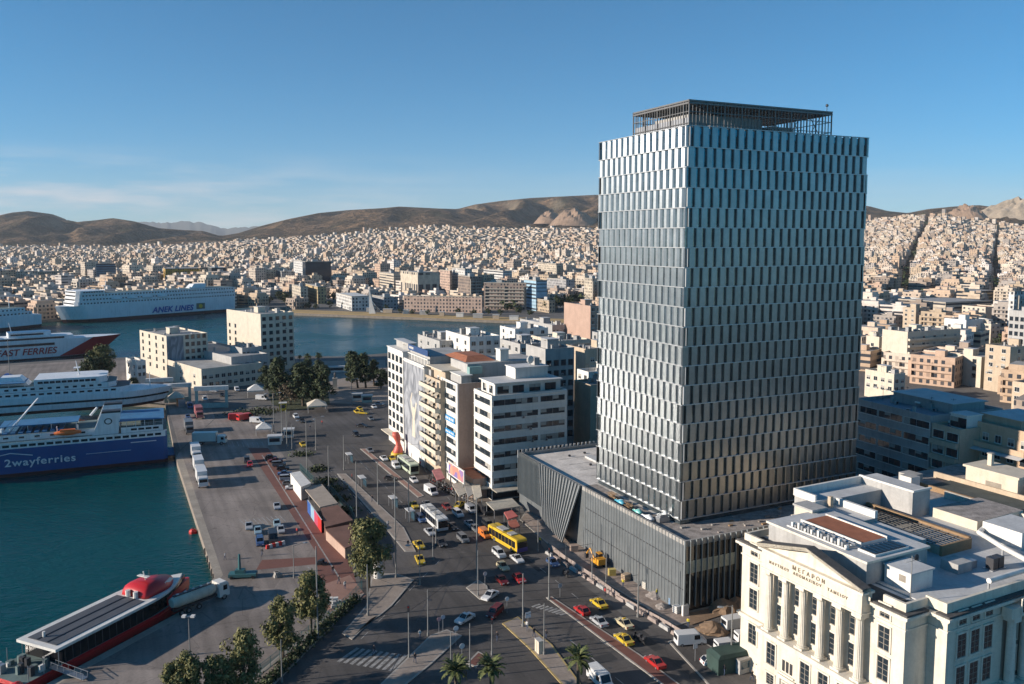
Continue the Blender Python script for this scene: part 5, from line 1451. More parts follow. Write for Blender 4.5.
# blue ferry, stern to the quay
s0 = at(168, 462, WZ); s1 = at(0, 478.5, WZ); dv = s1 - s0
ha = math.atan2(dv.y, dv.x); BH, LH = RL(ha)             # BH towards the bow, LH towards the viewer
FB = 17.0
f3 = thing('car_ferry', s0 - LH * FB / 2, ha, 'blue hulled car ferry moored with its stern against the quay', 'ferry')
hull(f3, 96, FB, 24, [(-.6, .5, M_BOOT), (.5, 1.1, M_BOOT), (1.1, 9.3, M_HULLB)])
tier(f3, 'upper_deck', .4, 80, FB - .1, 9.3, 11.0, M_HULLW, wins=1.7, wz=(.3, .78), gap=.5)
mb = MB(); mb.prism(hull_outline(84, FB + .1, 10), 11.0, 11.45, M_HULLW, top=M_DECKG); mb.build('deck_rim', f3)
tier(f3, 'deckhouse', 13, 74, FB - 3.4, 11.45, 13.4, M_HULLW, wins=1.3, gap=2.6, top=M_DECKG)
tier(f3, 'stern_deckhouse', 1.0, 12.5, FB - .6, 11.45, 13.4, M_HULLW, wins=1.6, gap=.4, top=M_DECKG)
mb = MB(); mb.box(.6, -FB / 2 + .3, 15.4, 13.0, FB / 2 - .3, 15.65, M_DECKB)
for x in (1, 3.5, 6, 8.5, 11):
    for y in (-FB / 2 + .6, FB / 2 - .6): mb.tube((x, y, 13.4), (x, y, 15.4), .09, M_HULLW, n=6)
mb.build('stern_canopy', f3)
mb = MB(); mb.box(24, -FB / 2 + 3.5, 15.6, 44, FB / 2 - 4.5, 15.8, M_DECKB)
for x in (24.5, 31, 37, 43.5):
    for y in (-FB / 2 + 3.8, FB / 2 - 4.8): mb.tube((x, y, 13.4), (x, y, 15.6), .09, M_HULLW, n=6)
mb.build('deck_canopy', f3)
mb = MB()
for x in range(28, 62, 2): mb.box(x, -FB / 2 + 2.6, 13.4, x + 1.2, FB / 2 - 2.8, 13.9, M_DECKB)
mb.build('deck_benches', f3)
def funnel(root, x, y, z0, w_, d_, h_, mt, top=M_DARK, lean=1.2):
    mb = MB()
    P = [(x, y - d_ / 2), (x + w_, y - d_ / 2), (x + w_, y + d_ / 2), (x, y + d_ / 2)]
    mb.loft([[(p[0], p[1], z0) for p in P], [(p[0] - lean if p[0] > x else p[0] - lean * .3, p[1], z0 + h_) for p in P]], mt)
    mb.loft([[(p[0] - lean if p[0] > x else p[0] - lean * .3, p[1], z0 + h_) for p in P], [(p[0] - lean * 1.1 if p[0] > x else p[0] - lean * .3, p[1], z0 + h_ + .7) for p in P]], top)
    return mb.build('funnel', root)
for y in (-FB / 2 + 2, FB / 2 - 2): funnel(f3, 13.2, y, 11.45, 7.0, 3.0, 7.2, M_HULLW, lean=2.6)
mb = MB(); mb.tube((15.8, FB / 2 - .48, 15.9), (15.8, FB / 2 - .40, 15.9), 1.1, M_DARK, n=16); mb.tube((15.8, FB / 2 - .45, 15.9), (15.8, FB / 2 - .36, 15.9), .75, M_HULLW, n=16); mb.build('funnel_badge', f3)
mb = MB(); mb.tube((20.5, FB / 2 - 2, 18.0), (18.6, FB / 2 - 2, 20.6), .35, M_HULLW); mb.build('exhaust', f3)
mb = MB(); mb.tube((43.5, 3.5, 11.5), (34.0, 3.5, 24.5), .38, M_HULLW, r1=.22); mb.tube((43.5, 3.5, 11.4), (43.5, 3.5, 15.0), .6, M_HULLW); mb.tube((43.4, 3.5, 15), (37, 3.5, 20.4), .1, M_STEEL, n=4)
mb.build('crane', f3)
inst('lifeboat', LIFEBOAT, f3, (26.5, FB / 2 - 1.0, 13.0), 0); inst('lifeboat', LIFEBOAT, f3, (26.5, -FB / 2 + 1.0, 13.0), 0)
for x in (23.8, 29.2): mb = MB(); mb.tube((x, FB / 2 - 2.2, 11.5), (x, FB / 2 - 1.0, 15.4), .14, M_HULLW, n=6); mb.build('davit', f3)
mb = MB(); rail(mb, [(21, FB / 2 - .3), (74, FB / 2 - .3)], 11.45); mb.build('railing', f3); mb = MB(); rail(mb, [(1, FB / 2 - .3), (13, FB / 2 - .3)], 13.4); mb.build('railing', f3)
tier(f3, 'bridge', 70, 78, FB - 1, 13.4, 16.4, M_HULLW, wins=1.5, front=1.5, gap=.3)
ship_text(f3, '2wayferries', 33.6, FB / 2 + .04, 3.6, 3.4, M_HULLW, 1, bold=.05, spacing=1.12)
mb = MB(); mb.box(10, FB / 2 - .2, 5.4, 22, FB / 2 + .05, 5.5, M_HULLW); mb.box(3, FB / 2 - .2, 7.9, 10, FB / 2 + .05, 8.15, M_HULLW); mb.build('side_stripe', f3)
mb = MB()
mb.face([(46.5, FB / 2 + .06, 6.8), (41, FB / 2 + .06, 7.8), (41, FB / 2 + .06, 8.1), (46.5, FB / 2 + .06, 6.9)], M_HULLW); mb.face([(41, FB / 2 + .06, 7.8), (35.5, FB / 2 + .06, 6.6), (35.5, FB / 2 + .06, 6.9), (41, FB / 2 + .06, 8.1)], M_HULLW)
mb.build('roof_emblem', f3)
mb = MB(); mb.box(-7, -5, 1.2, .2, 5, 1.5, M_DECKB); mb.build('stern_ramp', f3)

f3.scale.z = .87
# white ferry behind it, bow towards the town
wb = at(173, 399, 3.0)
WB = 17.0; WL = 92.0
bdir = -BH
f2 = thing('passenger_ferry', wb - bdir * WL - LH * 2.0 * 0, ha + math.pi, 'white passenger ferry with a light blue awning lying behind the blue ferry', 'ferry')
hull(f2, WL, WB, 17, [(-.6, .9, M_BOOT), (.9, 3.6, M_HULLW), (3.6, 4.6, M_SWIN), (4.6, 7.6, M_HULLW)], rake=3.5)
tier(f2, 'main_deckhouse', 2, 74, WB - .6, 7.6, 10.2, M_HULLW, wins=1.6, gap=1.0, front=3, top=M_DECKR)
tier(f2, 'upper_deckhouse', 22, 70, WB - 2, 10.2, 12.8, M_HULLW, wins=1.3, gap=1.4, front=2.5, top=M_DECKG)
tier(f2, 'bridge', 46, 67, WB - 1, 12.8, 16.0, M_HULLW, wins=1.6, gap=.3, front=2.5)
mb = MB(); mb.box(12, -WB / 2 + 1.2, 14.6, 43, WB / 2 - 5, 14.85, M_DECKB)
for x in range(13, 44, 5):
    for y in (-WB / 2 + 1.5, WB / 2 - 5.3): mb.tube((x, y, 10.2), (x, y, 14.6), .1, M_HULLW, n=6)
mb.build('deck_canopy', f2)
mb = MB(); mb.loft([[(34, -4, 12.8), (44, -4, 12.8), (44, 4, 12.8), (34, 4, 12.8)], [(35, -3, 17.0), (41.0, -3, 17.0), (41, 3, 17.0), (35, 3, 17.0)]], M_HULLW); mb.build('funnel', f2)
mb = MB(); mb.tube((60, 0, 15.6), (59, 0, 23), .28, M_HULLW, r1=.12); mb.box(58.2, -1.6, 19.5, 60.4, 1.6, 19.7, M_HULLW); mb.tube((84, 0, 7.6), (84, 0, 15.0), .2, M_HULLW, r1=.1); mb.build('mast', f2)
mb = MB(); rail(mb, [(75, -WB / 2 + .4), (84, -WB / 2 + 2.6)], 7.6); mb.build('railing', f2); mb = MB(); rail(mb, [(2, -WB / 2 + .4), (22, -WB / 2 + .4)], 10.2); mb.build('railing', f2)
mb = MB()
for k in range(26): mb.box(3 + rnd.uniform(0, 17), rnd.uniform(-6, 6), 10.2, 4.5 + rnd.uniform(0, 17), rnd.uniform(-6, 6), 10.7, rnd.choice([M_DECKR, M_HULLW, M_DECKB])) if False else mb.box(*(lambda x, y: (x, y, 10.2, x + 1.6, y + .6, 10.8))(3 + rnd.uniform(0, 17), rnd.uniform(-7, 6.5)), rnd.choice([M_DECKR, M_HULLW, M_DECKB]))
mb.build('deck_benches', f2)

f2.scale.z = .74
# second blue-decked ship nosing in at the edge, between the white ferry and the pier
# fast ferry with the red bow
g0 = at(-6, 362.6, WZ); g1 = at(102, 354.5, WZ); dv = g1 - g0; ga = math.atan2(dv.y, dv.x); GR, GL = RL(ga)
GB = 16.0; GLn = 96.0
ff = thing('fast_ferry', g1 - GR * (GLn - 12) + GL * GB / 2, ga, 'white fast ferry with a red raked bow lying alongside the pier', 'ferry')
mb = MB()
def ffring(z, t): return [(p[0], p[1], z) for p in hull_outline(GLn - 12 + 12 * t, GB * (.96 + .04 * t), 22)]
mb.loft([ffring(-.5, 0), ffring(.8, .08)], M_BOOT, cap=False); mb.loft([ffring(.8, .08), ffring(10.6, 1)], M_HULLW); mb.build('hull', ff)
# red bow patch: follows the hull skin
mb = MB(); N = 10
M_REDH = mat('hull_red', (0.36, 0.022, 0.028), .4, var=.06)
for sgn in (-1, 1):
    prev = None
    for k in range(N + 1):
        z = .9 + (10.5 - .9) * k / N; t = .08 + .92 * k / N
        Ln_ = GLn - 12 + 12 * t; B_ = GB * (.96 + .04 * t) + .10; xs_ = GLn - 34 + 18 * ((k / N) ** 1.0)
        row = []
        for j in range(9):
            x = xs_ + (Ln_ - xs_) * j / 8; q = max(0, (x - (Ln_ - 22)) / 22)
            row.append((x + .05, sgn * (B_ / 2 * (1 - q ** 2) + .03), z))
        if prev:
            for j in range(8):
                q = [prev[j], prev[j + 1], row[j + 1], row[j]]; mb.face(q if sgn < 0 else q[::-1], M_REDH)
        prev = row
mb.build('red_bow', ff)
tier(ff, 'upper_deck', 2, 66, GB - .4, 10.6, 12.6, M_HULLW, wins=1, solid=True, wz=(.25, .75), front=4)
mb = MB(); mb.box(1, -GB / 2 - .06, 7.6, GLn - 36, -GB / 2 + .3, 8.9, M_SWIN); mb.box(1, GB / 2 - .3, 7.6, GLn - 36, GB / 2 + .06, 8.9, M_SWIN); mb.build('window_band', ff)
tier(ff, 'bridge', 38, 56, GB - 5, 12.6, 15.2, M_HULLW, wins=1, solid=True, front=3, top=M_DECKB)
mb = MB(); mb.loft([[(18, -3, 12.6), (28, -3, 12.6), (28, 3, 12.6), (18, 3, 12.6)], [(17, -2.5, 16.4), (24, -2.5, 16.4), (24, 2.5, 16.4), (17, 2.5, 16.4)]], M_REDH); mb.build('funnel', ff)
mb = MB(); mb.tube((40, 0, 15.2), (39, 0, 20.5), .2, M_HULLW, r1=.1); mb.build('mast', ff)
ship_text(ff, 'FAST FERRIES', GLn - 50, -GB / 2 - .06, 2.9, 5.0, M_REDH, -1, shear=.25, bold=.06)
ship_text(ff, 'thunder', GLn - 14, -GB / 2 * .70 - .6, 8.3, 1.2, M_HULLW, -1) if False else None

# big white liner on the far shore
a0 = at(66, 324.2, WZ); a1 = at(236, 311.3, WZ); dv = a0 - a1; aa = math.atan2(dv.y, dv.x); AR, AL = RL(aa)
AB = 25.0; ALn = dv.length + 3
an = thing('ocean_ferry', a1 - AL * AB / 2, aa, 'huge white ferry liner with rows of portholes moored on the far shore', 'ferry')
hull(an, ALn, AB, 20, [(-.6, 2.6, M_BOOT), (2.6, 13.5, M_HULLW)], rake=6)
for i, (x0, x1, z0, z1) in enumerate(((.3, ALn - 13, 13.5, 16.6), (.6, ALn - 14, 16.6, 19.7), (1, ALn - 14.5, 19.7, 22.8))):
    tier(an, 'passenger_deck', x0, x1, AB - .2 - .5 * i, z0, z1, M_HULLW, wins=1.3, gap=1.3, front=2.2, wz=(.38, .72), top=M_DECKG)
tier(an, 'bridge', ALn - 34, ALn - 15, AB, 22.8, 25.4, M_HULLW, wins=1.6, gap=.4, front=2.4)
mb = MB(); mb.loft([[(26, -5, 22.2), (40, -5, 22.2), (40, 5, 22.2), (26, 5, 22.2)], [(24, -4, 26.6), (36, -4, 26.6), (36, 4, 26.6), (24, 4, 26.6)]], M_HULLW); mb.build('funnel', an)
mb = MB(); mb.tube((ALn - 40, 0, 24.9), (ALn - 41, 0, 33), .4, M_HULLW, r1=.15); mb.box(ALn - 43, -2.4, 28, ALn - 38, 2.4, 28.3, M_HULLW); mb.tube((ALn - 12, 0, 13.5), (ALn - 12, 0, 19), .25, M_HULLW); mb.build('mast', an)
M_TXTB = mat('letter_blue', (0.008, 0.075, 0.33), .5, var=.05)
ship_text(an, 'ANEK LINES', 61, AB / 2 + .08, 4.2, 6.6, M_TXTB, 1, shear=.25, bold=.22, spacing=1.05)
mb = MB(); mb.box(31, AB / 2 - .3, 4.6, 39, AB / 2 + .1, 9.8, mat('emblem_olive', (0.12, 0.14, 0.10), .6, var=.2)); mb.tube((35, AB / 2, 7.2), (35, AB / 2 + .16, 7.2), 1.8, M_YEL, n=14); mb.build('emblem', an)
mb = MB()
for x in (40, 50, 62, 74): mb.ball((x, 4, 23.2), 1.2, M_HULLW)
mb.build('radar_dome', an)
for k in range(4): inst('lifeboat', LIFEBOATW, an, (70 + 13 * k, AB / 2 - .2, 17.8), 0, scale=(1.3, 1.2, 1.2))

# smaller white ship at the far side of the basin
b0 = at(43, 327.0, WZ); b1 = at(0, 331.5, WZ); dv = b1 - b0; ba = math.atan2(dv.y, dv.x); _, BL = RL(ba)
w2 = thing('white_ship', b0 - BL * 8.5, ba, 'white ship with a dark waterline beyond the fast ferry, cut off by the picture edge', 'ship')
hull(w2, 110, 17, 20, [(-.6, 2.4, M_BOOT), (2.4, 10, M_HULLW)], rake=4)
tier(w2, 'deckhouse', 8, 88, 16.6, 10, 13, M_HULLW, wins=1.4, gap=1.4, top=M_DECKG); tier(w2, 'upper_deckhouse', 13, 84, 15, 13, 16, M_HULLW, wins=1.2, gap=1.8, top=M_DECKG)
mb = MB(); mb.tube((20, 0, 16), (20, 0, 23), .3, M_HULLW); mb.build('mast', w2)

# red and white catamaran alongside the near quay
ca = math.radians(66.85); CR, CL = RL(ca)
c_st = Vector((-74.87, 116.48, WZ))
cat_ = thing('catamaran', c_st, ca, 'red hulled catamaran with a dark flat roof and red wheelhouse lying at the near quay', 'catamaran')
M_CRED = mat('catamaran_red', (0.50, 0.018, 0.022), .35, var=.06)
M_CBLK = mat('catamaran_glass', (0.010, 0.010, 0.012), .12, var=.2)
M_CROOF = mat('roof_grey', (0.085, 0.09, 0.10), .7, var=.15, scale=.4)
CB, CLn = 8.6, 37.0
mb = MB()
for sgn in (-1, 1):
    rr = []
    for z, t in ((-.4, 0), (1.0, .5), (2.5, 1)):
        yo = sgn * (CB / 2 - 1.5)
        o = hull_outline(CLn - 2.5 + 2.5 * t, 3.0, 12, .4, 6); rr.append([(p[0], p[1] + yo - sgn * (max(0, p[0] - CLn * .72) * .10), z) for p in o])
    mb.loft(rr, M_CRED)
mb.build('hull', cat_)
mb = MB(); mb.prism(hull_outline(CLn - .6, CB - .2, 13, .5), 2.2, 2.9, M_CRED, top=M_DECKG); rr_ = [[(p[0], p[1], z) for p in [(CLn - 9, -CB / 2 * .78), (CLn - .7, -.25), (CLn - .7, .25), (CLn - 9, CB / 2 * .78)]] for z in (2.9, 4.4)]; mb.loft(rr_, M_CRED); mb.build('main_deck', cat_)
mb = MB(); mb.prism(hull_outline(CLn - 1.5, CB - .5, 14, .3)[2:-2] + [(6.5, CB / 2 - .25), (6.5, -CB / 2 + .25)], 2.9, 5.3, M_CBLK); mb.build('cabin', cat_)
for k in range(12):
    for s_ in (-1, 1): mb = MB(); mb.box(7 + 1.35 * k, s_ * (CB / 2 - .24) - .03, 2.95, 7.12 + 1.35 * k, s_ * (CB / 2 - .24) + .03, 5.25, M_DARK); mb.build('window_post', cat_)

mb = MB(); mb.prism(hull_outline(CLn - 2.2, CB, 11, .3)[2:-2] + [(5.3, CB / 2), (5.3, -CB / 2)], 5.3, 5.75, M_WHITE); mb.build('roof', cat_)
mb = MB(); mb.box(6.3, -CB / 2 + 1.1, 5.75, 23.0, CB / 2 - 1.2, 5.85, M_CROOF)
for y in (-1.1, 1.1): mb.box(6.3, y - .12, 5.85, 23.0, y + .12, 5.93, M_DARK)
mb.build('roof_panel', cat_)
mb = MB()
rr = []
for z, a, b_, w_ in ((5.75, 23.6, 32.6, 6.2), (6.3, 23.7, 32.2, 6.1), (7.0, 24.0, 31.0, 5.5), (7.5, 24.6, 29.4, 4.4), (7.75, 25.4, 28.2, 2.8)):
    o = hull_outline(b_ - a, w_, (b_ - a) * .55, .5, 6); rr.append([(p[0] + a, p[1], z) for p in o])
mb.loft(rr, M_CRED); mb.build('wheelhouse', cat_, smooth=True)
mb = MB()
for sgn in (-1, 1):
    mb.face([(28.6, sgn * 2.75, 6.4), (31.2, sgn * 1.6, 6.4), (30.4, sgn * 1.6, 6.95), (28.2, sgn * 2.6, 6.95)][::sgn], M_WHITE)
mb.build('wheelhouse_window', cat_)
mb = MB(); mb.tube((26.5, 0, 7.6), (26.0, 0, 9.4), .12, M_WHITE, n=6); mb.box(25.7, -1.2, 8.5, 26.4, 1.2, 8.62, M_WHITE); mb.tube((28, .8, 7.5), (28, .8, 8.9), .05, M_DARK, n=4); mb.build('mast', cat_)
mb = MB()
for y in (-.9, .9): mb.tube((23.4, y, 5.75), (23.4, y, 6.9), .42, M_WHITE, n=10)
mb.build('vent', cat_)
mb = MB(); mb.tube((7.4, 0.9, 5.85), (7.4, .9, 6.7), .22, M_WHITE, n=8); mb.build('roof_light', cat_)
for k in range(14):
    x, y = rnd.uniform(.6, 5.8), rnd.uniform(-3.5, 3.0); mb = MB(); mb.box(x, y, 2.9, x + rnd.uniform(.4, 1.0), y + rnd.uniform(.4, .9), 2.9 + rnd.uniform(.4, 1.6), rnd.choice([M_DARK, M_STEEL, M_DARK, M_WHITE, M_DECKG])); mb.build('deck_gear', cat_)
for x in (1, 3.5, 6):
    for y in (-4.0, 4.0): mb = MB(); mb.tube((x, y, 2.9), (x, y, 5.3), .07, M_STEEL, n=5); mb.build('stanchion', cat_)
mb = MB()
for s_ in (-1, 1): mb.box(.4, s_ * (CB / 2 - .14) - .02, 2.32, CLn * .66, s_ * (CB / 2 - .14) + .04, 2.46, M_WHITE)
mb.build('side_stripe', cat_)
mb = MB()
for s_ in (-1, 1): mb.ball((-.4, s_ * 3.3, 2.6), 1.05, M_CRED, sq=(1, 1, .75))
mb.build('stern_pod', cat_)
mb = MB(); mb.box(-.2, -.45, 0, 6.2, .45, .14, M_STEEL)
for s_ in (-.42, .42):
    mb.tube((0, s_, 1.0), (6.2, s_, 1.0), .04, M_STEEL, n=4)
    for k in range(6): mb.tube((.1 + 1.2 * k, s_, .1), (.1 + 1.2 * k, s_, 1.0), .03, M_STEEL, n=4)
gw = mb.build('gangway', loc=c_st + CR * 5.0 - CL * 3.9 + Vector((0, 0, 3.1)), rz=ca - math.pi / 2 + .1); gw.rotation_euler.y = .14
tag(gw, 'steel gangway with handrails between the red catamaran and the quay', 'gangway')
# tyre fenders on the quay face
fm = MB()
for k in range(14):
    a = 2 * math.pi * k / 14; b_ = 2 * math.pi * (k + 1) / 14
    fm.tube((.55 * math.cos(a), 0, .55 * math.sin(a)), (.55 * math.cos(b_), 0, .55 * math.sin(b_)), .2, M_RUBBER, n=6, cap=False)
fme = fm.mesh('fender')
q0, q1 = at(217, 576), at(177, 460)
dq = (q1 - q0).normalized()
for k, t in enumerate((.02, .05, .09, .13, .18)):
    p = q0 + (q1 - q0) * t
    o = bpy.data.objects.new('tyre_fender', fme); COL.objects.link(o); o.location = (p.x - .5, p.y, -1.0); o.rotation_euler = (0, 0, math.atan2(dq.y, dq.x))
    tag(o, 'black tyre fender hanging on the quay wall near the corner', 'tyre fender', 'tyre fenders on the quay wall')
q0, q1 = Vector((-69.9, 114.3, 0)), Vector((-58.2, 141.6, 0)); dq = (q1 - q0).normalized()
for k in range(9):
    p = q0 + (q1 - q0) * (.20 + .09 * k)
    o = bpy.data.objects.new('tyre_fender', fme); COL.objects.link(o); o.location = (p.x - .35, p.y + .25, -.9); o.rotation_euler = (0, 0, math.atan2(dq.y, dq.x))
    tag(o, 'black tyre fender between the red catamaran and the quay', 'tyre fender', 'tyre fenders beside the catamaran')
mb = MB(); mb.ball((0, 0, .2), 1.0, M_RED, sq=(1, 1, .85)); mb.tube((0, 0, .9), (0, 0, 1.4), .18, M_DARK, n=6)
tag(mb.build('buoy', loc=at(193, 533, WZ)), 'round red mooring buoy floating close to the quay wall', 'buoy')
# white sail shaped landmark by the far quay
mb = MB(); mb.loft([[(-.2, -1.2, 0), (5.5, -1.2, 0), (5.5, 1.2, 0), (-.2, 1.2, 0)], [(-.2, -.7, 8), (3.0, -.7, 8), (3.0, .7, 8), (-.2, .7, 8)], [(-.3, -.25, 23), (.1, -.25, 23), (.1, .25, 23), (-.3, .25, 23)]], M_WHITE)
for k in range(3): mb.loft([[(2.5 + k, -.4, 10 - 2.5 * k), (7 + 2 * k, -.4, 3 - k), (7 + 2 * k, .4, 3 - k), (2.5 + k, .4, 10 - 2.5 * k)], [(2.5 + k, -.4, 11 - 2.5 * k), (8 + 2 * k, -.4, 3.6 - k), (8 + 2 * k, .4, 3.6 - k), (2.5 + k, .4, 11 - 2.5 * k)]], M_WHITE)
tag(mb.build('sail_monument', loc=at(369.5, 313.5)), 'tall pointed white sail like monument on the far basin quay', 'monument')
# ------------------------------------------------------------------ the town across the basin
M_FW = window_wall('town_wall', 3.0, 3.1, 1.5, 1.7)
M_FB = window_wall('town_wall_banded', 30.0, 3.2, 29.6, 1.5)
M_FC = window_wall('stuff_wall', 3.2, 3.1, 1.5, 1.7, attr='wall_colour')
M_BALC = mat('balcony_concrete', (0.40, 0.36, 0.30), .85, var=.15, scale=.3)
FOOT = []
def register(p, r): FOOT.append((p.x, p.y, r))
register(Vector((45, 168, 0)), 48)
def far_block(name, near, left, right, top, label, colour, mt=None, cat='building', ang=ANG, hut=True, roof=None, bal=False, flat=None):
    O, W_, D_, H_ = bspec(near, left, right, top, ang)
    D_ = min(D_, 60)
    t = thing(name, O, ang, label, cat)
    mb = MB(); mb.box(0, 0, -1, W_, D_, H_, mt or M_FW, top=roof or M_ROOFC); o = mb.build('wall', t); o.color = (*colour, 1)
    mb = MB(); mb.box(-.2, -.2, H_, W_ + .2, .2, H_ + .7, M_BALC); mb.box(-.2, .2, H_, .2, D_, H_ + .7, M_BALC); mb.build('parapet', t)
    if hut: mb = MB(); mb.box(W_ * .3, D_ * .3, H_, W_ * .3 + min(5, W_ * .4), D_ * .3 + min(6, D_ * .5), H_ + 3, M_GREYW, top=M_ROOFC); mb.build('stair_tower', t)
    if bal:
        mb = MB(); nf = int((H_ - 3) / 3.1)
        for k in range(nf): mb.box(W_ * .04, -1.3, 3.2 + 3.1 * k, W_ * .96, -.01, 4.2 + 3.1 * k - .1, M_BALC)
        for q in (.04, .5, .96): mb.box(W_ * q - .1, -1.29, 3.2, W_ * q + .1, -.01, 3.2 + 3.1 * nf, M_BALC)
        mb.build('balcony_bay', t)
    c_ = O + RL(ang)[0] * W_ / 2 + RL(ang)[1] * D_ / 2; register(c_, max(W_, D_) * .55)
    return t, W_, D_, H_
CREAM, WHT, TAN, PNK, GRY, BRN = (.56, .48, .37), (.62, .60, .56), (.46, .36, .25), (.50, .36, .28), (.38, .37, .36), (.26, .20, .16)
far_block('glass_office', (306, 291), 303, 331, 262, 'blue black glass office block across the basin', (.03, .05, .08), mt=mat('office_curtain_wall', (.02, .035, .055), .15, var=.3, scale=.15))
far_block('apartment_building', (303, 290), 290, 306, 261, 'tall pale blank sided block beside the blue black glass office', WHT)
far_block('columned_building', (318, 304), 305, 326, 287, 'two storey ochre and white building with a columned front on the far quay', (.46, .34, .18))
far_block('apartment_building', (301, 304), 292, 308, 287, 'narrow cream block on the far quay beside the columned ochre building', CREAM)
far_block('white_hall', (352, 311), 328, 372, 297, 'low white halls with folded white roofs by the sail monument', WHT, roof=M_WHITE, hut=False)
far_block('terminal_building', (384, 310), 372, 398, 298, 'low blue grey terminal building between the white halls and the long pink block', GRY)
far_block('framed_office', (418, 300), 395, 440, 273, 'large pale office with a stone frame round tall dark glass bays', CREAM, mt=window_wall('bay_wall', 7.5, 22, 4.8, 12, v0=.2))
far_block('apartment_building', (394, 294), 372, 400, 274, 'cream banded block just beside the stone framed office', CREAM, mt=M_FB)
far_block('long_office', (404, 311.5), 401, 482, 296, 'very long low pinkish building along the far quay', PNK, mt=M_FW, hut=False, ang=math.radians(-13.6))
far_block('pink_block', (450, 295), 440, 452, 271, 'narrow pinkish block with a salmon front in the town centre', PNK)
far_block('white_block', (465, 296), 452, 472, 269, 'plain white wall block standing over the long pinkish building', WHT)
far_block('brown_block', (470, 304), 458, 482, 277, 'dark brown balcony block by the long pinkish building', BRN, bal=True)
far_block('apartment_slab', (484, 309.5), 481, 526, 283, 'wide brown apartment slab full of balconies near the basin', (.30, .23, .19), bal=True, ang=math.radians(-13))
far_block('blue_tower_block', (536, 311), 524, 547, 281, 'light blue tower block with white bands beyond the basin', (.34, .50, .60), mt=M_FB)
far_block('tan_building', (549, 313), 537, 555, 301, 'small tan building with dark openings under the light blue tower block', TAN)
far_block('white_apartment_building', (503, 292), 480, 512, 271, 'white block with dark ribbon windows above the wide brown slab', WHT, mt=M_FB)
far_block('cream_apartment_building', (556, 286), 538, 563, 264, 'rounded looking cream block with yellow tinted balconies in mid town', CREAM, bal=True)
far_block('long_slab', (640, 292), 558, 700, 271, 'long pale green slab building running behind the tall tower', (.42, .47, .42), mt=M_FB)
far_block('cream_tower_block', (592, 303), 584, 600, 279, 'slim cream tower block close to the tall tower', CREAM, bal=True)
far_block('grey_building', (566, 297), 547, 575, 280, 'grey block with trees in front beyond the light blue tower', GRY)
far_block('terrace_slab', (38, 286), 22, 60, 272, 'block with a pale lit end wall farthest along the western slab row', TAN, ang=math.radians(50))
far_block('terrace_slab', (16, 288), 8, 38, 272, 'middle slab with a pale lit end wall in the western slab row', CREAM, ang=math.radians(50))
far_block('terrace_slab', (-4, 290), -16, 16, 271, 'slab half cut by the picture edge in the western slab row', TAN, ang=math.radians(50))
far_block('white_apartment_building', (84, 283), 70, 92, 264, 'white balcony block next to the blue glass block behind the liner', WHT, bal=True)
far_block('blue_glass_block', (97, 287), 91, 116, 264, 'blue grey glass block rising behind the liner bow', (.12, .20, .27), mt=M_FB)
far_block('apartment_building', (166, 287), 162, 200, 269, 'block with a yellow painted wall behind the liner', (.50, .30, .05))
far_block('dark_office', (212, 284), 205, 226, 268, 'dark glassy office with a white roof behind the liner stern', (.06, .07, .07), mt=M_FB, roof=M_WHITE)
far_block('apartment_building', (262, 288), 252, 276, 270, 'cream block with balconies between liner stern and blue black office', CREAM, bal=True)
far_block('grey_apartment_building', (282, 288), 276, 296, 272, 'dark grey block beside the tall pale blank sided block', GRY)
far_block('low_hall', (945, 318), 898, 992, 303, 'long low hall with a cream roof line below the big orange roofed hall', CREAM, mt=M_FB, hut=False)
far_block('market_building', (965, 304), 925, 1000, 292, 'long terraced building with ochre rows of windows', (.50, .40, .26), mt=M_FB, hut=False)
far_block('theatre_building', (905, 304), 888, 932, 292, 'low yellow fronted building between trees by the tall tower', (.52, .38, .18), hut=False)
far_block('dark_glass_building', (958, 284), 950, 968, 271, 'small dark glass block up the hill side town', (.08, .09, .10), mt=M_FB)
far_block('apartment_building', (932, 262), 922, 958, 241, 'wide cream apartment slab on the rising town', CREAM)
far_block('apartment_building', (1012, 338), 1008, 1090, 292, 'white block with glass end beside the boulevard', WHT, bal=True)

def inside_poly(x, y, poly):
    c = False; n_ = len(poly)
    for i in range(n_):
        a, b_ = poly[i], poly[(i + 1) % n_]
        if (a[1] > y) != (b_[1] > y) and x < (b_[0] - a[0]) * (y - a[1]) / (b_[1] - a[1]) + a[0]: c = not c
    return c
FARP = [(p[0], p[1]) for p in far]
def ok_ground(x, y, Y):
    px = CX + F_PX * x / Y
    if Y > 1000: return True
    if px > 845 and Y > 250: return True
    if x > 150 and Y > 500: return True
    return inside_poly(x, y - 12, FARP)
# candidate plots: street grids of three districts
cands = []
rg = random.Random(21)
def district(ang, px0, px1, Y0, Y1, cell, street, jitter, fx=None):
    r_, l_ = RL(ang)
    Rmax = 5200
    n_ = int(Rmax / cell)
    for i in range(-n_, n_):
        for j in range(-n_, n_):
            p = r_ * (i * cell) + l_ * (j * cell)
            if (i % street == 0 or j % (street * 2 - 1) == 0) and (p.y < 1300 or rg.random() < .25): continue
            if p.y > 1350: p = p + Vector((rg.uniform(-5, 5), rg.uniform(-5, 5), 0))
            if p.y < Y0 or p.y > Y1: continue
            px = CX + F_PX * p.x / p.y
            if not (px0 <= px < px1): continue
            if fx and fx(px, p.y): continue
            cands.append((p.x + rg.uniform(-1, 1) * jitter, p.y + rg.uniform(-1, 1) * jitter, ang, px, cell))
def far_limit(px, Y): return Y > lerp_tab(CITY_D, px) * rg.uniform(.93, 1.03)
district(math.radians(52), -60, 300, 640, 1350, 21, 4, 1.6, far_limit)
district(math.radians(52), -60, 300, 1350, 4200, 17, 4, 1.6, far_limit)
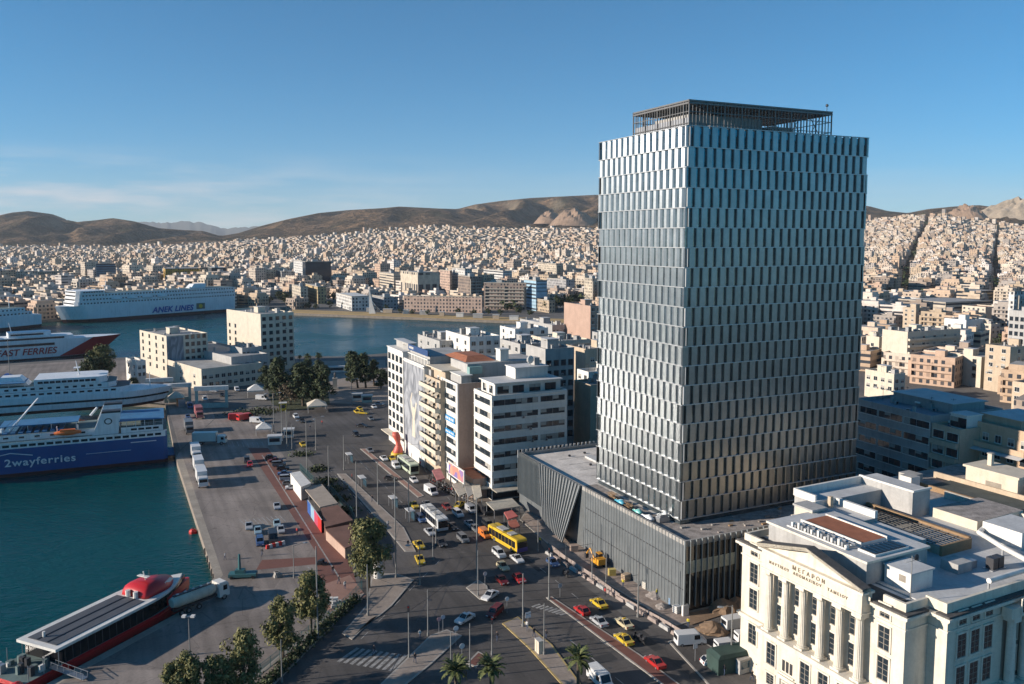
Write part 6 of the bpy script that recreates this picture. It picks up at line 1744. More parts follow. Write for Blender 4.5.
district(math.radians(40), 300, 620, 640, 1350, 21, 4, 1.6, far_limit)
district(math.radians(40), 300, 620, 1350, 4200, 17, 4, 1.6, far_limit)
district(math.radians(35), 620, 850, 520, 4200, 24, 4, 1.6, far_limit)
def boul(px, Y):
    # two long straight streets run away from the viewer
    a = 994 + (Y - 700) * 0.0; w_ = 11 * 828 / Y
    if abs(px - 995) < max(2.2, w_): return True
    b_ = 904 + 21 * min(1, max(0, (Y - 1150) / 2000))
    if Y > 800 and abs(px - b_) < max(2.2, 13 * 828 / Y): return True
    return far_limit(px, Y)
district(math.radians(-44), 850, 1100, 265, 1350, 20, 5, 1.4, boul)
district(math.radians(-44), 850, 1100, 1350, 4200, 16, 5, 1.4, boul)
PAL = [(.56, .48, .38), (.62, .59, .54), (.50, .42, .32), (.55, .44, .34), (.46, .36, .27), (.60, .55, .47), (.40, .38, .36), (.58, .50, .42), (.50, .38, .30), (.64, .62, .60), (.34, .29, .25), (.55, .50, .44)]
PAL = [tuple(min(.78, v * k_) for v, k_ in zip(q, (1.17, 1.08, 0.99))) for q in PAL]
PALN = ['cream', 'white', 'tan', 'beige', 'brownish', 'off white', 'grey', 'pale sand', 'pinkish', 'bright white', 'dark brown', 'stone coloured']
plots = []
for (x, y, a, px, cell) in cands:
    if not ok_ground(x, y, y): continue
    if px > 845 and y < 320 and px < 1040 and (x < 120): continue
    if any((x - fx) ** 2 + (y - fy) ** 2 < (fr + 9) ** 2 for fx, fy, fr in FOOT) and y < 1400: continue
    if rg.random() < (.05 if y < 1500 else .10): continue
    if 845 < px < 935 and 300 < y < 700 and rg.random() < .6: continue
    h_ = rg.choice([9, 12, 12, 15, 15, 18, 18, 21]) + rg.uniform(-.5, .5)
    if rg.random() < .04: h_ += rg.uniform(6, 14)
    if 228 < px < 603 and y < (745 if px < 300 else 790): continue
    if 228 < px < 603 and y < 960: h_ = 9.5
    if px < 228 and y < 900: h_ = min(h_, 12.5)
    if y > 1350: h_ *= .85
    if y < 900 and px > 850: h_ = min(h_, 15 if y > 500 else 12)
    plots.append((x, y, a, px, h_, cell))
# the nearest blocks, each a thing; the rest of the town one mass
def visible(p): return -10 < p[3] < 603 or 858 < p[3] < 1034
plots.sort(key=lambda p: p[1] - (p[4] * 6 if visible(p) else -5e5))
N_IND = 225
protos = []
def proto_block(w_, d_, nf, style):
    h_ = nf * 3.1
    t = thing('town_block', (0, 0, 0), 0, 'town block', 'building')
    mb = MB(); mb.box(-w_ / 2, -d_ / 2, -3, w_ / 2, d_ / 2, h_, M_FW if style != 1 else M_FB, top=M_ROOFC); mb.build('wall', t)
    mb = MB(); q = .3
    for a in ((-w_ / 2, -d_ / 2, w_ / 2, -d_ / 2 + q), (-w_ / 2, d_ / 2 - q, w_ / 2, d_ / 2), (-w_ / 2, -d_ / 2 + q, -w_ / 2 + q, d_ / 2 - q), (w_ / 2 - q, -d_ / 2 + q, w_ / 2, d_ / 2 - q)): mb.box(a[0], a[1], h_, a[2], a[3], h_ + .9, M_OBJWALL)
    if style == 2: mb.box(-w_ / 2 + 2, -d_ / 2 + 2, h_, w_ / 2 - 1, d_ / 2 - .5, h_ + 3, M_OBJWALL, top=M_ROOFC)
    mb.build('parapet', t)
    mb = MB(); mb.box(-1, 0, h_, 3, 4, h_ + (2.8 if style != 2 else 5.5), M_OBJWALL, top=M_ROOFW); mb.build('stair_tower', t)
    for face in (0, 1):
        mb = MB(); L_ = w_ if face == 0 else d_
        for k in range(1, nf):
            z = k * 3.1
            if face == 0: mb.box(-w_ / 2 + .8, -d_ / 2 - 1.2, z - .1, w_ / 2 - .8, -d_ / 2 - .01, z + .05, M_OBJWALL); mb.box(-w_ / 2 + .8, -d_ / 2 - 1.2, z + .05, w_ / 2 - .8, -d_ / 2 - 1.1, z + .95, M_OBJWALL)
            else: mb.box(-w_ / 2 - 1.2, -d_ / 2 + .8, z - .1, -w_ / 2 - .01, d_ / 2 - .8, z + .05, M_OBJWALL); mb.box(-w_ / 2 - 1.2, -d_ / 2 + .8, z + .05, -w_ / 2 - 1.1, d_ / 2 - .8, z + .95, M_OBJWALL)
        for s_ in (-1, 0, 1):
            if face == 0: x = s_ * (w_ / 2 - .85); mb.box(x - .08, -d_ / 2 - 1.21, 2.9, x + .08, -d_ / 2 - .012, nf * 3.1 - 2, M_OBJWALL)
            else: y = s_ * (d_ / 2 - .85); mb.box(-w_ / 2 - 1.21, y - .08, 2.9, -w_ / 2 - .012, y + .08, nf * 3.1 - 2, M_OBJWALL)
        if style != 1: mb.build('balcony_bay', t)
    return t
for nf in (3, 4, 5, 6, 7):
    for st in range(3): protos.append((nf, st, proto_block(rg.uniform(14, 19), rg.uniform(13, 18), nf, st)))
used_proto = set()
nind = 0
stuff = []
for p in plots:
    if nind < N_IND and visible(p):
        x, y, a, px, h_, cell = p
        nf = max(3, min(7, int(round(h_ / 3.1)))); st = rg.randrange(3)
        pr_ = next(q for q in protos if q[0] == nf and q[1] == st)
        ci = rg.randrange(len(PAL)); kind_ = ['balconied', 'band windowed', 'setback topped'][st]
        zone = 'beyond the basin west of the liner' if px < 240 else 'in the town across the basin' if px < 430 else 'around the wide brown slab across the basin' if px < 603 else 'east of the tall tower'
        lab = f'{PALN[ci]} {["three", "four", "five", "six", "seven"][nf - 3]} storey {kind_} block {zone}'
        z = terrain_z(px, y)
        z = max(z, 0)
        kf = rg.uniform(.82, 1.05); col_ = tuple(c * kf for c in PAL[ci])
        if pr_[2].name not in used_proto:
            used_proto.add(pr_[2].name); o = pr_[2]; o.location = (x, y, z); o.rotation_euler = (0, 0, a); o['label'] = lab; o['group'] = lab
            for ch in o.children: ch.color = (*col_, 1)
        else: copy_thing(pr_[2], (x, y, z), a, lab, lab, col_)
        nind += 1
    else: stuff.append(p)
for nf, st, o in protos:
    if o.name not in used_proto:
        for ch in list(o.children): bpy.data.objects.remove(ch)
        bpy.data.objects.remove(o)
mb = MB()
for (x, y, a, px, h_, cell) in stuff:
    z = max(0, terrain_z(px, y)) if y > 1000 else 0
    w_ = cell * rg.uniform(.32, .46); d_ = cell * rg.uniform(.32, .46)
    c_ = rg.choice(PAL); k = rg.uniform(.8, 1.1); c_ = tuple(v * k for v in c_)
    M_ = Matrix.Translation((x, y, z)) @ Matrix.Rotation(a, 4, 'Z')
    mb.box(-w_, -d_, -6, w_, d_, h_, M_FC, bottom=False, top=M_FC, col=c_, M=M_)
    rr = rg.uniform(.2, .6)
    if y < 2600: mb.box(-w_ * .2, -d_ * .1, h_, w_ * rr, d_ * .5, h_ + 2.8, M_FC, bottom=False, col=c_, M=M_)
tag(mb.build('town_houses'), 'dense mass of pale apartment blocks spreading to the foot of the hills', 'town', kind='stuff')
# ------------------------------------------------------------------ trees
def leaf_mat(name, a, b_):
    m = bpy.data.materials.new(name); n, l, p = nodes_of(m); p.inputs['Roughness'].default_value = .7; p.inputs['Specular IOR Level'].default_value = .25
    g = n.new('ShaderNodeNewGeometry'); nz = n.new('ShaderNodeTexNoise'); nz.inputs['Scale'].default_value = .9; nz.inputs['Detail'].default_value = 3
    l.new(g.outputs['Position'], nz.inputs['Vector'])
    ad = n.new('ShaderNodeMath'); ad.operation = 'MULTIPLY_ADD'; l.new(g.outputs['Random Per Island'], ad.inputs[0]); ad.inputs[1].default_value = .5; 
    sb = n.new('ShaderNodeMath'); sb.operation = 'SUBTRACT'; sb.inputs[1].default_value = .25; l.new(nz.outputs['Fac'], sb.inputs[0]); l.new(sb.outputs[0], ad.inputs[2])
    c = n.new('ShaderNodeValToRGB'); c.color_ramp.elements[0].position = .2; c.color_ramp.elements[0].color = (*a, 1); c.color_ramp.elements[1].position = .75; c.color_ramp.elements[1].color = (*b_, 1)
    l.new(ad.outputs[0], c.inputs['Fac']); l.new(c.outputs[0], p.inputs['Base Color'])
    return m
LF_EUC = leaf_mat('eucalyptus_leaves', (.040, .056, .020), (.22, .20, .075))
LF_DRK = leaf_mat('dark_leaves', (.014, .028, .013), (.070, .085, .034))
LF_BRN = leaf_mat('dry_leaves', (.06, .045, .03), (.14, .10, .06))
LF_PLM = leaf_mat('palm_leaves', (.035, .055, .018), (.13, .14, .05))
M_BARK = mat('bark', (.10, .075, .05), .95, var=.3, scale=2)
def tree_mesh(h_, rad, seed, lf, n_clump=34, per=46, ls=.34, trunk=.28, shape='round'):
    rr = random.Random(seed)
    tr, cr = MB(), MB()
    th = h_ * .30
    lean = Vector((rr.uniform(-.3, .3), rr.uniform(-.3, .3), 0))
    top = Vector((lean.x * 2, lean.y * 2, h_ * .72))
    mid = Vector((lean.x, lean.y, th))
    r0 = .03 * h_ * trunk / .28
    tr.tube((0, 0, -.2), mid, r0, M_BARK, r1=r0 * .75, n=7); tr.tube(mid, top, r0 * .75, M_BARK, r1=r0 * .25, n=6)
    cl = []
    for k in range(n_clump):
        t = rr.random() ** .8
        z = th * .85 + (h_ - th * .85) * t
        if shape == 'round': w_ = rad * (math.sin(math.pi * (.12 + .80 * t)) ** .7)
        elif shape == 'column': w_ = rad * (1 - t * .75)
        else: w_ = rad * math.sin(math.pi * (.25 + .7 * t)) ** .5
        a = rr.uniform(0, 2 * math.pi); q = rr.random() ** .5
        cl.append((Vector((math.cos(a) * w_ * q + lean.x * (1 + t), math.sin(a) * w_ * q + lean.y * (1 + t), z)), rad * rr.uniform(.20, .42)))
    for c, s in cl[::4]: tr.tube(mid + (top - mid) * rr.uniform(0, .7), c, r0 * .3, M_BARK, r1=.02, n=4)
    for c, s in cl:
        for k in range(per):
            d = Vector((rr.gauss(0, 1), rr.gauss(0, 1), rr.gauss(0, .8))); d = d.normalized() * (rr.random() ** .45) * s
            p = c + d; nn = (d.normalized() + Vector((rr.uniform(-.8, .8), rr.uniform(-.8, .8), rr.uniform(-.2, 1)))).normalized()
            u = nn.orthogonal().normalized(); u = (Matrix.Rotation(rr.uniform(0, 6.28), 3, nn) @ u); v = nn.cross(u); z_ = ls * rr.uniform(.6, 1.3)
            cr.face([p - u * z_, p - v * z_ * .45, p + u * z_, p + v * z_ * .45], lf)
    return tr.mesh('trunk', uv=False), cr.mesh('crown', uv=False)
TREES = {}
def get_tree(key, *a, **k):
    if key not in TREES: TREES[key] = tree_mesh(*a, **k)
    return TREES[key]
def plant(name, key, loc, s, label, cat='tree', group=None, rz=None, sz=None):
    tm = TREES[key]; t = thing(name, loc, rnd.uniform(0, 6.28) if rz is None else rz, label, cat, group)
    sc = (s, s, sz or s)
    inst('trunk', tm[0], t, scale=sc); inst('crown', tm[1], t, scale=sc)
    return t
for i in range(3): get_tree(f'euc{i}', 10, 3.4, 11 + i, LF_EUC, n_clump=60, per=95, ls=.30)
for i in range(3): get_tree(f'drk{i}', 11, 3.0, 31 + i, LF_DRK, n_clump=44, per=70, ls=.38, shape='column')
for i in range(2): get_tree(f'rnd{i}', 8, 3.6, 51 + i, LF_DRK, n_clump=36, per=70, ls=.42)
get_tree('dry', 6, 3.6, 71, LF_BRN, n_clump=26, per=34, ls=.34)
for i in range(3): get_tree(f'far{i}', 9, 4.6, 81 + i, LF_DRK, n_clump=20, per=22, ls=.8)
def base(px, py): return at(px, py)
def hgt(px, pb, pt): 
    p = at(px, pb); return zat(pt, p.y)
for (px, pb, pt, key, lab) in ((369, 588, 519, 'euc0', 'tall bushy green tree standing alone by the brown roofed terminal shed'), (311, 634, 573, 'euc1', 'leafy tree next to the tall lamp post on the promenade'), (283, 660, 600, 'euc2', 'round leafy tree on the promenade second from the lamp post'),
                            (244, 700, 632, 'euc0', 'tree beside the lower promenade fence with a thin lamp post'), (217, 712, 656, 'euc1', 'small tree at the lower picture edge beside a taller one'), (190, 716, 655, 'euc2', 'wide tree at the lower picture edge near the tanker'), (175, 716, 664, 'euc0', 'low tree closest to the catamaran gangway')):
    h_ = hgt(px, pb, pt); plant('leafy_tree', key, base(px, pb), h_ / 10.4 * .86, lab, sz=h_ / 10.4, group='trees along the harbour promenade')
park = [(273, 398, 366, 'drk0'), (282, 402, 362, 'drk1'), (303, 406, 366, 'drk2'), (313, 406, 370, 'drk0'), (322, 407, 370, 'drk1'), (308, 393, 362, 'drk2'), (317, 396, 364, 'drk0'), (295, 396, 368, 'drk1'), (352, 383, 354, 'drk2'), (358, 388, 358, 'drk0'), (366, 388, 357, 'drk1'), (374, 386, 362, 'drk2'), (265, 390, 368, 'drk1'), (381, 389, 366, 'rnd0')]
plab = ['dark conifer at the corner of the harbour park beside the white office block', 'tall dark conifer in the harbour park over the bare bush', 'dark conifer in the row above the park kerb', 'dark conifer second along the park kerb row', 'dark conifer at the street end of the park kerb row', 'dark conifer behind the kerb row in the harbour park',
        'dark conifer deeper in the park near the statue', 'bushy conifer in the middle of the park', 'dark conifer on the far side of the statue', 'dark conifer in front of the basin near the white kiosk', 'dark conifer third in the group by the basin', 'dark conifer by the white grid building', 'small dark conifer by the bus stop at the park', 'round dark tree beside the white grid building']
for (px, pb, pt, key), lab in zip(park, plab): plant('conifer', key, base(px, pb), hgt(px, pb, pt) / 10.2 * 1.15, lab, group='trees in the harbour park', sz=hgt(px, pb, pt) / 10.2)
plant('bare_bush', 'dry', base(291, 405), 1.5, 'brown half bare tree in the harbour park', 'tree')
for (px, pb, pt, key, lab) in ((93, 388, 358, 'rnd0', 'big dark tree on the pier in front of the red ferry bow'), (84, 388, 366, 'rnd1', 'dark tree leaning on the big tree on the pier'), (102, 386, 353, 'euc1', 'olive green tree on the pier just under the ferry bow'), (134, 390, 378, 'rnd0', 'small round tree near the white house on the pier'), (150, 392, 382, 'rnd1', 'small round tree by the low yellowish hall')):
    plant('pier_tree', key, base(px, pb), hgt(px, pb, pt) / 8.4, lab, group='trees on the pier')
# palms
def palm_meshes(seed, h_, fl):
    rr = random.Random(seed); tr, cr = MB(), MB()
    tr.tube((0, 0, -.2), (0, 0, h_), .26, M_BARK, r1=.2, n=8); tr.ball((0, 0, h_), .45, M_BARK)
    for k in range(46):
        a = rr.uniform(0, 6.28); el = rr.uniform(-.5, 1.25); d = Vector((math.cos(a), math.sin(a), 0)); prev = Vector((0, 0, h_ + .2)); seg = 6
        for j in range(seg):
            t = j / seg; e = el - 1.25 * t * t - .15 * t; nx = prev + (d * math.cos(e) + Vector((0, 0, math.sin(e)))) * fl / seg
            side = d.cross(Vector((0, 0, 1))).normalized(); w0 = fl * .16 * math.sin(math.pi * (.15 + .8 * t)); w1 = fl * .16 * math.sin(math.pi * (.15 + .8 * (t + 1 / seg)))
            for s_ in (-1, 1):
                cr.face([prev, prev + side * s_ * w0 + Vector((0, 0, -.12 * w0)), nx + side * s_ * w1 * .7 + Vector((0, 0, -.3 * w1)), nx][::s_], LF_PLM)
            prev = nx
    return tr.mesh('trunk', uv=False), cr.mesh('crown', uv=False)
for i in range(2): TREES[f'palm{i}'] = palm_meshes(91 + i, 4.6, 2.5)
TREES['palmtall'] = palm_meshes(99, 8.0, 2.6)
for (px, py, key, lab) in ((578, 690, 'palm0', 'palm on the yellow kerbed island beside the white van'), (491, 700, 'palm1', 'palm between the two others on the near island'), (456, 702, 'palm0', 'bushy palm nearest the crossing on the near island')):
    plant('palm_tree', key, base(px, py), 1.0, lab, group='palms on the near island')
for (px, pb, lab) in ((308, 372, 'tall palm over the park trees against the basin'), (319, 371, 'second tall palm beside it against the basin water'), (300, 366, 'short palm at the edge of the basin')):
    plant('palm_tree', 'palmtall', base(px, pb), .95 if pb > 370 else .6, lab, group='palms by the basin')
# hedge along the promenade fence
hb = MB(); h0, h1 = at(356, 600), at(262, 690); dd = h1 - h0
rr = random.Random(5)
for k in range(2600):
    t = rr.random(); p = h0 + dd * t + Vector((rr.gauss(0, .55), rr.gauss(0, .55), abs(rr.gauss(.55, .4)))); nn = Vector((rr.uniform(-1, 1), rr.uniform(-1, 1), rr.uniform(0, 1))).normalized(); u = nn.orthogonal().normalized(); v = nn.cross(u); s_ = rr.uniform(.12, .3)
    hb.face([p - u * s_, p - v * s_, p + u * s_, p + v * s_], LF_DRK)
tag(hb.build('hedge'), 'dark hedge growing along the promenade fence', 'hedge')
gb = MB()
for (px, py, n_, sp) in ((326, 482, 400, 1.4), (334, 490, 400, 1.3), (318, 470, 250, 1.3), (302, 455, 220, 1.6), (262, 412, 500, 3.4), (240, 414, 400, 2.6), (346, 512, 300, 1.1), (340, 500, 300, 1.1)):
    c = at(px, py)
    for k in range(n_):
        p = c + Vector((rr.gauss(0, sp), rr.gauss(0, sp), abs(rr.gauss(.3, .35)))); nn = Vector((rr.uniform(-1, 1), rr.uniform(-1, 1), rr.uniform(0, 1))).normalized(); u = nn.orthogonal().normalized(); v = nn.cross(u); s_ = rr.uniform(.15, .4)
        gb.face([p - u * s_, p - v * s_, p + u * s_, p + v * s_], LF_DRK)
tag(gb.build('shrubbery'), 'low shrubs between the terminal sheds and the tram line', 'shrubs', kind='stuff')
# trees of the far shore, each on its own
for i, (px, py, s_) in enumerate(((6, 316, 1.2), (2, 308, 1.2), (16, 317, 1.0), (26, 316, .9), (36, 315, 1.1), (44, 317, 1.3), (50, 312, 1.3), (56, 316, 1.2), (62, 309, 1.3), (66, 303, 1.2), (48, 304, 1.2), (30, 306, 1.0), (548, 312, 1.2), (556, 311, 1.4), (563, 309, 1.4), (570, 311, 1.3), (576, 308, 1.3), (582, 311, 1.0), (296, 300, 1.1), (288, 297, 1.1),
                                  (285, 303, 1.2), (279, 300, 1.0), (346, 308, .8), (422, 309, .7), (436, 310, .7), (448, 311, .7), (518, 314, .8), (508, 312, .7), (866, 296, 1.3), (874, 300, 1.4), (882, 292, 1.4), (890, 299, 1.3), (870, 286, 1.4), (880, 283, 1.4), (894, 306, 1.2), (308, 309, .7), (316, 310, .6), (330, 308, .7), (358, 309, .6), (386, 311, .6), (400, 314, .5), (412, 314.5, .5), (428, 315, .5), (458, 315, .6), (474, 315.5, .6), (488, 315, .6), (500, 316, .6), (530, 316, .6), (240, 303, .9), (250, 303, .8), (262, 302, 1.0), (270, 304, .8), (1000, 326, 1.0), (998, 312, 1.0), (1001, 348, .9))):
    lab = 'dark tree in the grove behind the western ship' if px < 75 else 'dark tree in the clump beside the light blue tower block' if 540 < px < 600 else 'dark tree in the park beside the tall tower' if 850 < px < 950 else 'street tree along the shaded boulevard' if px > 950 else 'small dark tree among the buildings of the far quay'
    plant('shore_tree', f'far{i % 3}', base(px, py), s_, lab, group=lab)
# tree masses inside the far town
gb = MB(); rr = random.Random(77)
for k in range(900):
    px = rr.choice([rr.uniform(0, 600), rr.uniform(860, 1030), rr.uniform(60, 210)]); Y = rr.uniform(750, 3600)
    if rr.random() < .35 and px < 210: Y = rr.uniform(2500, 3300)
    X = (px - CX) / F_PX * Y
    if not ok_ground(X, Y, Y): continue
    c = Vector((X, Y, max(0, terrain_z(px, Y)) + 5)); big = rr.uniform(.7, 1.5)
    for q in range(26):
        p = c + Vector((rr.gauss(0, 4.5), rr.gauss(0, 4.5), rr.gauss(0, 2.4))) * big; nn = Vector((rr.uniform(-1, 1), rr.uniform(-1, 1), rr.uniform(0, 1))).normalized(); u = nn.orthogonal().normalized(); v = nn.cross(u); s_ = rr.uniform(1, 2.2)
        gb.face([p - u * s_, p - v * s_, p + u * s_, p + v * s_], LF_DRK)
tag(gb.build('town_trees'), 'dark tree tops scattered between the houses of the far town', 'trees', kind='stuff')
# ------------------------------------------------------------------ vehicles
M_VGL = mat('car_glass', (0.012, 0.014, 0.018), .08, var=.1, spec=.6)
M_LAMPW = mat('headlamp_glass', (.7, .7, .68), .15, var=0)
M_LAMPR = mat('tail_lamp', (.35, .01, .01), .2, var=0)
M_RIM = mat('wheel_rim', (.35, .35, .36), .35, .7, var=0)
def wheel_mesh(r, w_):
    mb = MB(); mb.tube((0, -w_ / 2, 0), (0, w_ / 2, 0), r, M_RUBBER, n=14); mb.tube((0, -w_ / 2 - .01, 0), (0, w_ / 2 + .01, 0), r * .58, M_RIM, n=10); return mb.mesh('wheel')
WH = wheel_mesh(.32, .2); WHB = wheel_mesh(.48, .3)
def section_body(prof, hw, mt, inset):
    """Loft across the width: side profile (x, z) narrowing a little towards the sides' edges."""
    mb = MB(); rings = []
    for f, s_ in ((-1, inset), (-.86, 1), (.86, 1), (1, inset)):
        cx = sum(p[0] for p in prof) / len(prof); cz = min(p[1] for p in prof)
        rings.append([(cx + (p[0] - cx) * s_, f * hw, cz + (p[1] - cz) * (s_ if s_ != 1 else 1) + (0 if s_ == 1 else .015)) for p in prof])
    mb.loft([r[::-1] for r in rings], mt); return mb
def car_proto(name, ln, hw, h_, kind):
    t = thing(name, (0, 0, 0), 0, 'car', 'car')
    a = ln / 2
    if kind == 'hatch': lo = [(-a, .32), (a, .30), (a, .62), (a - .25, .78), (a - 1.15, .92), (-a + .1, .95), (-a, .7)]; up = [(a - 1.25, .90), (a - 1.95, h_), (-a + .7, h_), (-a + .15, .93)]
    elif kind == 'sedan': lo = [(-a, .32), (a, .30), (a, .60), (a - .25, .76), (a - 1.3, .90), (-a + .9, .94), (-a + .05, .88), (-a, .6)]; up = [(a - 1.35, .88), (a - 2.05, h_), (-a + 1.6, h_), (-a + .85, .92)]
    else: lo = [(-a, .35), (a, .33), (a, .75), (a - .2, .95), (a - .9, 1.1), (-a, 1.15)]; up = [(a - .95, 1.08), (a - 1.6, h_), (-a + .1, h_), (-a + .02, 1.13)]
    o = section_body(lo, hw, M_PAINTED, .965).build('body', t)
    section_body(up, hw * .86, M_VGL, .93).build('cabin_glass', t)
    mb = MB(); x1, x0 = up[1][0] - .08, up[2][0] + .08
    mb.box(x0, -hw * .74, h_ - .01, x1, hw * .74, h_ + .035, M_PAINTED)
    for s_ in (-1, 1):
        for (xa, za), (xb, zb) in ((up[0], up[1]), (up[3], up[2]), ((sum(q[0] for q in up) / 4, .92), (sum(q[0] for q in up) / 4, h_))): mb.tube((xa, s_ * hw * .84, za), (xb, s_ * hw * .78, zb), .05, M_PAINTED, n=4)
    mb.build('roof', t)
    for x in (a - .85, -a + .8):
        for s_ in (-1, 1): inst('wheel', WH, t, (x, s_ * (hw - .1), .32))
    hm = MB(); hm.box(-.03, -.22, -.08, .04, .22, .08, M_LAMPW); hme = hm.mesh('headlight'); rm = MB(); rm.box(-.04, -.14, -.12, .03, .14, .12, M_LAMPR); rme = rm.mesh('taillight')
    for s_ in (-1, 1): inst('headlight', hme, t, (a - .01, s_ * (hw - .32), .64)); inst('taillight', rme, t, (-a + .01, s_ * (hw - .22), .76))
    return t
def taxi_add(t, z):
    mb = MB(); mb.box(-.15, -.3, z + .03, .15, .3, z + .2, M_YEL); mb.build('roof_sign', t)
def van_proto(name, ln, hw, h_):
    t = thing(name, (0, 0, 0), 0, 'van', 'van'); a = ln / 2
    prof = [(-a, .4), (a, .38), (a, .9), (a - .7, 1.15), (a - 1.35, h_ - .05), (a - 1.6, h_), (-a + .05, h_)]
    section_body(prof, hw, M_PAINTED, .97).build('body', t)
    mb = MB(); mb.face([(a - .72, -hw * .82, 1.17), (a - .72, hw * .82, 1.17), (a - 1.3, hw * .78, h_ - .15), (a - 1.3, -hw * .78, h_ - .15)], M_VGL); mb.build('windscreen', t)
    o = list(t.children)[-1]; o.location.x = .03; o.location.z = .03
    mb = MB()
    for s_ in (-1, 1): mb.box(a - 2.3, min(s_ * hw, s_ * (hw + .015)), 1.2, a - 1.25, max(s_ * hw, s_ * (hw + .015)), h_ - .3, M_VGL)
    mb.box(-a - .015, -hw * .75, 1.2, -a + .05, hw * .75, h_ - .35, M_VGL)
    mb.build('side_window', t)
    for x in (a - .9, -a + .9):
        for s_ in (-1, 1): inst('wheel', WH, t, (x, s_ * (hw - .1), .32))
    return t
def bus_proto(name, ln, hw, h_, glassband=True):
    t = thing(name, (0, 0, 0), 0, 'bus', 'bus'); a = ln / 2
    prof = [(-a, .35), (a, .35), (a + .08, 1.2), (a - .1, h_ - .15), (a - .4, h_), (-a + .3, h_), (-a, h_ - .2)]
    section_body(prof, hw, M_PAINTED, .985).build('body', t)
    mb = MB()
    for s_ in (-1, 1):
        y0, y1 = sorted((s_ * (hw - .02), s_ * (hw + .03)))
        x = -a + .5
        while x < a - 1.3: mb.box(x, y0, 1.15, x + 1.25, y1, h_ - .55, M_VGL); x += 1.36
    mb.build('window_row', t)
    mb = MB(); mb.box(a - .03, -hw * .9, 1.05, a + .10, hw * .9, h_ - .5, M_VGL); mb.build('windscreen', t)
    mb = MB(); mb.box(-a * .5, -.8, h_ - .01, -a * .05, .8, h_ + .22, M_GREYW); mb.box(a * .2, -.8, h_ - .01, a * .5, .8, h_ + .2, M_GREYW); mb.build('roof_unit', t)
    for x in (a - 2.2, -a + 2.8):
        for s_ in (-1, 1): inst('wheel', WHB, t, (x, s_ * (hw - .12), .48))
    return t
def truck_proto(name, ln, hw, h_):
    t = thing(name, (0, 0, 0), 0, 'truck', 'truck'); a = ln / 2
    mb = MB(); mb.box(-a, -hw, 1.1, a - 2.6, hw, h_, M_PAINTED)
    for x in (-a + .02, a - 2.66):
        for s_ in (-1, 1): mb.box(x - .03, s_ * hw - .03, 1.08, x + .06, s_ * hw + .03, h_ + .02, M_STEEL)
    mb.box(-a - .03, -.04, 1.15, -a, .04, h_ - .1, M_STEEL)
    mb.build('cargo_box', t)
    mb = MB(); mb.box(-a + .2, -.5, .7, a - .3, .5, 1.08, M_DARK); mb.build('chassis', t)
    prof = [(a - 2.3, .55), (a, .55), (a, 1.5), (a - .25, 2.7), (a - .7, 2.85), (a - 2.3, 2.85)]
    section_body(prof, hw * .94, M_PAINTED, .97).build('cab', t)
    mb = MB(); mb.box(a - .16, -hw * .8, 1.6, a - .02, hw * .8, 2.4, M_VGL); mb.box(a - 1.3, -hw * .96, 1.6, a - .5, hw * .96, 2.4, M_VGL); mb.build('cab_window', t)
    for x in (a - 1.1, -a + 1.2, -a + 2.4):
        for s_ in (-1, 1): inst('wheel', WHB, t, (x, s_ * (hw - .16), .48))
    return t
PV = {'hatch': car_proto('parked_car', 4.0, .87, 1.46, 'hatch'), 'sedan': car_proto('saloon_car', 4.5, .9, 1.42, 'sedan'), 'suv': car_proto('estate_car', 4.5, .93, 1.7, 'suv'), 'taxi': car_proto('taxi', 4.6, .9, 1.44, 'sedan'),
      'van': van_proto('van', 5.4, 1.0, 2.3), 'bus': bus_proto('bus', 12, 1.27, 3.1), 'truck': truck_proto('box_truck', 9.0, 1.25, 3.9), 'minibus': van_proto('small_van', 4.4, .9, 1.9)}
taxi_add(PV['taxi'], 1.44)
VCAT = {'hatch': 'car', 'sedan': 'car', 'suv': 'car', 'taxi': 'taxi', 'van': 'van', 'minibus': 'van', 'bus': 'bus', 'truck': 'truck'}
first_used = set()
ROADA = math.radians(-64.8)                # down the street towards the viewer
def veh(kind, px, py, col, label, ang=None, group=None, scale=None):
    a = ROADA if ang is None else ang
    loc = at(px, py); src = PV[kind]; loc.z = 0.016
    if kind not in first_used:
        first_used.add(kind); o = src; o.location = loc; o.rotation_euler = (0, 0, a); o['label'] = label
        for ch in o.children: ch.color = (*col, 1)
        if group: o['group'] = group
        if scale: o.scale = scale
    else: o = copy_thing(src, loc, a, label, group, col, scale)
    o['category'] = VCAT[kind]
    if scale is None: k_ = .88 if VCAT[kind] in ('car', 'taxi') else .93 if VCAT[kind] == 'van' else 1; o.scale = (k_, k_, k_)
    return o
WH_, SIL, BLK, RED_, DRD, TAX, BLU, GR_, CRM = (.62, .62, .61), (.38, .39, .40), (.025, .025, .028), (.42, .02, .02), (.16, .014, .014), (.58, .40, .03), (.05, .10, .22), (.16, .165, .17), (.55, .47, .30)
UP = ROADA + math.pi
V = veh
V('taxi', 599, 606, TAX, 'yellow taxi heading up the right carriageway beside the pink kerb, ahead of a red hatchback', UP)
V('hatch', 582, 613, RED_, 'small red car by the median next to the yellow taxi', UP)
V('sedan', 599, 624, SIL, 'silver saloon between the small red car and the cream taxi', UP)
V('taxi', 624, 626, CRM, 'pale cream taxi beside the silver saloon', UP)
V('taxi', 624, 642, TAX, 'yellow taxi behind the pale cream taxi', UP)
V('sedan', 655, 665, RED_, 'bright red car alone near the lower end of the median', UP)
V('van', 600, 684, WH_, 'white van at the lower picture edge beside a palm', ROADA)
V('hatch', 502, 583, DRD, 'dark red car stopped beside a brighter red car at the crossing')
V('hatch', 519, 581, RED_, 'brighter red car beside the dark red car at the crossing')
V('sedan', 490, 598, WH_, 'white saloon turning by the small teardrop island', ROADA - 1.0)
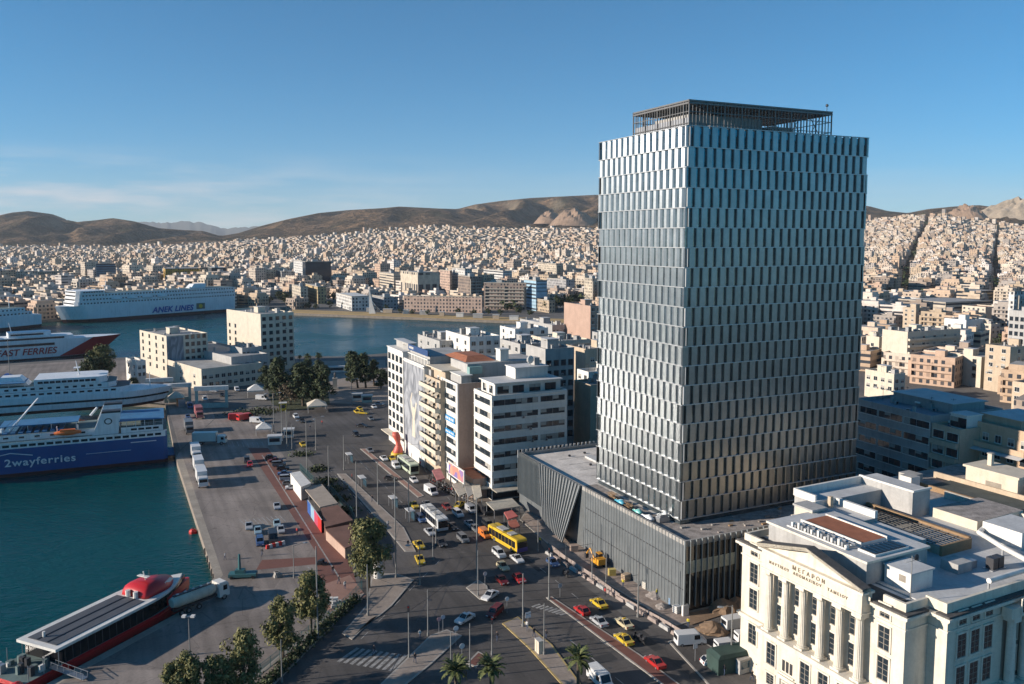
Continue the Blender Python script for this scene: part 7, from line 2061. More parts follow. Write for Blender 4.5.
V('sedan', 465, 621, WH_, 'white saloon below the teardrop island followed by a dark red car', ROADA - 1.1)
V('suv', 495, 615, DRD, 'dark red car between two white saloons at the junction', ROADA - .9)
V('suv', 499, 556, WH_, 'white car just in front of the yellow bus')
V('sedan', 517, 561, WH_, 'white saloon in front of the dark bus front beside another white car')
V('hatch', 503, 569, CRM, 'cream white hatchback at the head of the queue under the yellow bus')
V('taxi', 419, 547, TAX, 'yellow taxi waiting by the tram stop, upper of two')
V('taxi', 420, 562, TAX, 'yellow taxi waiting by the tram stop, lower of two', ROADA - .15)
V('taxi', 414, 507, TAX, 'yellow taxi just behind the white articulated bus')
V('taxi', 392, 460, TAX, 'yellow taxi beside the green and white bus')
V('taxi', 459, 507, TAX, 'yellow taxi nosing out by the market awnings', ROADA - .9)
V('sedan', 384, 460, WH_, 'white car behind the green and white bus')
V('minibus', 396, 468, WH_, 'small white van alongside the green and white bus')
V('hatch', 414, 482, WH_, 'white hatchback in front of the green and white bus')
V('van', 431, 494, WH_, 'white delivery van parked by the motorcycles', ROADA + .1)
V('suv', 421, 521, BLU, 'dark blue car tucked alongside the white bus')
V('sedan', 427, 506, GR_, 'grey blue saloon behind the white bus')
V('suv', 458, 516, WH_, 'white estate car among the market traffic')
V('hatch', 447, 509, DRD, 'dark red hatchback beside the market traffic')
V('sedan', 430, 534, SIL, 'silver saloon on the tram side of the white bus')
V('sedan', 441, 545, BLK, 'black saloon leading the queue by the white bus')
V('hatch', 453, 529, BLK, 'black hatchback in front of the white bus')
V('suv', 463, 541, GR_, 'dark grey car between the white bus and the orange pickup')
V('sedan', 470, 526, SIL, 'silver dark saloon in the middle of the jam')
V('van', 485, 513, BLK, 'black van standing by the market awnings')
V('suv', 488, 527, BLK, 'black car behind the orange pickup')
V('minibus', 485, 537, (.60, .17, .03), 'orange pickup van beside the yellow bus')
V('hatch', 553, 565, BLU, 'blue car parked at the building site hoarding')
V('hatch', 476, 531, GR_, 'grey hatchback beside the orange pickup')
V('hatch', 444, 521, GR_, 'grey hatchback hugging the white bus side')
V('minibus', 471, 512, SIL, 'silver small van behind the market jam')
bus1 = V('bus', 434, 524, (.60, .60, .58), 'white city bus with grey roof units in the middle of the jam')
bus2 = V('bus', 408, 470, (.50, .56, .42), 'pale green and white city bus on the upper street')
bus3 = V('bus', 507, 545, (.66, .42, .03), 'yellow bus with a violet front in the traffic jam', ROADA + .12)
mb = MB(); mb.box(6.02, -1.26, .45, 6.14, 1.26, 1.35, mat('violet_wrap', (.10, .07, .26), .4, var=.3, scale=1)); o = mb.build('front_wrap', bus3)
bus4 = V('bus', 229, 383, (.58, .58, .56), 'white coach parked under the harbour office', math.radians(20))
# side road vans
V('van', 690, 644, WH_, 'white van parked at the mouth of the side street', math.radians(10))
V('van', 736, 628, WH_, 'white van by the dirt heap in the side street', math.radians(20))
V('minibus', 727, 650, WH_, 'white van in front of the cream building entrance', math.radians(14))
V('minibus', 747, 641, WH_, 'white van half hidden by the cream building', math.radians(14))
V('hatch', 712, 664, WH_, 'small white car beside the dark green site canopy', math.radians(14))
# quay
QA = math.radians(-64)
V('truck', 196, 458, WH_, 'white box truck farthest from the water corner in the quay row', QA)
V('truck', 199, 472, WH_, 'white box truck in the middle of the quay row', QA)
V('truck', 202, 484, WH_, 'white box truck nearest the quay corner in the row', QA)
V('truck', 210, 444, (.50, .60, .58), 'pale green and white truck parked crosswise behind the quay row', math.radians(5), scale=(1.15, 1, 1))
V('truck', 189, 432, GR_, 'dark grey truck by the ferry ramp', QA)
for (k, px, py, c, lab) in (('suv', 247, 462, BLK, 'dark car next to a red car on the quay lane'), ('hatch', 250, 466, RED_, 'red car on the quay next to the dark car'), ('sedan', 277, 508, SIL, 'pale car alone on the red quay lane'), ('sedan', 249, 528, SIL, 'grey car in the lowest painted bay of the quay'), ('hatch', 277, 526, (.30, .42, .46), 'pale blue car on the quay behind a silver one'),
                          ('hatch', 258, 533, (.26, .38, .44), 'light blue car in front of the painted bays'), ('hatch', 281, 532, SIL, 'silver car right below the pale blue car'), ('suv', 260, 544, BLU, 'dark blue car behind the red and white barrier'), ('van', 273, 541, BLK, 'black van behind the red and white barrier')):
    V(k, px, py, c, lab, QA - .12)
for i, (px, py, c, nm) in enumerate(((271, 459, BLK, 'black'), (276, 462, DRD, 'dark red'), (279, 466, GR_, 'grey'), (283, 470, BLK, 'black'), (285, 475, BLU, 'blue'), (287, 480, SIL, 'silver'), (289, 485, GR_, 'dark grey'), (293, 489, WH_, 'white'))):
    V(('hatch', 'sedan', 'suv')[i % 3], px, py, c, f'{nm} car, number {["one", "two", "three", "four", "five", "six", "seven", "eight"][i]} of the row beside the pale terminal canopy', QA + math.pi / 2 - .2)
for i, (k, px, py, c, lab) in enumerate((('suv', 356, 436, BLK, 'black car crossing the upper junction'), ('sedan', 362, 427, BLK, 'black saloon beyond the upper junction'), ('hatch', 371, 420, GR_, 'grey car near the taxi rank'), ('taxi', 357, 413, TAX, 'yellow taxi at the park rank beside another'), ('taxi', 363, 414, TAX, 'second yellow taxi at the park rank'), ('taxi', 360, 410, TAX, 'yellow taxi tucked behind the rank'), ('hatch', 374, 408, WH_, 'white car past the taxi rank'),
        ('hatch', 380, 405, SIL, 'silver car by the white grid building'), ('taxi', 303, 446, TAX, 'yellow taxi by the tram poles'), ('minibus', 237, 391, WH_, 'white van in front of the white coach'), ('van', 262, 400, WH_, 'white van by the park tent'), ('suv', 296, 418, WH_, 'white car coming round the park corner'), ('sedan', 302, 422, BLK, 'black car coming round the park corner'), ('van', 257, 423, WH_, 'white van by the red fairground trucks'),
        ('minibus', 279, 441, WH_, 'white van by the harbour gate kiosk'), ('sedan', 370, 452, GR_, 'grey car on the upper street'), ('hatch', 391, 480, BLK, 'black hatchback on the upper street carriageway'), ('suv', 205, 400, WH_, 'white car at the green harbour gate'), ('sedan', 222, 396, BLK, 'black car parked by the low yellowish hall'), ('hatch', 214, 392, SIL, 'silver car parked by the low yellowish hall'))):
    V(k, px, py, c, lab, (ROADA, ROADA + .9, ROADA)[i % 3])
rr = random.Random(3)
for i in range(17):
    px = 42 + (i % 9) * 3.7; py = 378 + (i // 9) * 4 + rr.uniform(-.6, .6); c, nm = rr.choice([(WH_, 'white'), (SIL, 'silver'), (BLU, 'blue'), (GR_, 'grey')])
    V(('hatch', 'sedan', 'suv')[i % 3], px, py, c, f'{nm} car in the parking row on the pier', math.radians(75 + rr.uniform(-8, 8)), group=f'{nm} cars parked on the pier')
for kind, o in PV.items():
    if kind not in first_used: raise RuntimeError(kind)
# tanker on the quay
tk = thing('tanker_truck', at(199, 606), math.radians(52), 'white tanker truck parked on the quay beside the red catamaran', 'truck')
mb = MB(); rings = []
for k in range(10):
    x = -5.2 + 8.2 * k / 9; s_ = .75 if k in (0, 9) else 1; rings.append([(x, 1.2 * s_ * math.cos(a * math.pi / 8), 2.35 + 1.05 * s_ * math.sin(a * math.pi / 8)) for a in range(16)])
mb.loft(rings, M_CREAM); mb.build('tank', tk)
mb = MB(); mb.box(-4.8, -.35, 3.35, 2.4, .35, 3.5, M_DARK)
for k in range(5): mb.tube((-4 + 1.5 * k, 0, 3.45), (-4 + 1.5 * k, 0, 3.62), .28, M_STEEL, n=8)
mb.build('catwalk', tk)
mb = MB(); mb.box(-5, -.5, .8, 5, .5, 1.25, M_DARK); mb.build('chassis', tk)
section_body([(3.4, .6), (5.5, .6), (5.5, 1.7), (5.3, 3.0), (4.9, 3.3), (3.4, 3.3)], 1.2, M_WHITE, .97).build('cab', tk)
mb = MB(); mb.box(5.36, -1.0, 1.8, 5.52, 1.0, 2.7, M_VGL); mb.box(4.2, -1.22, 1.8, 5.0, 1.22, 2.7, M_VGL); mb.build('cab_window', tk)
for x in (4.4, -.6, -2.6, -3.9):
    for s_ in (-1, 1): inst('wheel', WHB, tk, (x, s_ * 1.05, .48))
# scooters
def scooter():
    mb = MB(); mb.box(-.5, -.14, .45, .15, .14, .8, M_PAINTED); mb.box(-.7, -.16, .75, -.1, .16, .9, M_DARK); mb.box(.35, -.16, .4, .5, .16, 1.0, M_PAINTED); mb.tube((.45, -.32, 1.1), (.45, .32, 1.1), .03, M_DARK, n=5); mb.box(-.1, -.13, .3, .5, .13, .42, M_PAINTED)
    for x in (-.6, .6): mb.tube((x, -.06, .26), (x, .06, .26), .26, M_RUBBER, n=10)
    mb.box(-.95, -.2, .9, -.6, .2, 1.25, M_DARK); return mb.mesh('scooter')
SCM = scooter()
for i in range(26):
    row = i % 13; p = at(430 + 2.0 * row + (i // 13) * 2, 479 + 1.1 * row + (i // 13) * 5.0)
    o = bpy.data.objects.new('scooter', SCM); COL.objects.link(o); o.location = (p.x, p.y, .14); o.rotation_euler = (0, 0, ANG + rr.uniform(-.3, .3) + math.pi / 6)
    q = rr.choice([0, 0, 1, 2]); o.color = (*[BLK, DRD, SIL][q], 1); tag(o, f'{["black", "dark red", "silver"][q]} scooter in the dense parking beside the white delivery van', 'scooter', f'{["black", "dark red", "silver"][q]} scooters on the pavement')
for i, (px, py, lab) in enumerate(((637, 640, 'dark motorcycle beside the lower yellow taxi'), (565, 576, 'dark motorcycle by the site hoarding'), (641, 643, 'second motorcycle beside the lower yellow taxi'))):
    o = bpy.data.objects.new('motorcycle', SCM); COL.objects.link(o); o.location = at(px, py, .02); o.rotation_euler = (0, 0, UP); o.color = (*BLK, 1); o.scale = (1.3, 1.3, 1.2); tag(o, lab, 'motorcycle')

# ------------------------------------------------------------------ poles and lamps
def pole(px, pb, pt, kind, label, arm=1):
    p = at(px, pb); h_ = max(3, zat(pt, p.y)); mb = MB()
    p.z = .1
    t = thing('street_lamp' if kind in ('lamp', 'double', 'head') else 'trolley_pole' if kind == 'plain' else 'traffic_light', p, 0, label, 'street lamp' if kind in ('lamp', 'double', 'head') else 'pole' if kind == 'plain' else 'traffic light')
    r = .15 if h_ > 9 else .11
    mb.tube((0, 0, -.1), (0, 0, h_), r, M_POLE, r1=r * .62, n=8); mb.tube((0, 0, -.1), (0, 0, .5), r * 1.7, M_POLE, n=8)
    mb.build('pole', t)
    if kind in ('lamp', 'double'):
        for s_ in ((arm,) if kind == 'lamp' else (-1, 1)):
            mb = MB(); d = R * s_ * 2.0; mb.tube((0, 0, h_ - .15), (d.x, d.y, h_ + .25), .06, M_POLE, n=6); mb.build('arm', t)
            mb = MB(); mb.ball((d.x * 1.15, d.y * 1.15, h_ + .2), .42, M_STEEL, sq=(1.3, .7, .35)); mb.build('lamp_head', t)
    elif kind == 'head':
        mb = MB(); mb.box(-.8, -.15, h_ - .1, .8, .15, h_ + .05, M_STEEL); 
        for x in (-.7, .7): mb.box(x - .3, -.35, h_ - .1, x + .3, .3, h_ + .2, M_WHITE)
        mb.build('lamp_head', t)
    elif kind == 'light':
        mb = MB(); mb.box(-.17, -.2, h_ - 1.0, .17, .12, h_, M_DARK)
        for k, m_ in enumerate((M_LAMPR, M_DARK, M_DARK)): mb.tube((0, -.22, h_ - .2 - .3 * k), (0, -.2, h_ - .2 - .3 * k), .1, m_, n=8)
        mb.build('signal_head', t)
    return t
PL = [(368, 616, 565, 'plain', 'grey pole on the tram side pavement in front of the bushy tree'), (318, 640, 547, 'plain', 'tall pale post rising between the promenade trees'), (428, 636, 590, 'plain', 'stout grey pole at the tip of the near paved island'), (409, 658, 606, 'light', 'traffic signal beside the zebra crossing'), (282, 682, 640, 'plain', 'thin pole by the lowest promenade fence'), (396, 578, 478, 'plain', 'tall thin pole at the tram stop above the taxis'),
      (478, 596, 551, 'plain', 'pole planted on the teardrop island'), (523, 627, 574, 'plain', 'pole at the blunt end of the yellow kerbed island'), (470, 668, 624, 'plain', 'pole on the small red paved islet'), (492, 655, 618, 'light', 'traffic signal above the small red paved islet'), (549, 600, 548, 'light', 'tall signal pole on the tip of the red median'), (544, 655, 604, 'plain', 'pole on the yellow kerbed island beside the utility box'),
      (592, 582, 538, 'plain', 'pole on the site pavement next to the yellow digger'), (606, 588, 552, 'plain', 'pole on the site pavement past the yellow digger'), (638, 617, 563, 'plain', 'pole on the site pavement by the podium corner'), (451, 680, 632, 'plain', 'pole beside the left palm of the three'), (307, 472, 421, 'double', 'tall double armed lamp at the head of the pale canopy'), (329, 494, 446, 'plain', 'tall pole by the end of the beige canopy'), (357, 526, 462, 'plain', 'tall pole by the brown roofed shed'),
      (294, 578, 546, 'lamp', 'lamp standing alone on the open quay by the barrier'), (538, 552, 520, 'plain', 'pole at the hoarding opposite the leaning facade'), (566, 563, 543, 'plain', 'pole at the hoarding near the blue car'), (477, 579, 498, 'plain', 'tall pole in the middle of the junction'), (433, 560, 530, 'plain', 'short pole beside the two waiting taxis'), (274, 433, 394, 'double', 'double armed lamp by the red fairground trucks'), (282, 440, 403, 'plain', 'pole with pale shaft by the gate kiosk'),
      (287, 447, 410, 'plain', 'pole with pale shaft next to the double armed lamp'), (292, 450, 424, 'plain', 'thick pale stub pole at the head of the tram line'), (409, 522, 480, 'plain', 'pole beside the upper yellow taxi and bus'), (378, 505, 462, 'plain', 'pole on the pink tram platform'), (344, 470, 436, 'plain', 'pole at the tip of the tram platform'), (316, 450, 418, 'lamp', 'lamp at the crossing by the park corner'), (190, 655, 617, 'head', 'twin headed lamp on the lower quay in front of the tanker'),
      (731, 664, 606, 'lamp', 'lamp standing in the side street between the white vans'), (165, 402, 380, 'plain', 'white pole at the bow of the white ferry'), (11, 400, 340, 'plain', 'tall thin mast on the pier by the ferry'), (425, 470, 448, 'plain', 'pole beside the mural building entrance'), (420, 585, 545, 'lamp', 'lamp on the tram side pavement below the taxis'), (436, 545, 508, 'plain', 'thin pole in the bus lane'), (352, 405, 380, 'lamp', 'lamp beside the park statue'), (395, 436, 404, 'plain', 'pole in front of the white grid building')]
for px, pb, pt, kind, lab in PL: pole(px, pb, pt, kind, lab, arm=1 if px < 400 else -1)
# signs on short posts
def sign(px, py, h_, w_, col, label, shape='rect'):
    p = at(px, py); mb = MB(); t = thing('road_sign', p, ROADA + math.pi / 2, label, 'road sign'); mb.tube((0, 0, -.05), (0, 0, h_), .045, M_STEEL, n=6); mb.build('post', t)
    mb = MB()
    if shape == 'round': mb.tube((0, -.07, h_), (0, -.04, h_), w_ / 2, M_PAINTED, n=16)
    else: mb.box(-w_ / 2, -.07, h_ - w_ / 2, w_ / 2, -.045, h_ + w_ / 2, M_PAINTED)
    o = mb.build('sign_plate', t); o.color = (*col, 1)
for a in ((443, 632, 2.6, .75, (.45, .47, .52), 'round pale road sign on the near paved island', 'round'), (439, 633, 2.4, .75, (.55, .3, .3), 'round red rimmed road sign on the near paved island', 'round'), (485, 587, 2.6, .8, (.6, .5, .48), 'round road sign on the teardrop island', 'round'), (456, 645, 2.8, .9, (.7, .7, .7), 'white round sign near the small red islet', 'round'), (462, 662, 2.6, .9, (.66, .66, .66), 'white round sign on the small red islet', 'round'), (507, 613, 2.6, .8, (.7, .7, .7), 'white round sign by the crossing island', 'round'), (528, 632, 3.0, 1.0, (.68, .68, .70), 'white square sign on the yellow kerbed island', 'rect'), (560, 597, 2.2, .7, (.3, .35, .4), 'grey sign at the median tip', 'rect'), (695, 662, 2.6, .8, (.5, .5, .52), 'grey sign at the mouth of the side street', 'rect')): sign(*a)
mb = MB(); mb.box(-.7, -.4, 0, .7, .4, 2.0, M_CREAM); mb.box(-.75, -.45, 2.0, .75, .45, 2.1, M_GREYW); mb.box(-.02, -.42, .1, .02, -.4, 1.9, M_DARK)
tag(mb.build('utility_box', loc=at(539, 652, .13), rz=ROADA), 'pale utility cabinet on the yellow kerbed island', 'cabinet')

# ------------------------------------------------------------------ sheds, canopies, fences, site
def shed(name, pts, z, h_, mt, top, label, cat, open_=False):
    P = [at(px, py, z) for px, py in pts]; c = sum(P, Vector()) / 4; c.z = 0
    t = thing(name, c, 0, label, cat); mb = MB(); poly = [(p.x - c.x, p.y - c.y) for p in P]
    area = sum(poly[i][0] * poly[(i + 1) % 4][1] - poly[(i + 1) % 4][0] * poly[i][1] for i in range(4))
    if area < 0: poly.reverse()
    mb.prism(poly, z - .25, z, top); mb.build('roof', t)
    if open_:
        for i in range(4):
            a, b_ = Vector(poly[i]), Vector(poly[(i + 1) % 4]); k = max(1, int((b_ - a).length / 5))
            for q in range(k): mb = MB(); p = a.lerp(b_, q / k) * .96; mb.tube((p.x, p.y, 0), (p.x, p.y, z - .25), .09, M_STEEL, n=6); mb.build('post', t)
    else: mb = MB(); mb.prism([(x * .96, y * .96) for x, y in poly], 0, z - .25, mt); mb.build('wall', t)
    return t
M_BRNROOF = mat('brown_roof', (0.17, 0.085, 0.06), .85, var=.2, scale=.3)
shed('terminal_shed', [(321, 508), (338, 505), (353, 520), (325, 527)], 2.7, 0, M_BRNROOF, M_BRNROOF, 'dark red brown roofed terminal shed on the quay beside the tall pole', 'shed')
sh2 = shed('terminal_shed', [(325, 529), (352, 524), (358, 543), (345, 548)], 2.4, 0, M_PINKW, M_BRNROOF, 'brown roofed shed with a pale end wall beside the bushy tree', 'shed')
shed('terminal_canopy', [(303, 487), (322, 484), (338, 503), (320, 507)], 2.8, 0, M_STEEL, mat('sand_canopy', (.36, .30, .24), .8, var=.12), 'beige flat canopy between the pale shed and the brown roofed shed', 'canopy', True)
shed('pale_shed', [(290, 473), (300, 471), (311, 483), (301, 487)], 3.6, 0, M_WHITE, M_WHITE, 'pale white roofed shed at the head of the terminal row', 'shed')
mb = MB(); a, b_ = at(308, 512), at(322, 533)
for k in range(8):
    p, q = a.lerp(b_, k / 8), a.lerp(b_, (k + 1) / 8); m_ = [M_BLUEP, mat('sky_panel', (.25, .38, .48), .6, var=.1), mat('magenta_panel', (.45, .05, .10), .6, var=.1), M_RED][min(3, k // 2)]
    d = (q - p); n_ = Vector((-d.y, d.x, 0)).normalized() * .1
    mb.face([p - n_, q - n_, q - n_ + Vector((0, 0, 3.0)), p - n_ + Vector((0, 0, 3.0))], m_); mb.face([p + n_, p + n_ + Vector((0, 0, 3.0)), q + n_ + Vector((0, 0, 3.0)), q + n_], m_)
    mb.face([p - n_ + Vector((0, 0, 3.0)), q - n_ + Vector((0, 0, 3.0)), q + n_ + Vector((0, 0, 3.0)), p + n_ + Vector((0, 0, 3.0))], M_WHITE)
tag(mb.build('painted_hoarding'), 'hoarding painted blue and magenta beside the brown roofed sheds', 'hoarding')
mb = MB(); a, b_ = at(266, 549), at(285, 544)
for k in range(6):
    p, q = a.lerp(b_, k / 6), a.lerp(b_, (k + .96) / 6); m_ = M_WHITE if k % 2 else M_RED; d = (q - p).normalized(); n_ = Vector((-d.y, d.x, 0)) * .25
    mb.prism([(p.x - n_.x, p.y - n_.y), (q.x - n_.x, q.y - n_.y), (q.x + n_.x, q.y + n_.y), (p.x + n_.x, p.y + n_.y)], 0, .8, m_, scale1=.8)
tag(mb.build('barrier'), 'red and white plastic barrier in front of two dark vehicles on the quay', 'barrier')
def fence(pts, h_, mt, label, step=2.0, name='fence'):
    t = thing(name, Vector((0, 0, 0)), 0, label, 'fence'); mb = MB(); pm = MB()
    for a, b_ in zip(pts, pts[1:]):
        d = b_ - a; k = max(1, int(d.length / step))
        for i in range(k):
            p = a + d * i / k; pm.box(p.x - .04, p.y - .04, 0, p.x + .04, p.y + .04, h_, mt)
        for z in (.15, h_ * .5, h_ - .1): mb.tube(a + Vector((0, 0, z)), b_ + Vector((0, 0, z)), .03, mt, n=4)
        q = int(d.length / .22)
        for i in range(q): p = a + d * i / q; mb.box(p.x - .012, p.y - .012, .15, p.x + .012, p.y + .012, h_ - .1, mt)
    mb.build('rail', t); pm.build('fence_posts', t); return t
M_TEAL = mat('teal_paint', (.045, .14, .145), .5, var=.1)
fence([at(362, 590), at(350, 603), at(322, 626), at(280, 660), at(240, 692)], 1.9, M_TEAL, 'teal railing fence along the promenade hedge')
fence([at(330, 492), at(352, 516), at(360, 540), at(362, 570)], 2.0, M_TEAL, 'teal railing fence beside the terminal sheds and tram line')
fence([at(300, 470), at(312, 482), at(322, 490)], 2.0, M_TEAL, 'teal railing fence behind the pale terminal shed')
def hoarding(pts, h_, label):
    mb = MB()
    for a, b_ in zip(pts, pts[1:]):
        d = b_ - a; k = max(1, int(d.length / 2.2)); n_ = Vector((-d.y, d.x, 0)).normalized() * .04
        for i in range(k):
            p, q = a + d * i / k, a + d * (i + .97) / k; hh = h_ * rr.uniform(.94, 1.04)
            mb.prism([(p.x - n_.x, p.y - n_.y), (q.x - n_.x, q.y - n_.y), (q.x + n_.x, q.y + n_.y), (p.x + n_.x, p.y + n_.y)][::1], .1, hh, M_SITE)
    return tag(mb.build('site_hoarding'), label, 'hoarding')
M_SITE = mat('dusty_pink_board', (.31, .25, .22), .85, var=.3, scale=.4)
hoarding([at(548, 548), at(566, 562), at(590, 578), at(620, 600)], 1.2, 'low dusty pink boards round the building site beside the podium')
hoarding([at(620, 600), at(660, 622), at(684, 636)], .9, 'low pale boards at the lower end of the building site')
mb = MB()
for k in range(14):
    p = at(546, 553).lerp(at(684, 641), k / 14); q = at(546, 553).lerp(at(684, 641), (k + .8) / 14)
    d = (q - p).normalized(); n_ = Vector((-d.y, d.x, 0)) * .28
    mb.prism([(p.x - n_.x, p.y - n_.y), (q.x - n_.x, q.y - n_.y), (q.x + n_.x, q.y + n_.y), (p.x + n_.x, p.y + n_.y)], .0, .6, M_SITE if k % 3 else M_GREYW, scale1=.85)
tag(mb.build('concrete_barrier'), 'line of dusty concrete barriers between street and building site', 'barrier')
# digger
dg = thing('excavator', at(598, 566), UP, 'yellow orange excavator standing close to the finned podium wall', 'excavator')
dg.scale = (.85, .85, .85)
M_DIG = mat('digger_orange', (.62, .28, .02), .5, var=.12)
mb = MB(); mb.box(-1.6, -1.2, .15, 1.6, -.7, .8, M_RUBBER); mb.box(-1.6, .7, .15, 1.6, 1.2, .8, M_RUBBER); mb.box(-1, -.7, .4, 1, .7, .9, M_DARK); mb.build('track', dg)
mb = MB(); mb.box(-2.0, -1.15, .95, 1.3, 1.15, 1.7, M_DIG); mb.box(-2.0, -1.1, 1.7, -.4, 1.1, 2.3, M_DIG); mb.build('body', dg)
mb = MB(); mb.box(-.3, -1.1, 1.7, 1.2, -.1, 2.9, M_VGL); mb.box(-.35, -1.15, 2.9, 1.25, -.05, 3.0, M_DIG); mb.build('cab', dg)
mb = MB(); mb.tube((1.0, .4, 1.5), (3.0, .4, 3.4), .22, M_DIG, n=6); mb.tube((3.0, .4, 3.4), (4.6, .4, 1.6), .17, M_DIG, n=6); mb.box(4.3, 0, .5, 5.0, .8, 1.5, M_DARK); mb.build('digging_arm', dg)
# heaps, pallets, skips on the site
def heap(px, py, r, h_, label, mt, name='dirt_heap'):
    rr2 = random.Random(int(px)); mb = MB(); rings = []
    for k in range(6):
        t = k / 5; rings.append([((r * (1 - t ** 1.3) + .05) * math.cos(a * math.pi / 8) * rr2.uniform(.8, 1.2), (r * (1 - t ** 1.3) + .05) * math.sin(a * math.pi / 8) * rr2.uniform(.8, 1.2), h_ * t) for a in range(16)])
    mb.loft(rings, mt); o = mb.build(name, loc=at(px, py, .1)); return tag(o, label, 'heap')
heap(712, 630, 2.6, 1.6, 'reddish dirt heap at the podium corner in the side street', M_EARTH)
heap(722, 608, 3.0, 1.8, 'big dirt heap under the black glass side of the podium', M_EARTH)
heap(736, 604, 2.2, 1.4, 'smaller dirt heap beside the big one at the podium', M_EARTH)
heap(655, 596, 1.6, 1.0, 'sand heap along the finned podium wall', M_DEBRIS, 'sand_heap')
heap(662, 607, 1.2, .8, 'low rubble heap near the podium corner', M_DEBRIS, 'rubble_heap')
def pallet(px, py, s_, col, label, name='pallet_stack', h_=1.3):
    mb = MB()
    for k in range(4): mb.box(-s_, -s_ * .7 + .02 * k, .02 + h_ * k / 4, s_, s_ * .7, h_ * (k + .85) / 4, M_PAINTED)
    mb.box(-s_ * 1.05, -.05, 0, s_ * 1.05, .05, .02, M_WOOD)
    o = mb.build(name, loc=at(px, py, .135), rz=ANG + rr.uniform(-.3, .3)); o.color = (*col, 1); tag(o, label, 'materials')
for i, (px, py, s_, c, lab) in enumerate(((648, 588, .9, (.55, .52, .45), 'pale stack of slabs by the podium wall near the digger'), (640, 582, .8, (.5, .45, .33), 'beige stack of slabs by the podium wall'), (666, 598, .9, (.60, .60, .62), 'white wrapped stack near the podium corner'), (672, 604, .7, (.20, .32, .48), 'blue wrapped stack near the podium corner'), (656, 590, .6, (.60, .45, .05), 'yellow stack near the podium wall'), (626, 580, .8, (.45, .33, .22), 'brown timber stack along the podium wall'), (612, 575, .7, (.55, .42, .12), 'ochre stack past the digger'),
                                      (574, 551, .8, (.40, .30, .24), 'brown stack opposite the leaning facade'), (678, 612, .8, (.62, .61, .58), 'white bag stack right at the podium corner'), (704, 606, .9, (.45, .36, .26), 'timber stack under the black glass side'))): pallet(px, py, s_, c, lab)
cn = MB(); cn.box(-3.2, -1.6, 0, 3.2, 1.6, 2.6, M_TEAL if False else mat('dark_green_net', (.03, .06, .05), .85, var=.25, scale=.6)); cn.prism([(-3.3, -1.7), (3.3, -1.7), (3.3, 1.7), (-3.3, 1.7)], 2.6, 3.1, MATS['dark_green_net'], scale1=.8)
tag(cn.build('site_canopy', loc=at(730, 668), rz=math.radians(20)), 'dark green netted site canopy beside the side street lamp', 'canopy')
for i, (px, py, lab) in enumerate(((742, 672, 'grey kiosk panel at the foot of the cream building'), (765, 680, 'bluish white kiosk panel at the foot of the cream building'))):
    mb = MB(); mb.box(-1.1, -.7, 0, 1.1, .7, 2.3, M_GREYW if i == 0 else M_WHITE, top=M_ROOFC); mb.box(-.8, -.73, .9, .8, -.7, 2.0, M_GLASSB); mb.box(-1.2, -.8, 2.3, 1.2, .8, 2.4, M_CONC)
    tag(mb.build('kiosk', loc=at(px, py), rz=MA), lab, 'kiosk')
# market awnings by the street
for i, (pts, z, mt, lab) in enumerate((([(452, 484), (462, 481), (468, 492), (459, 496)], 3.2, M_AWN, 'pale sloping market awning under the billboard building'), ([(463, 481), (472, 478), (476, 492), (468, 497)], 3.6, M_CONC, 'grey market awning next to the pale one'), ([(470, 478), (480, 484), (482, 496), (475, 500)], 3.8, M_CREAM, 'cream tilted market awning beside the white office block'),
                                     ([(504, 512), (512, 510), (518, 516), (508, 519)], 2.8, mat('salmon_cloth', (.50, .13, .11), .8, var=.12), 'salmon red tent among the parked cars by the grey podium'), ([(508, 521), (516, 519), (520, 526), (511, 529)], 2.6, mat('rust_cloth', (.36, .11, .07), .8, var=.15), 'rusty red awning beside the salmon tent'), ([(432, 470), (440, 468), (445, 478), (437, 480)], 3.0, mat('pink_cloth', (.42, .16, .16), .8, var=.2), 'pinkish awning on the pavement before the balcony block'),
                                     ([(486, 502), (512, 498), (520, 506), (494, 510)], 3.3, M_AWN, 'long pale awning roof between the white office block and podium'))):
    shed('market_awning', pts, z, 0, M_STEEL, mt, lab, 'awning', True)
# billboard
bb = thing('billboard', B.O + L * -.5 + R * -.3, ANG, 'coloured billboard with violet and orange patches over the shops beside the white office block', 'billboard')
mb = MB(); mb.box(-2.6, -11, 4.2, -2.3, 0, 7.6, M_WHITE); mb.build('board', bb)
mb = MB(); bm_ = bpy.data.materials.new('printed_poster'); n, l, b = nodes_of(bm_); vo = n.new('ShaderNodeTexVoronoi'); vo.inputs['Scale'].default_value = .55; cr = n.new('ShaderNodeValToRGB')
for (p_, c_) in ((0.0, (.20, .16, .45, 1)), (1.0, (.60, .56, .50, 1))): pass
cr.color_ramp.elements[0].color = (.18, .15, .40, 1); cr.color_ramp.elements[1].color = (.62, .58, .52, 1); e = cr.color_ramp.elements.new(.5); e.color = (.60, .25, .14, 1)
tcx = n.new('ShaderNodeTexCoord'); l.new(tcx.outputs['Object'], vo.inputs['Vector']); sp_ = n.new('ShaderNodeSeparateXYZ'); l.new(vo.outputs['Color'], sp_.inputs[0]); l.new(sp_.outputs['X'], cr.inputs['Fac']); l.new(cr.outputs[0], b.inputs['Base Color'])
mb.box(-2.64, -10.6, 4.5, -2.605, -.4, 7.3, bm_); mb.build('poster', bb)
for y in (-10, -5.5, -1): mb = MB(); mb.box(-2.5, y - .12, 0, -2.2, y + .12, 4.2, M_STEEL); mb.build('post', bb)
mb = MB(); mb.box(0, -11, 0, 8, -.7, 5.2, M_PINKW, top=M_TERRA); mb.build('low_shop', bb)
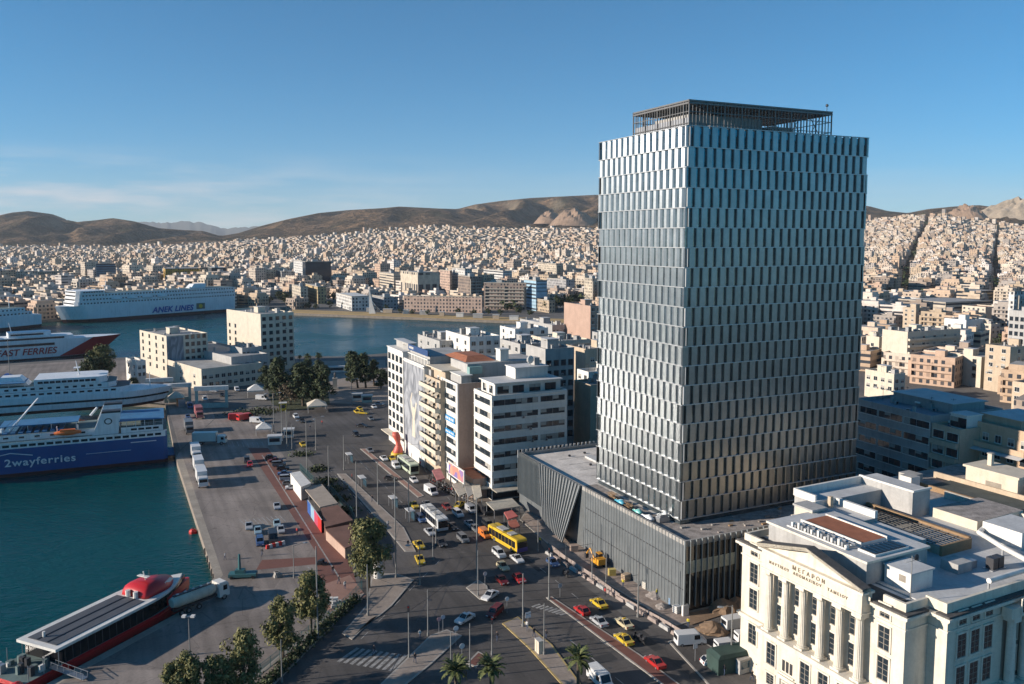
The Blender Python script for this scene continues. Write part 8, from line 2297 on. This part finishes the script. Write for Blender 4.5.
# inflatable red figure sign at the mural corner
mb = MB(); rings = []
for k in range(8):
    t = k / 7; r_ = (1.3 - .5 * t + .35 * math.sin(t * 9)); rings.append([(r_ * math.cos(a * math.pi / 5) + .5 * math.sin(t * 4), r_ * math.sin(a * math.pi / 5), 7.0 * t) for a in range(10)])
mb.loft(rings, mat('salmon_red', (.62, .12, .08), .5, var=.2, scale=.4)); mb.box(-1.6, -1.6, 0, 1.6, 1.6, .9, M_YEL)
tag(mb.build('advertising_column', loc=at(397, 455), smooth=True), 'bulging salmon red advertising column at the mural building corner', 'advertising column')
# harbour gates, tents, statue, kiosks
def gate(px, py, w_, h_, ang, label):
    t = thing('harbour_gate', at(px, py), ang, label, 'gate'); mb = MB()
    for x in (-w_ / 2, w_ / 2): mb.box(x - .5, -.5, 0, x + .5, .5, h_, M_GATE)
    mb.build('gate_post', t); mb = MB(); mb.box(-w_ / 2 - .8, -.8, h_, w_ / 2 + .8, .8, h_ + 1.6, M_WHITE); mb.build('gate_beam', t)
    mb = MB(); mb.box(-w_ / 2 + .5, -.08, .1, w_ / 2 - .5, .08, 2.0, M_GATE); mb.build('gate_leaf', t)
M_GATE = mat('pale_green_paint', (.30, .42, .38), .6, var=.12)
gate(160, 396, 9, 6.0, .3, 'pale green harbour gate with a white beam beside the hall'); gate(178, 402, 9, 6.0, .3, 'pale green harbour gate with a white beam in front of the yellowish hall'); gate(212, 408, 11, 7.0, .2, 'largest pale green harbour gate near the red trucks')
def tent(px, py, r, h_, mt, label):
    mb = MB(); P = [(-r, -r), (r, -r), (r, r), (-r, r)]
    for x, y in P: mb.tube((x * .96, y * .96, 0), (x * .96, y * .96, h_ * .55), .07, M_STEEL, n=5)
    mb.prism(P, h_ * .5, h_ * .58, mt); mb.prism(P, h_ * .58, h_, mt, scale1=.12)
    tag(mb.build('tent', loc=at(px, py), rz=.3), label, 'tent')
tent(256, 396, 3.4, 5, M_WHITE, 'white peaked tent at the park edge by the bus'); tent(264, 434, 2.6, 4, M_WHITE, 'white peaked tent at the harbour gate parking'); tent(317, 411, 3.6, 4.6, M_CREAM, 'cream peaked tent under the park conifers'); tent(176, 404, 3.0, 5.0, M_CREAM, 'pale tent beside the orange fronted container by the ferry bow')
mb = MB(); mb.box(-2, -1.3, 0, 2, 1.3, 2.9, M_ORANGE); mb.box(-2.05, -1.35, 0, -1.95, 1.35, 2.95, M_STEEL); mb.box(1.95, -1.35, 0, 2.05, 1.35, 2.95, M_STEEL); mb.box(-.03, -1.36, .1, .03, -1.31, 2.8, M_DARK)
tag(mb.build('container', loc=at(181, 406), rz=-1.0), 'orange container standing by the pale tent at the ferry bow', 'container')
for i, (px, py, lab) in enumerate(((238, 420, 'red fairground truck at the end of the quay road'), (246, 420, 'second red truck beside the first at the end of the quay road'))):
    V('van', px, py, (.55, .03, .03), lab, math.radians(15 + 30 * i), scale=(1.2, 1.15, 1.1))
V('truck', 199, 417, (.35, .12, .12), 'truck with a dull red box near the white ferry bow', QA); V('hatch', 188, 418, BLU, 'blue car waiting by the dull red truck', QA); V('van', 190, 408, BLU, 'blue van waiting by the ferry bow', QA)
st = thing('statue', at(335, 389), .2, 'bronze figure on a tall pale pedestal in the harbour park', 'statue')
mb = MB(); mb.box(-1.4, -1.4, 0, 1.4, 1.4, .6, M_STONE); mb.box(-.9, -.9, .6, .9, .9, 4.6, M_STONE); mb.box(-1.1, -1.1, 4.6, 1.1, 1.1, 4.9, M_STONE); mb.build('pedestal', st)
mb = MB(); rings = []
for z, r_ in ((4.9, .5), (5.6, .4), (6.3, .5), (6.8, .55), (7.1, .22), (7.3, .26), (7.6, .2)): rings.append([(r_ * math.cos(a * math.pi / 4) * .8, r_ * math.sin(a * math.pi / 4), z) for a in range(8)])
mb.loft(rings, M_DARK); mb.tube((0, .4, 6.7), (.5, .9, 7.4), .13, M_DARK, r1=.08); mb.tube((0, -.4, 6.7), (.2, -.7, 5.9), .13, M_DARK, r1=.09); mb.build('bronze_figure', st, smooth=True)
for i, (px, py, w_, lab) in enumerate(((357, 400, 4, 'white glazed kiosk by the taxi rank'), (367, 402, 4, 'greenish kiosk beside the white glazed kiosk'), (336, 372, 9, 'long pale park pavilion before the basin'), (289, 437, 3, 'white ticket kiosk beside the gate poles'), (275, 444, 4, 'white double kiosk by the quay entrance'), (283, 410, 2.4, 'yellow kiosk under the park conifers'), (410, 520, 3, 'bus shelter roof at the tram stop'), (393, 507, 3, 'glass tram shelter at the middle of the platform'), (362, 486, 3.4, 'tram shelter with a pale roof beside the tall pole'), (349, 462, 3, 'small tram shelter at the upper platform end'))):
    mb = MB(); mt = M_YEL if 'yellow' in lab else M_GATE if 'green' in lab else M_WHITE
    if 'shelter' in lab:
        mb.box(-w_ / 2, -.8, 2.4, w_ / 2, .8, 2.55, M_ROOFW); mb.box(-w_ / 2, .72, 0, w_ / 2, .76, 2.4, M_GLASSB)
        for x in (-w_ / 2 + .1, w_ / 2 - .1): mb.tube((x, -.6, 0), (x, -.6, 2.4), .05, M_STEEL, n=5)
    else: mb.box(-w_ / 2, -1.3, 0, w_ / 2, 1.3, 2.7, mt, top=M_ROOFW); mb.box(-w_ / 2 - .3, -1.6, 2.7, w_ / 2 + .3, 1.6, 2.9, mt, top=M_ROOFW); mb.box(-w_ * .4, -1.33, 1.0, w_ * .4, -1.3, 2.2, M_GLASS)
    tag(mb.build('bus_shelter' if 'shelter' in lab else 'kiosk', loc=at(px, py, .12), rz=ROADA if 'shelter' in lab else .2), lab, 'shelter' if 'shelter' in lab else 'kiosk')
# boats drawn up on the pier
mb = MB(); rings = []
for k in range(9):
    t = k / 8; w_ = 1.7 * math.sin(math.pi * (.1 + .8 * t)) ** .6; rings.append([(13 * (t - .5), w_ * math.cos(a * math.pi / 6), .5 + .9 * max(-.5, math.sin(a * math.pi / 6)) * (1 if a < 6 else 1)) for a in range(12)])
mb.loft([r[::-1] for r in rings], M_SANDQ); tag(mb.build('tarpaulin_boat', loc=at(31, 386), rz=.15), 'long ochre covered boat lying on the pier beside the parked cars', 'boat')
tent(8, 388, 4.2, 6.5, M_BLUEP, 'dark blue tent on the pier by the covered boat')
# far quay booths
for i in range(10):
    px = 352 + 18 * i; mb = MB(); w_ = 4 + (i * 7 % 5); mb.box(-w_ / 2, -2, 0, w_ / 2, 2, 3.2, [M_WHITE, M_GREYW, M_BEIGE][i % 3], top=M_ROOFW); mb.box(-w_ / 2 - .3, -2.3, 3.2, w_ / 2 + .3, 2.3, 3.4, M_WHITE)
    tag(mb.build('quay_booth', loc=at(px, 310.5 + 1.05 * i, .05), rz=-.06), 'small pale booth in the row along the far basin quay', 'booth', 'booths along the far quay')
# gear on the quay in front of the tree
mb = MB(); mb.box(-2.6, -1, .3, 2.6, 1, .9, M_TEAL); mb.tube((-.6, 0, .9), (-.6, 0, 4.6), .35, M_TEAL, r1=.22); mb.box(-1.4, -.6, .9, .4, .6, 1.6, M_TEAL)
for x in (-2, 2): mb.tube((x, -1.1, .3), (x, 1.1, .3), .3, M_RUBBER, n=8)
tag(mb.build('boarding_steps', loc=at(243, 577), rz=.1), 'teal wheeled mooring winch with a short mast on the quay corner', 'winch')
for i, (px, py, lab) in enumerate(((278, 577, 'concrete block by the quay barrier'), (322, 565, 'heap of dark goods beside the red lane'), (331, 604, 'white crate pile by the promenade fence'), (337, 608, 'pale crate pile near the teal fence'))):
    mb = MB()
    for k in range(5): x, y = rr.uniform(-1.2, .6), rr.uniform(-.8, .4); mb.box(x, y, 0 if k < 3 else .6, x + .9, y + .7, .6 if k < 3 else 1.1, [M_CONC, M_DARK, M_WHITE, M_GREYW][i])
    tag(mb.build('goods_pile', loc=at(px, py), rz=rr.uniform(0, 1)), lab, 'goods')
mb = MB(); mb.tube((0, 0, 0), (0, 0, 3.0), .85, M_WHITE, n=16); mb.tube((0, 0, 3.0), (0, 0, 3.3), .95, M_GREYW, r1=.3, n=16); tag(mb.build('advertising_drum', loc=at(378, 578)), 'white round advertising drum under the bushy tree', 'advertising drum')
# ------------------------------------------------------------------ people
def person_mesh(stride, top, legs):
    """One skinned figure: stand or stride."""
    bm = bmesh.new()
    J = {'pel': (0, 0, .95), 'wai': (0, 0, 1.12), 'che': (0, 0, 1.36), 'nek': (0, 0, 1.50), 'hd': (.02, 0, 1.60), 'hd2': (.02, 0, 1.72)}
    for s_, n_ in ((1, 'l'), (-1, 'r')):
        f = stride * s_
        J['hip' + n_] = (0, .10 * s_, .90); J['kne' + n_] = (.16 * f + .03, .11 * s_, .50); J['ank' + n_] = (.26 * f - (.06 if f < 0 else 0), .11 * s_, .09); J['toe' + n_] = (.26 * f + .16, .12 * s_, .04)
        J['sho' + n_] = (0, .19 * s_, 1.40); J['elb' + n_] = (-.12 * f - .02, .25 * s_, 1.14); J['wri' + n_] = (-.22 * f + .06, .25 * s_, .90); J['han' + n_] = (-.24 * f + .08, .25 * s_, .82)
    E_ = [('pel', 'wai'), ('wai', 'che'), ('che', 'nek'), ('nek', 'hd'), ('hd', 'hd2')]
    for n_ in 'lr': E_ += [('pel', 'hip' + n_), ('hip' + n_, 'kne' + n_), ('kne' + n_, 'ank' + n_), ('ank' + n_, 'toe' + n_), ('che', 'sho' + n_), ('sho' + n_, 'elb' + n_), ('elb' + n_, 'wri' + n_), ('wri' + n_, 'han' + n_)]
    rad = {'pel': .15, 'wai': .13, 'che': .16, 'nek': .06, 'hd': .095, 'hd2': .085, 'hip': .095, 'kne': .065, 'ank': .045, 'toe': .04, 'sho': .07, 'elb': .045, 'wri': .033, 'han': .045}
    ks = list(J); vs = {k: i for i, k in enumerate(ks)}
    me = bpy.data.meshes.new('person'); me.from_pydata([J[k] for k in ks], [(vs[a], vs[b_]) for a, b_ in E_], [])
    o = bpy.data.objects.new('person', me); COL.objects.link(o)
    md = o.modifiers.new('skin', 'SKIN'); o.modifiers.new('sub', 'SUBSURF').levels = 1
    for k in ks:
        r_ = rad[k.rstrip('lr') if k not in rad else k] if (k in rad or k[:-1] in rad) else .06
        me.skin_vertices[0].data[vs[k]].radius = (r_, r_)
    me.skin_vertices[0].data[vs['pel']].use_root = True
    dg_ = bpy.context.evaluated_depsgraph_get(); dg_.update(); nm = bpy.data.meshes.new_from_object(o.evaluated_get(dg_)); bpy.data.objects.remove(o)
    nm.materials.clear()
    for m_ in (legs, top, M_SKIN, M_HAIR, M_RUBBER): nm.materials.append(m_)
    for p in nm.polygons:
        z = p.center.z; x = p.center.x; side = abs(p.center.y)
        p.material_index = 4 if z < .10 else 3 if (z > 1.70 or (z > 1.6 and x < -.01)) else 2 if z > 1.50 or (side > .2 and z < .93) else 1 if z > .98 or side > .19 else 0
        p.use_smooth = True
    return nm
M_SKIN = mat('skin', (.42, .26, .18), .6, var=.03); M_HAIR = mat('hair', (.03, .022, .016), .7, var=.1)
PM = [person_mesh(1.0, mat('black_cloth', (.02, .02, .025), .85, var=.1), mat('denim', (.04, .06, .11), .85, var=.1)), person_mesh(.7, mat('white_cloth', (.55, .55, .53), .85, var=.1), MATS['denim']), person_mesh(.25, mat('red_cloth', (.40, .04, .04), .85, var=.1), MATS['black_cloth']), person_mesh(.2, mat('hi_vis', (.55, .45, .03), .8, var=.1), MATS['denim'])]
for (px, py, k, a, lab) in ((374, 655, 0, .4, 'person in black striding over the zebra crossing'), (497, 642, 0, 1.2, 'person in black walking past the near paved islet'), (333, 574, 0, 2, 'person in dark clothes on the pink paving'), (339, 584, 0, 3, 'person in black on the pink paving near the fence'), (297, 535, 2, 1, 'person in a red top beside the red lane'), (415, 664, 0, 2, 'person in black waiting at the crossing signal'), (527, 631, 1, 1, 'person in white on the yellow kerbed island'), (605, 597, 2, .5, 'person in a red top at the building site barrier'), (668, 603, 1, .2, 'worker in white near the podium corner'), (657, 598, 3, 2, 'worker in a yellow vest by the podium wall'), (534, 638, 0, 2, 'person in black by the utility cabinet'), (623, 588, 3, 1, 'worker in a yellow vest further along the podium wall'), (546, 640, 0, 1, 'person in black beside the pole on the island'), (452, 494, 2, 1, 'person in a red top by the parked scooters'), (464, 500, 1, 2, 'person in white before the market awnings'), (724, 676, 0, 1, 'person in black at the site canopy'), (752, 682, 0, 2, 'person in dark clothes by the cream building')):
    p = at(px, py); o = bpy.data.objects.new('person', PM[k]); COL.objects.link(o); o.location = (p.x, p.y, .135 if px > 400 else .02); o.rotation_euler = (0, 0, a); tag(o, lab, 'person')
# overhead wires between the trolley poles
WT = [((396, 578), (549, 600)), ((409, 658), (478, 596)), ((478, 596), (592, 582)), ((428, 636), (523, 627)), ((523, 627), (638, 617)), ((344, 470), (425, 470)), ((357, 526), (409, 522)), ((409, 522), (477, 579)), ((368, 616), (428, 636)), ((396, 578), (409, 522)), ((378, 505), (344, 470)), ((477, 579), (538, 552)), ((451, 680), (544, 655)), ((282, 682), (409, 658))]
for i, (a, b_) in enumerate(WT):
    p, q = at(*a), at(*b_); mb = MB(); prev = None
    for k in range(9):
        t = k / 8; c = p.lerp(q, t); c.z = 7.6 - .5 * math.sin(math.pi * t)
        if prev is not None: mb.tube(prev, c, .035, M_DARK, n=4, cap=False)
        prev = c
    tag(mb.build('overhead_wire'), 'thin dark trolley wire strung between two poles over the street', 'wire', 'trolley wires over the street')
M_PATCH = mat('fresh_tar', (0.035, 0.035, 0.036), .85, var=.2, scale=.5)
# manhole covers and repaired patches
mb = MB()
for (px, py) in ((450, 585), (540, 620), (590, 655), (610, 668), (430, 600), (470, 640), (400, 630), (520, 600), (560, 640), (370, 470), (400, 510)):
    p = at(px, py); mb.tube((p.x, p.y, .01), (p.x, p.y, .018), .38, M_DARK, n=14)
tag(mb.build('manhole_covers'), kind='structure')
mb = MB()
for k in range(16):
    px, py = rr.choice([(rr.uniform(430, 560), rr.uniform(560, 640)), (rr.uniform(560, 660), rr.uniform(620, 670)), (rr.uniform(340, 430), rr.uniform(450, 530))]); p = at(px, py); a = ROADA + rr.choice([0, 0, 1.57]); d = Vector((math.cos(a), math.sin(a), 0)); e = Vector((-d.y, d.x, 0)); w_, h_ = rr.uniform(1, 5), rr.uniform(.4, 1.4)
    mb.face([p - d * w_ - e * h_ + Vector((0, 0, .0095)), p + d * w_ - e * h_ + Vector((0, 0, .0095)), p + d * w_ + e * h_ + Vector((0, 0, .0095)), p - d * w_ + e * h_ + Vector((0, 0, .0095))], M_ASPH2 if k % 2 else M_PATCH)
tag(mb.build('road_patches'), kind='structure')

for (px, py, k, a, lab) in ((402, 446, 0, 1, 'person in dark clothes under the mural building canopy'), (412, 458, 1, 2, 'person in white on the pavement below the mural'), (420, 467, 2, 2, 'person in a red top below the balcony block'), (446, 488, 0, 1, 'person in black between the scooters and the awnings'), (474, 503, 1, 3, 'person in white crossing in front of the awnings'), (524, 528, 0, 2, 'person in dark clothes beside the rusty red awning'), (540, 545, 3, 1, 'worker in a yellow vest opposite the leaning facade'),
                            (408, 548, 0, 2, 'person in black on the tram side pavement tip'), (388, 528, 1, 2, 'person in white waiting on the tram platform'), (372, 502, 0, 1, 'person in black at the tram platform middle'), (352, 480, 2, 0, 'person in a red top at the upper tram platform'), (345, 590, 1, 2, 'person in white by the promenade fence'), (420, 640, 1, 1, 'person in white on the near paved island'), (688, 628, 3, 1, 'worker in a yellow vest by the low pale boards'), (262, 556, 0, 1, 'person in black by the red and white barrier'), (225, 560, 1, 0, 'person in white near the quay corner'), (310, 430, 0, 1, 'person in black at the park corner crossing'), (322, 425, 2, 1, 'person in a red top at the park corner crossing')):
    p = at(px, py); o = bpy.data.objects.new('person', PM[k]); COL.objects.link(o); o.location = (p.x, p.y, .135 if px > 342 and lab.find('awning') < 0 else .02); o.rotation_euler = (0, 0, a); tag(o, lab, 'person')
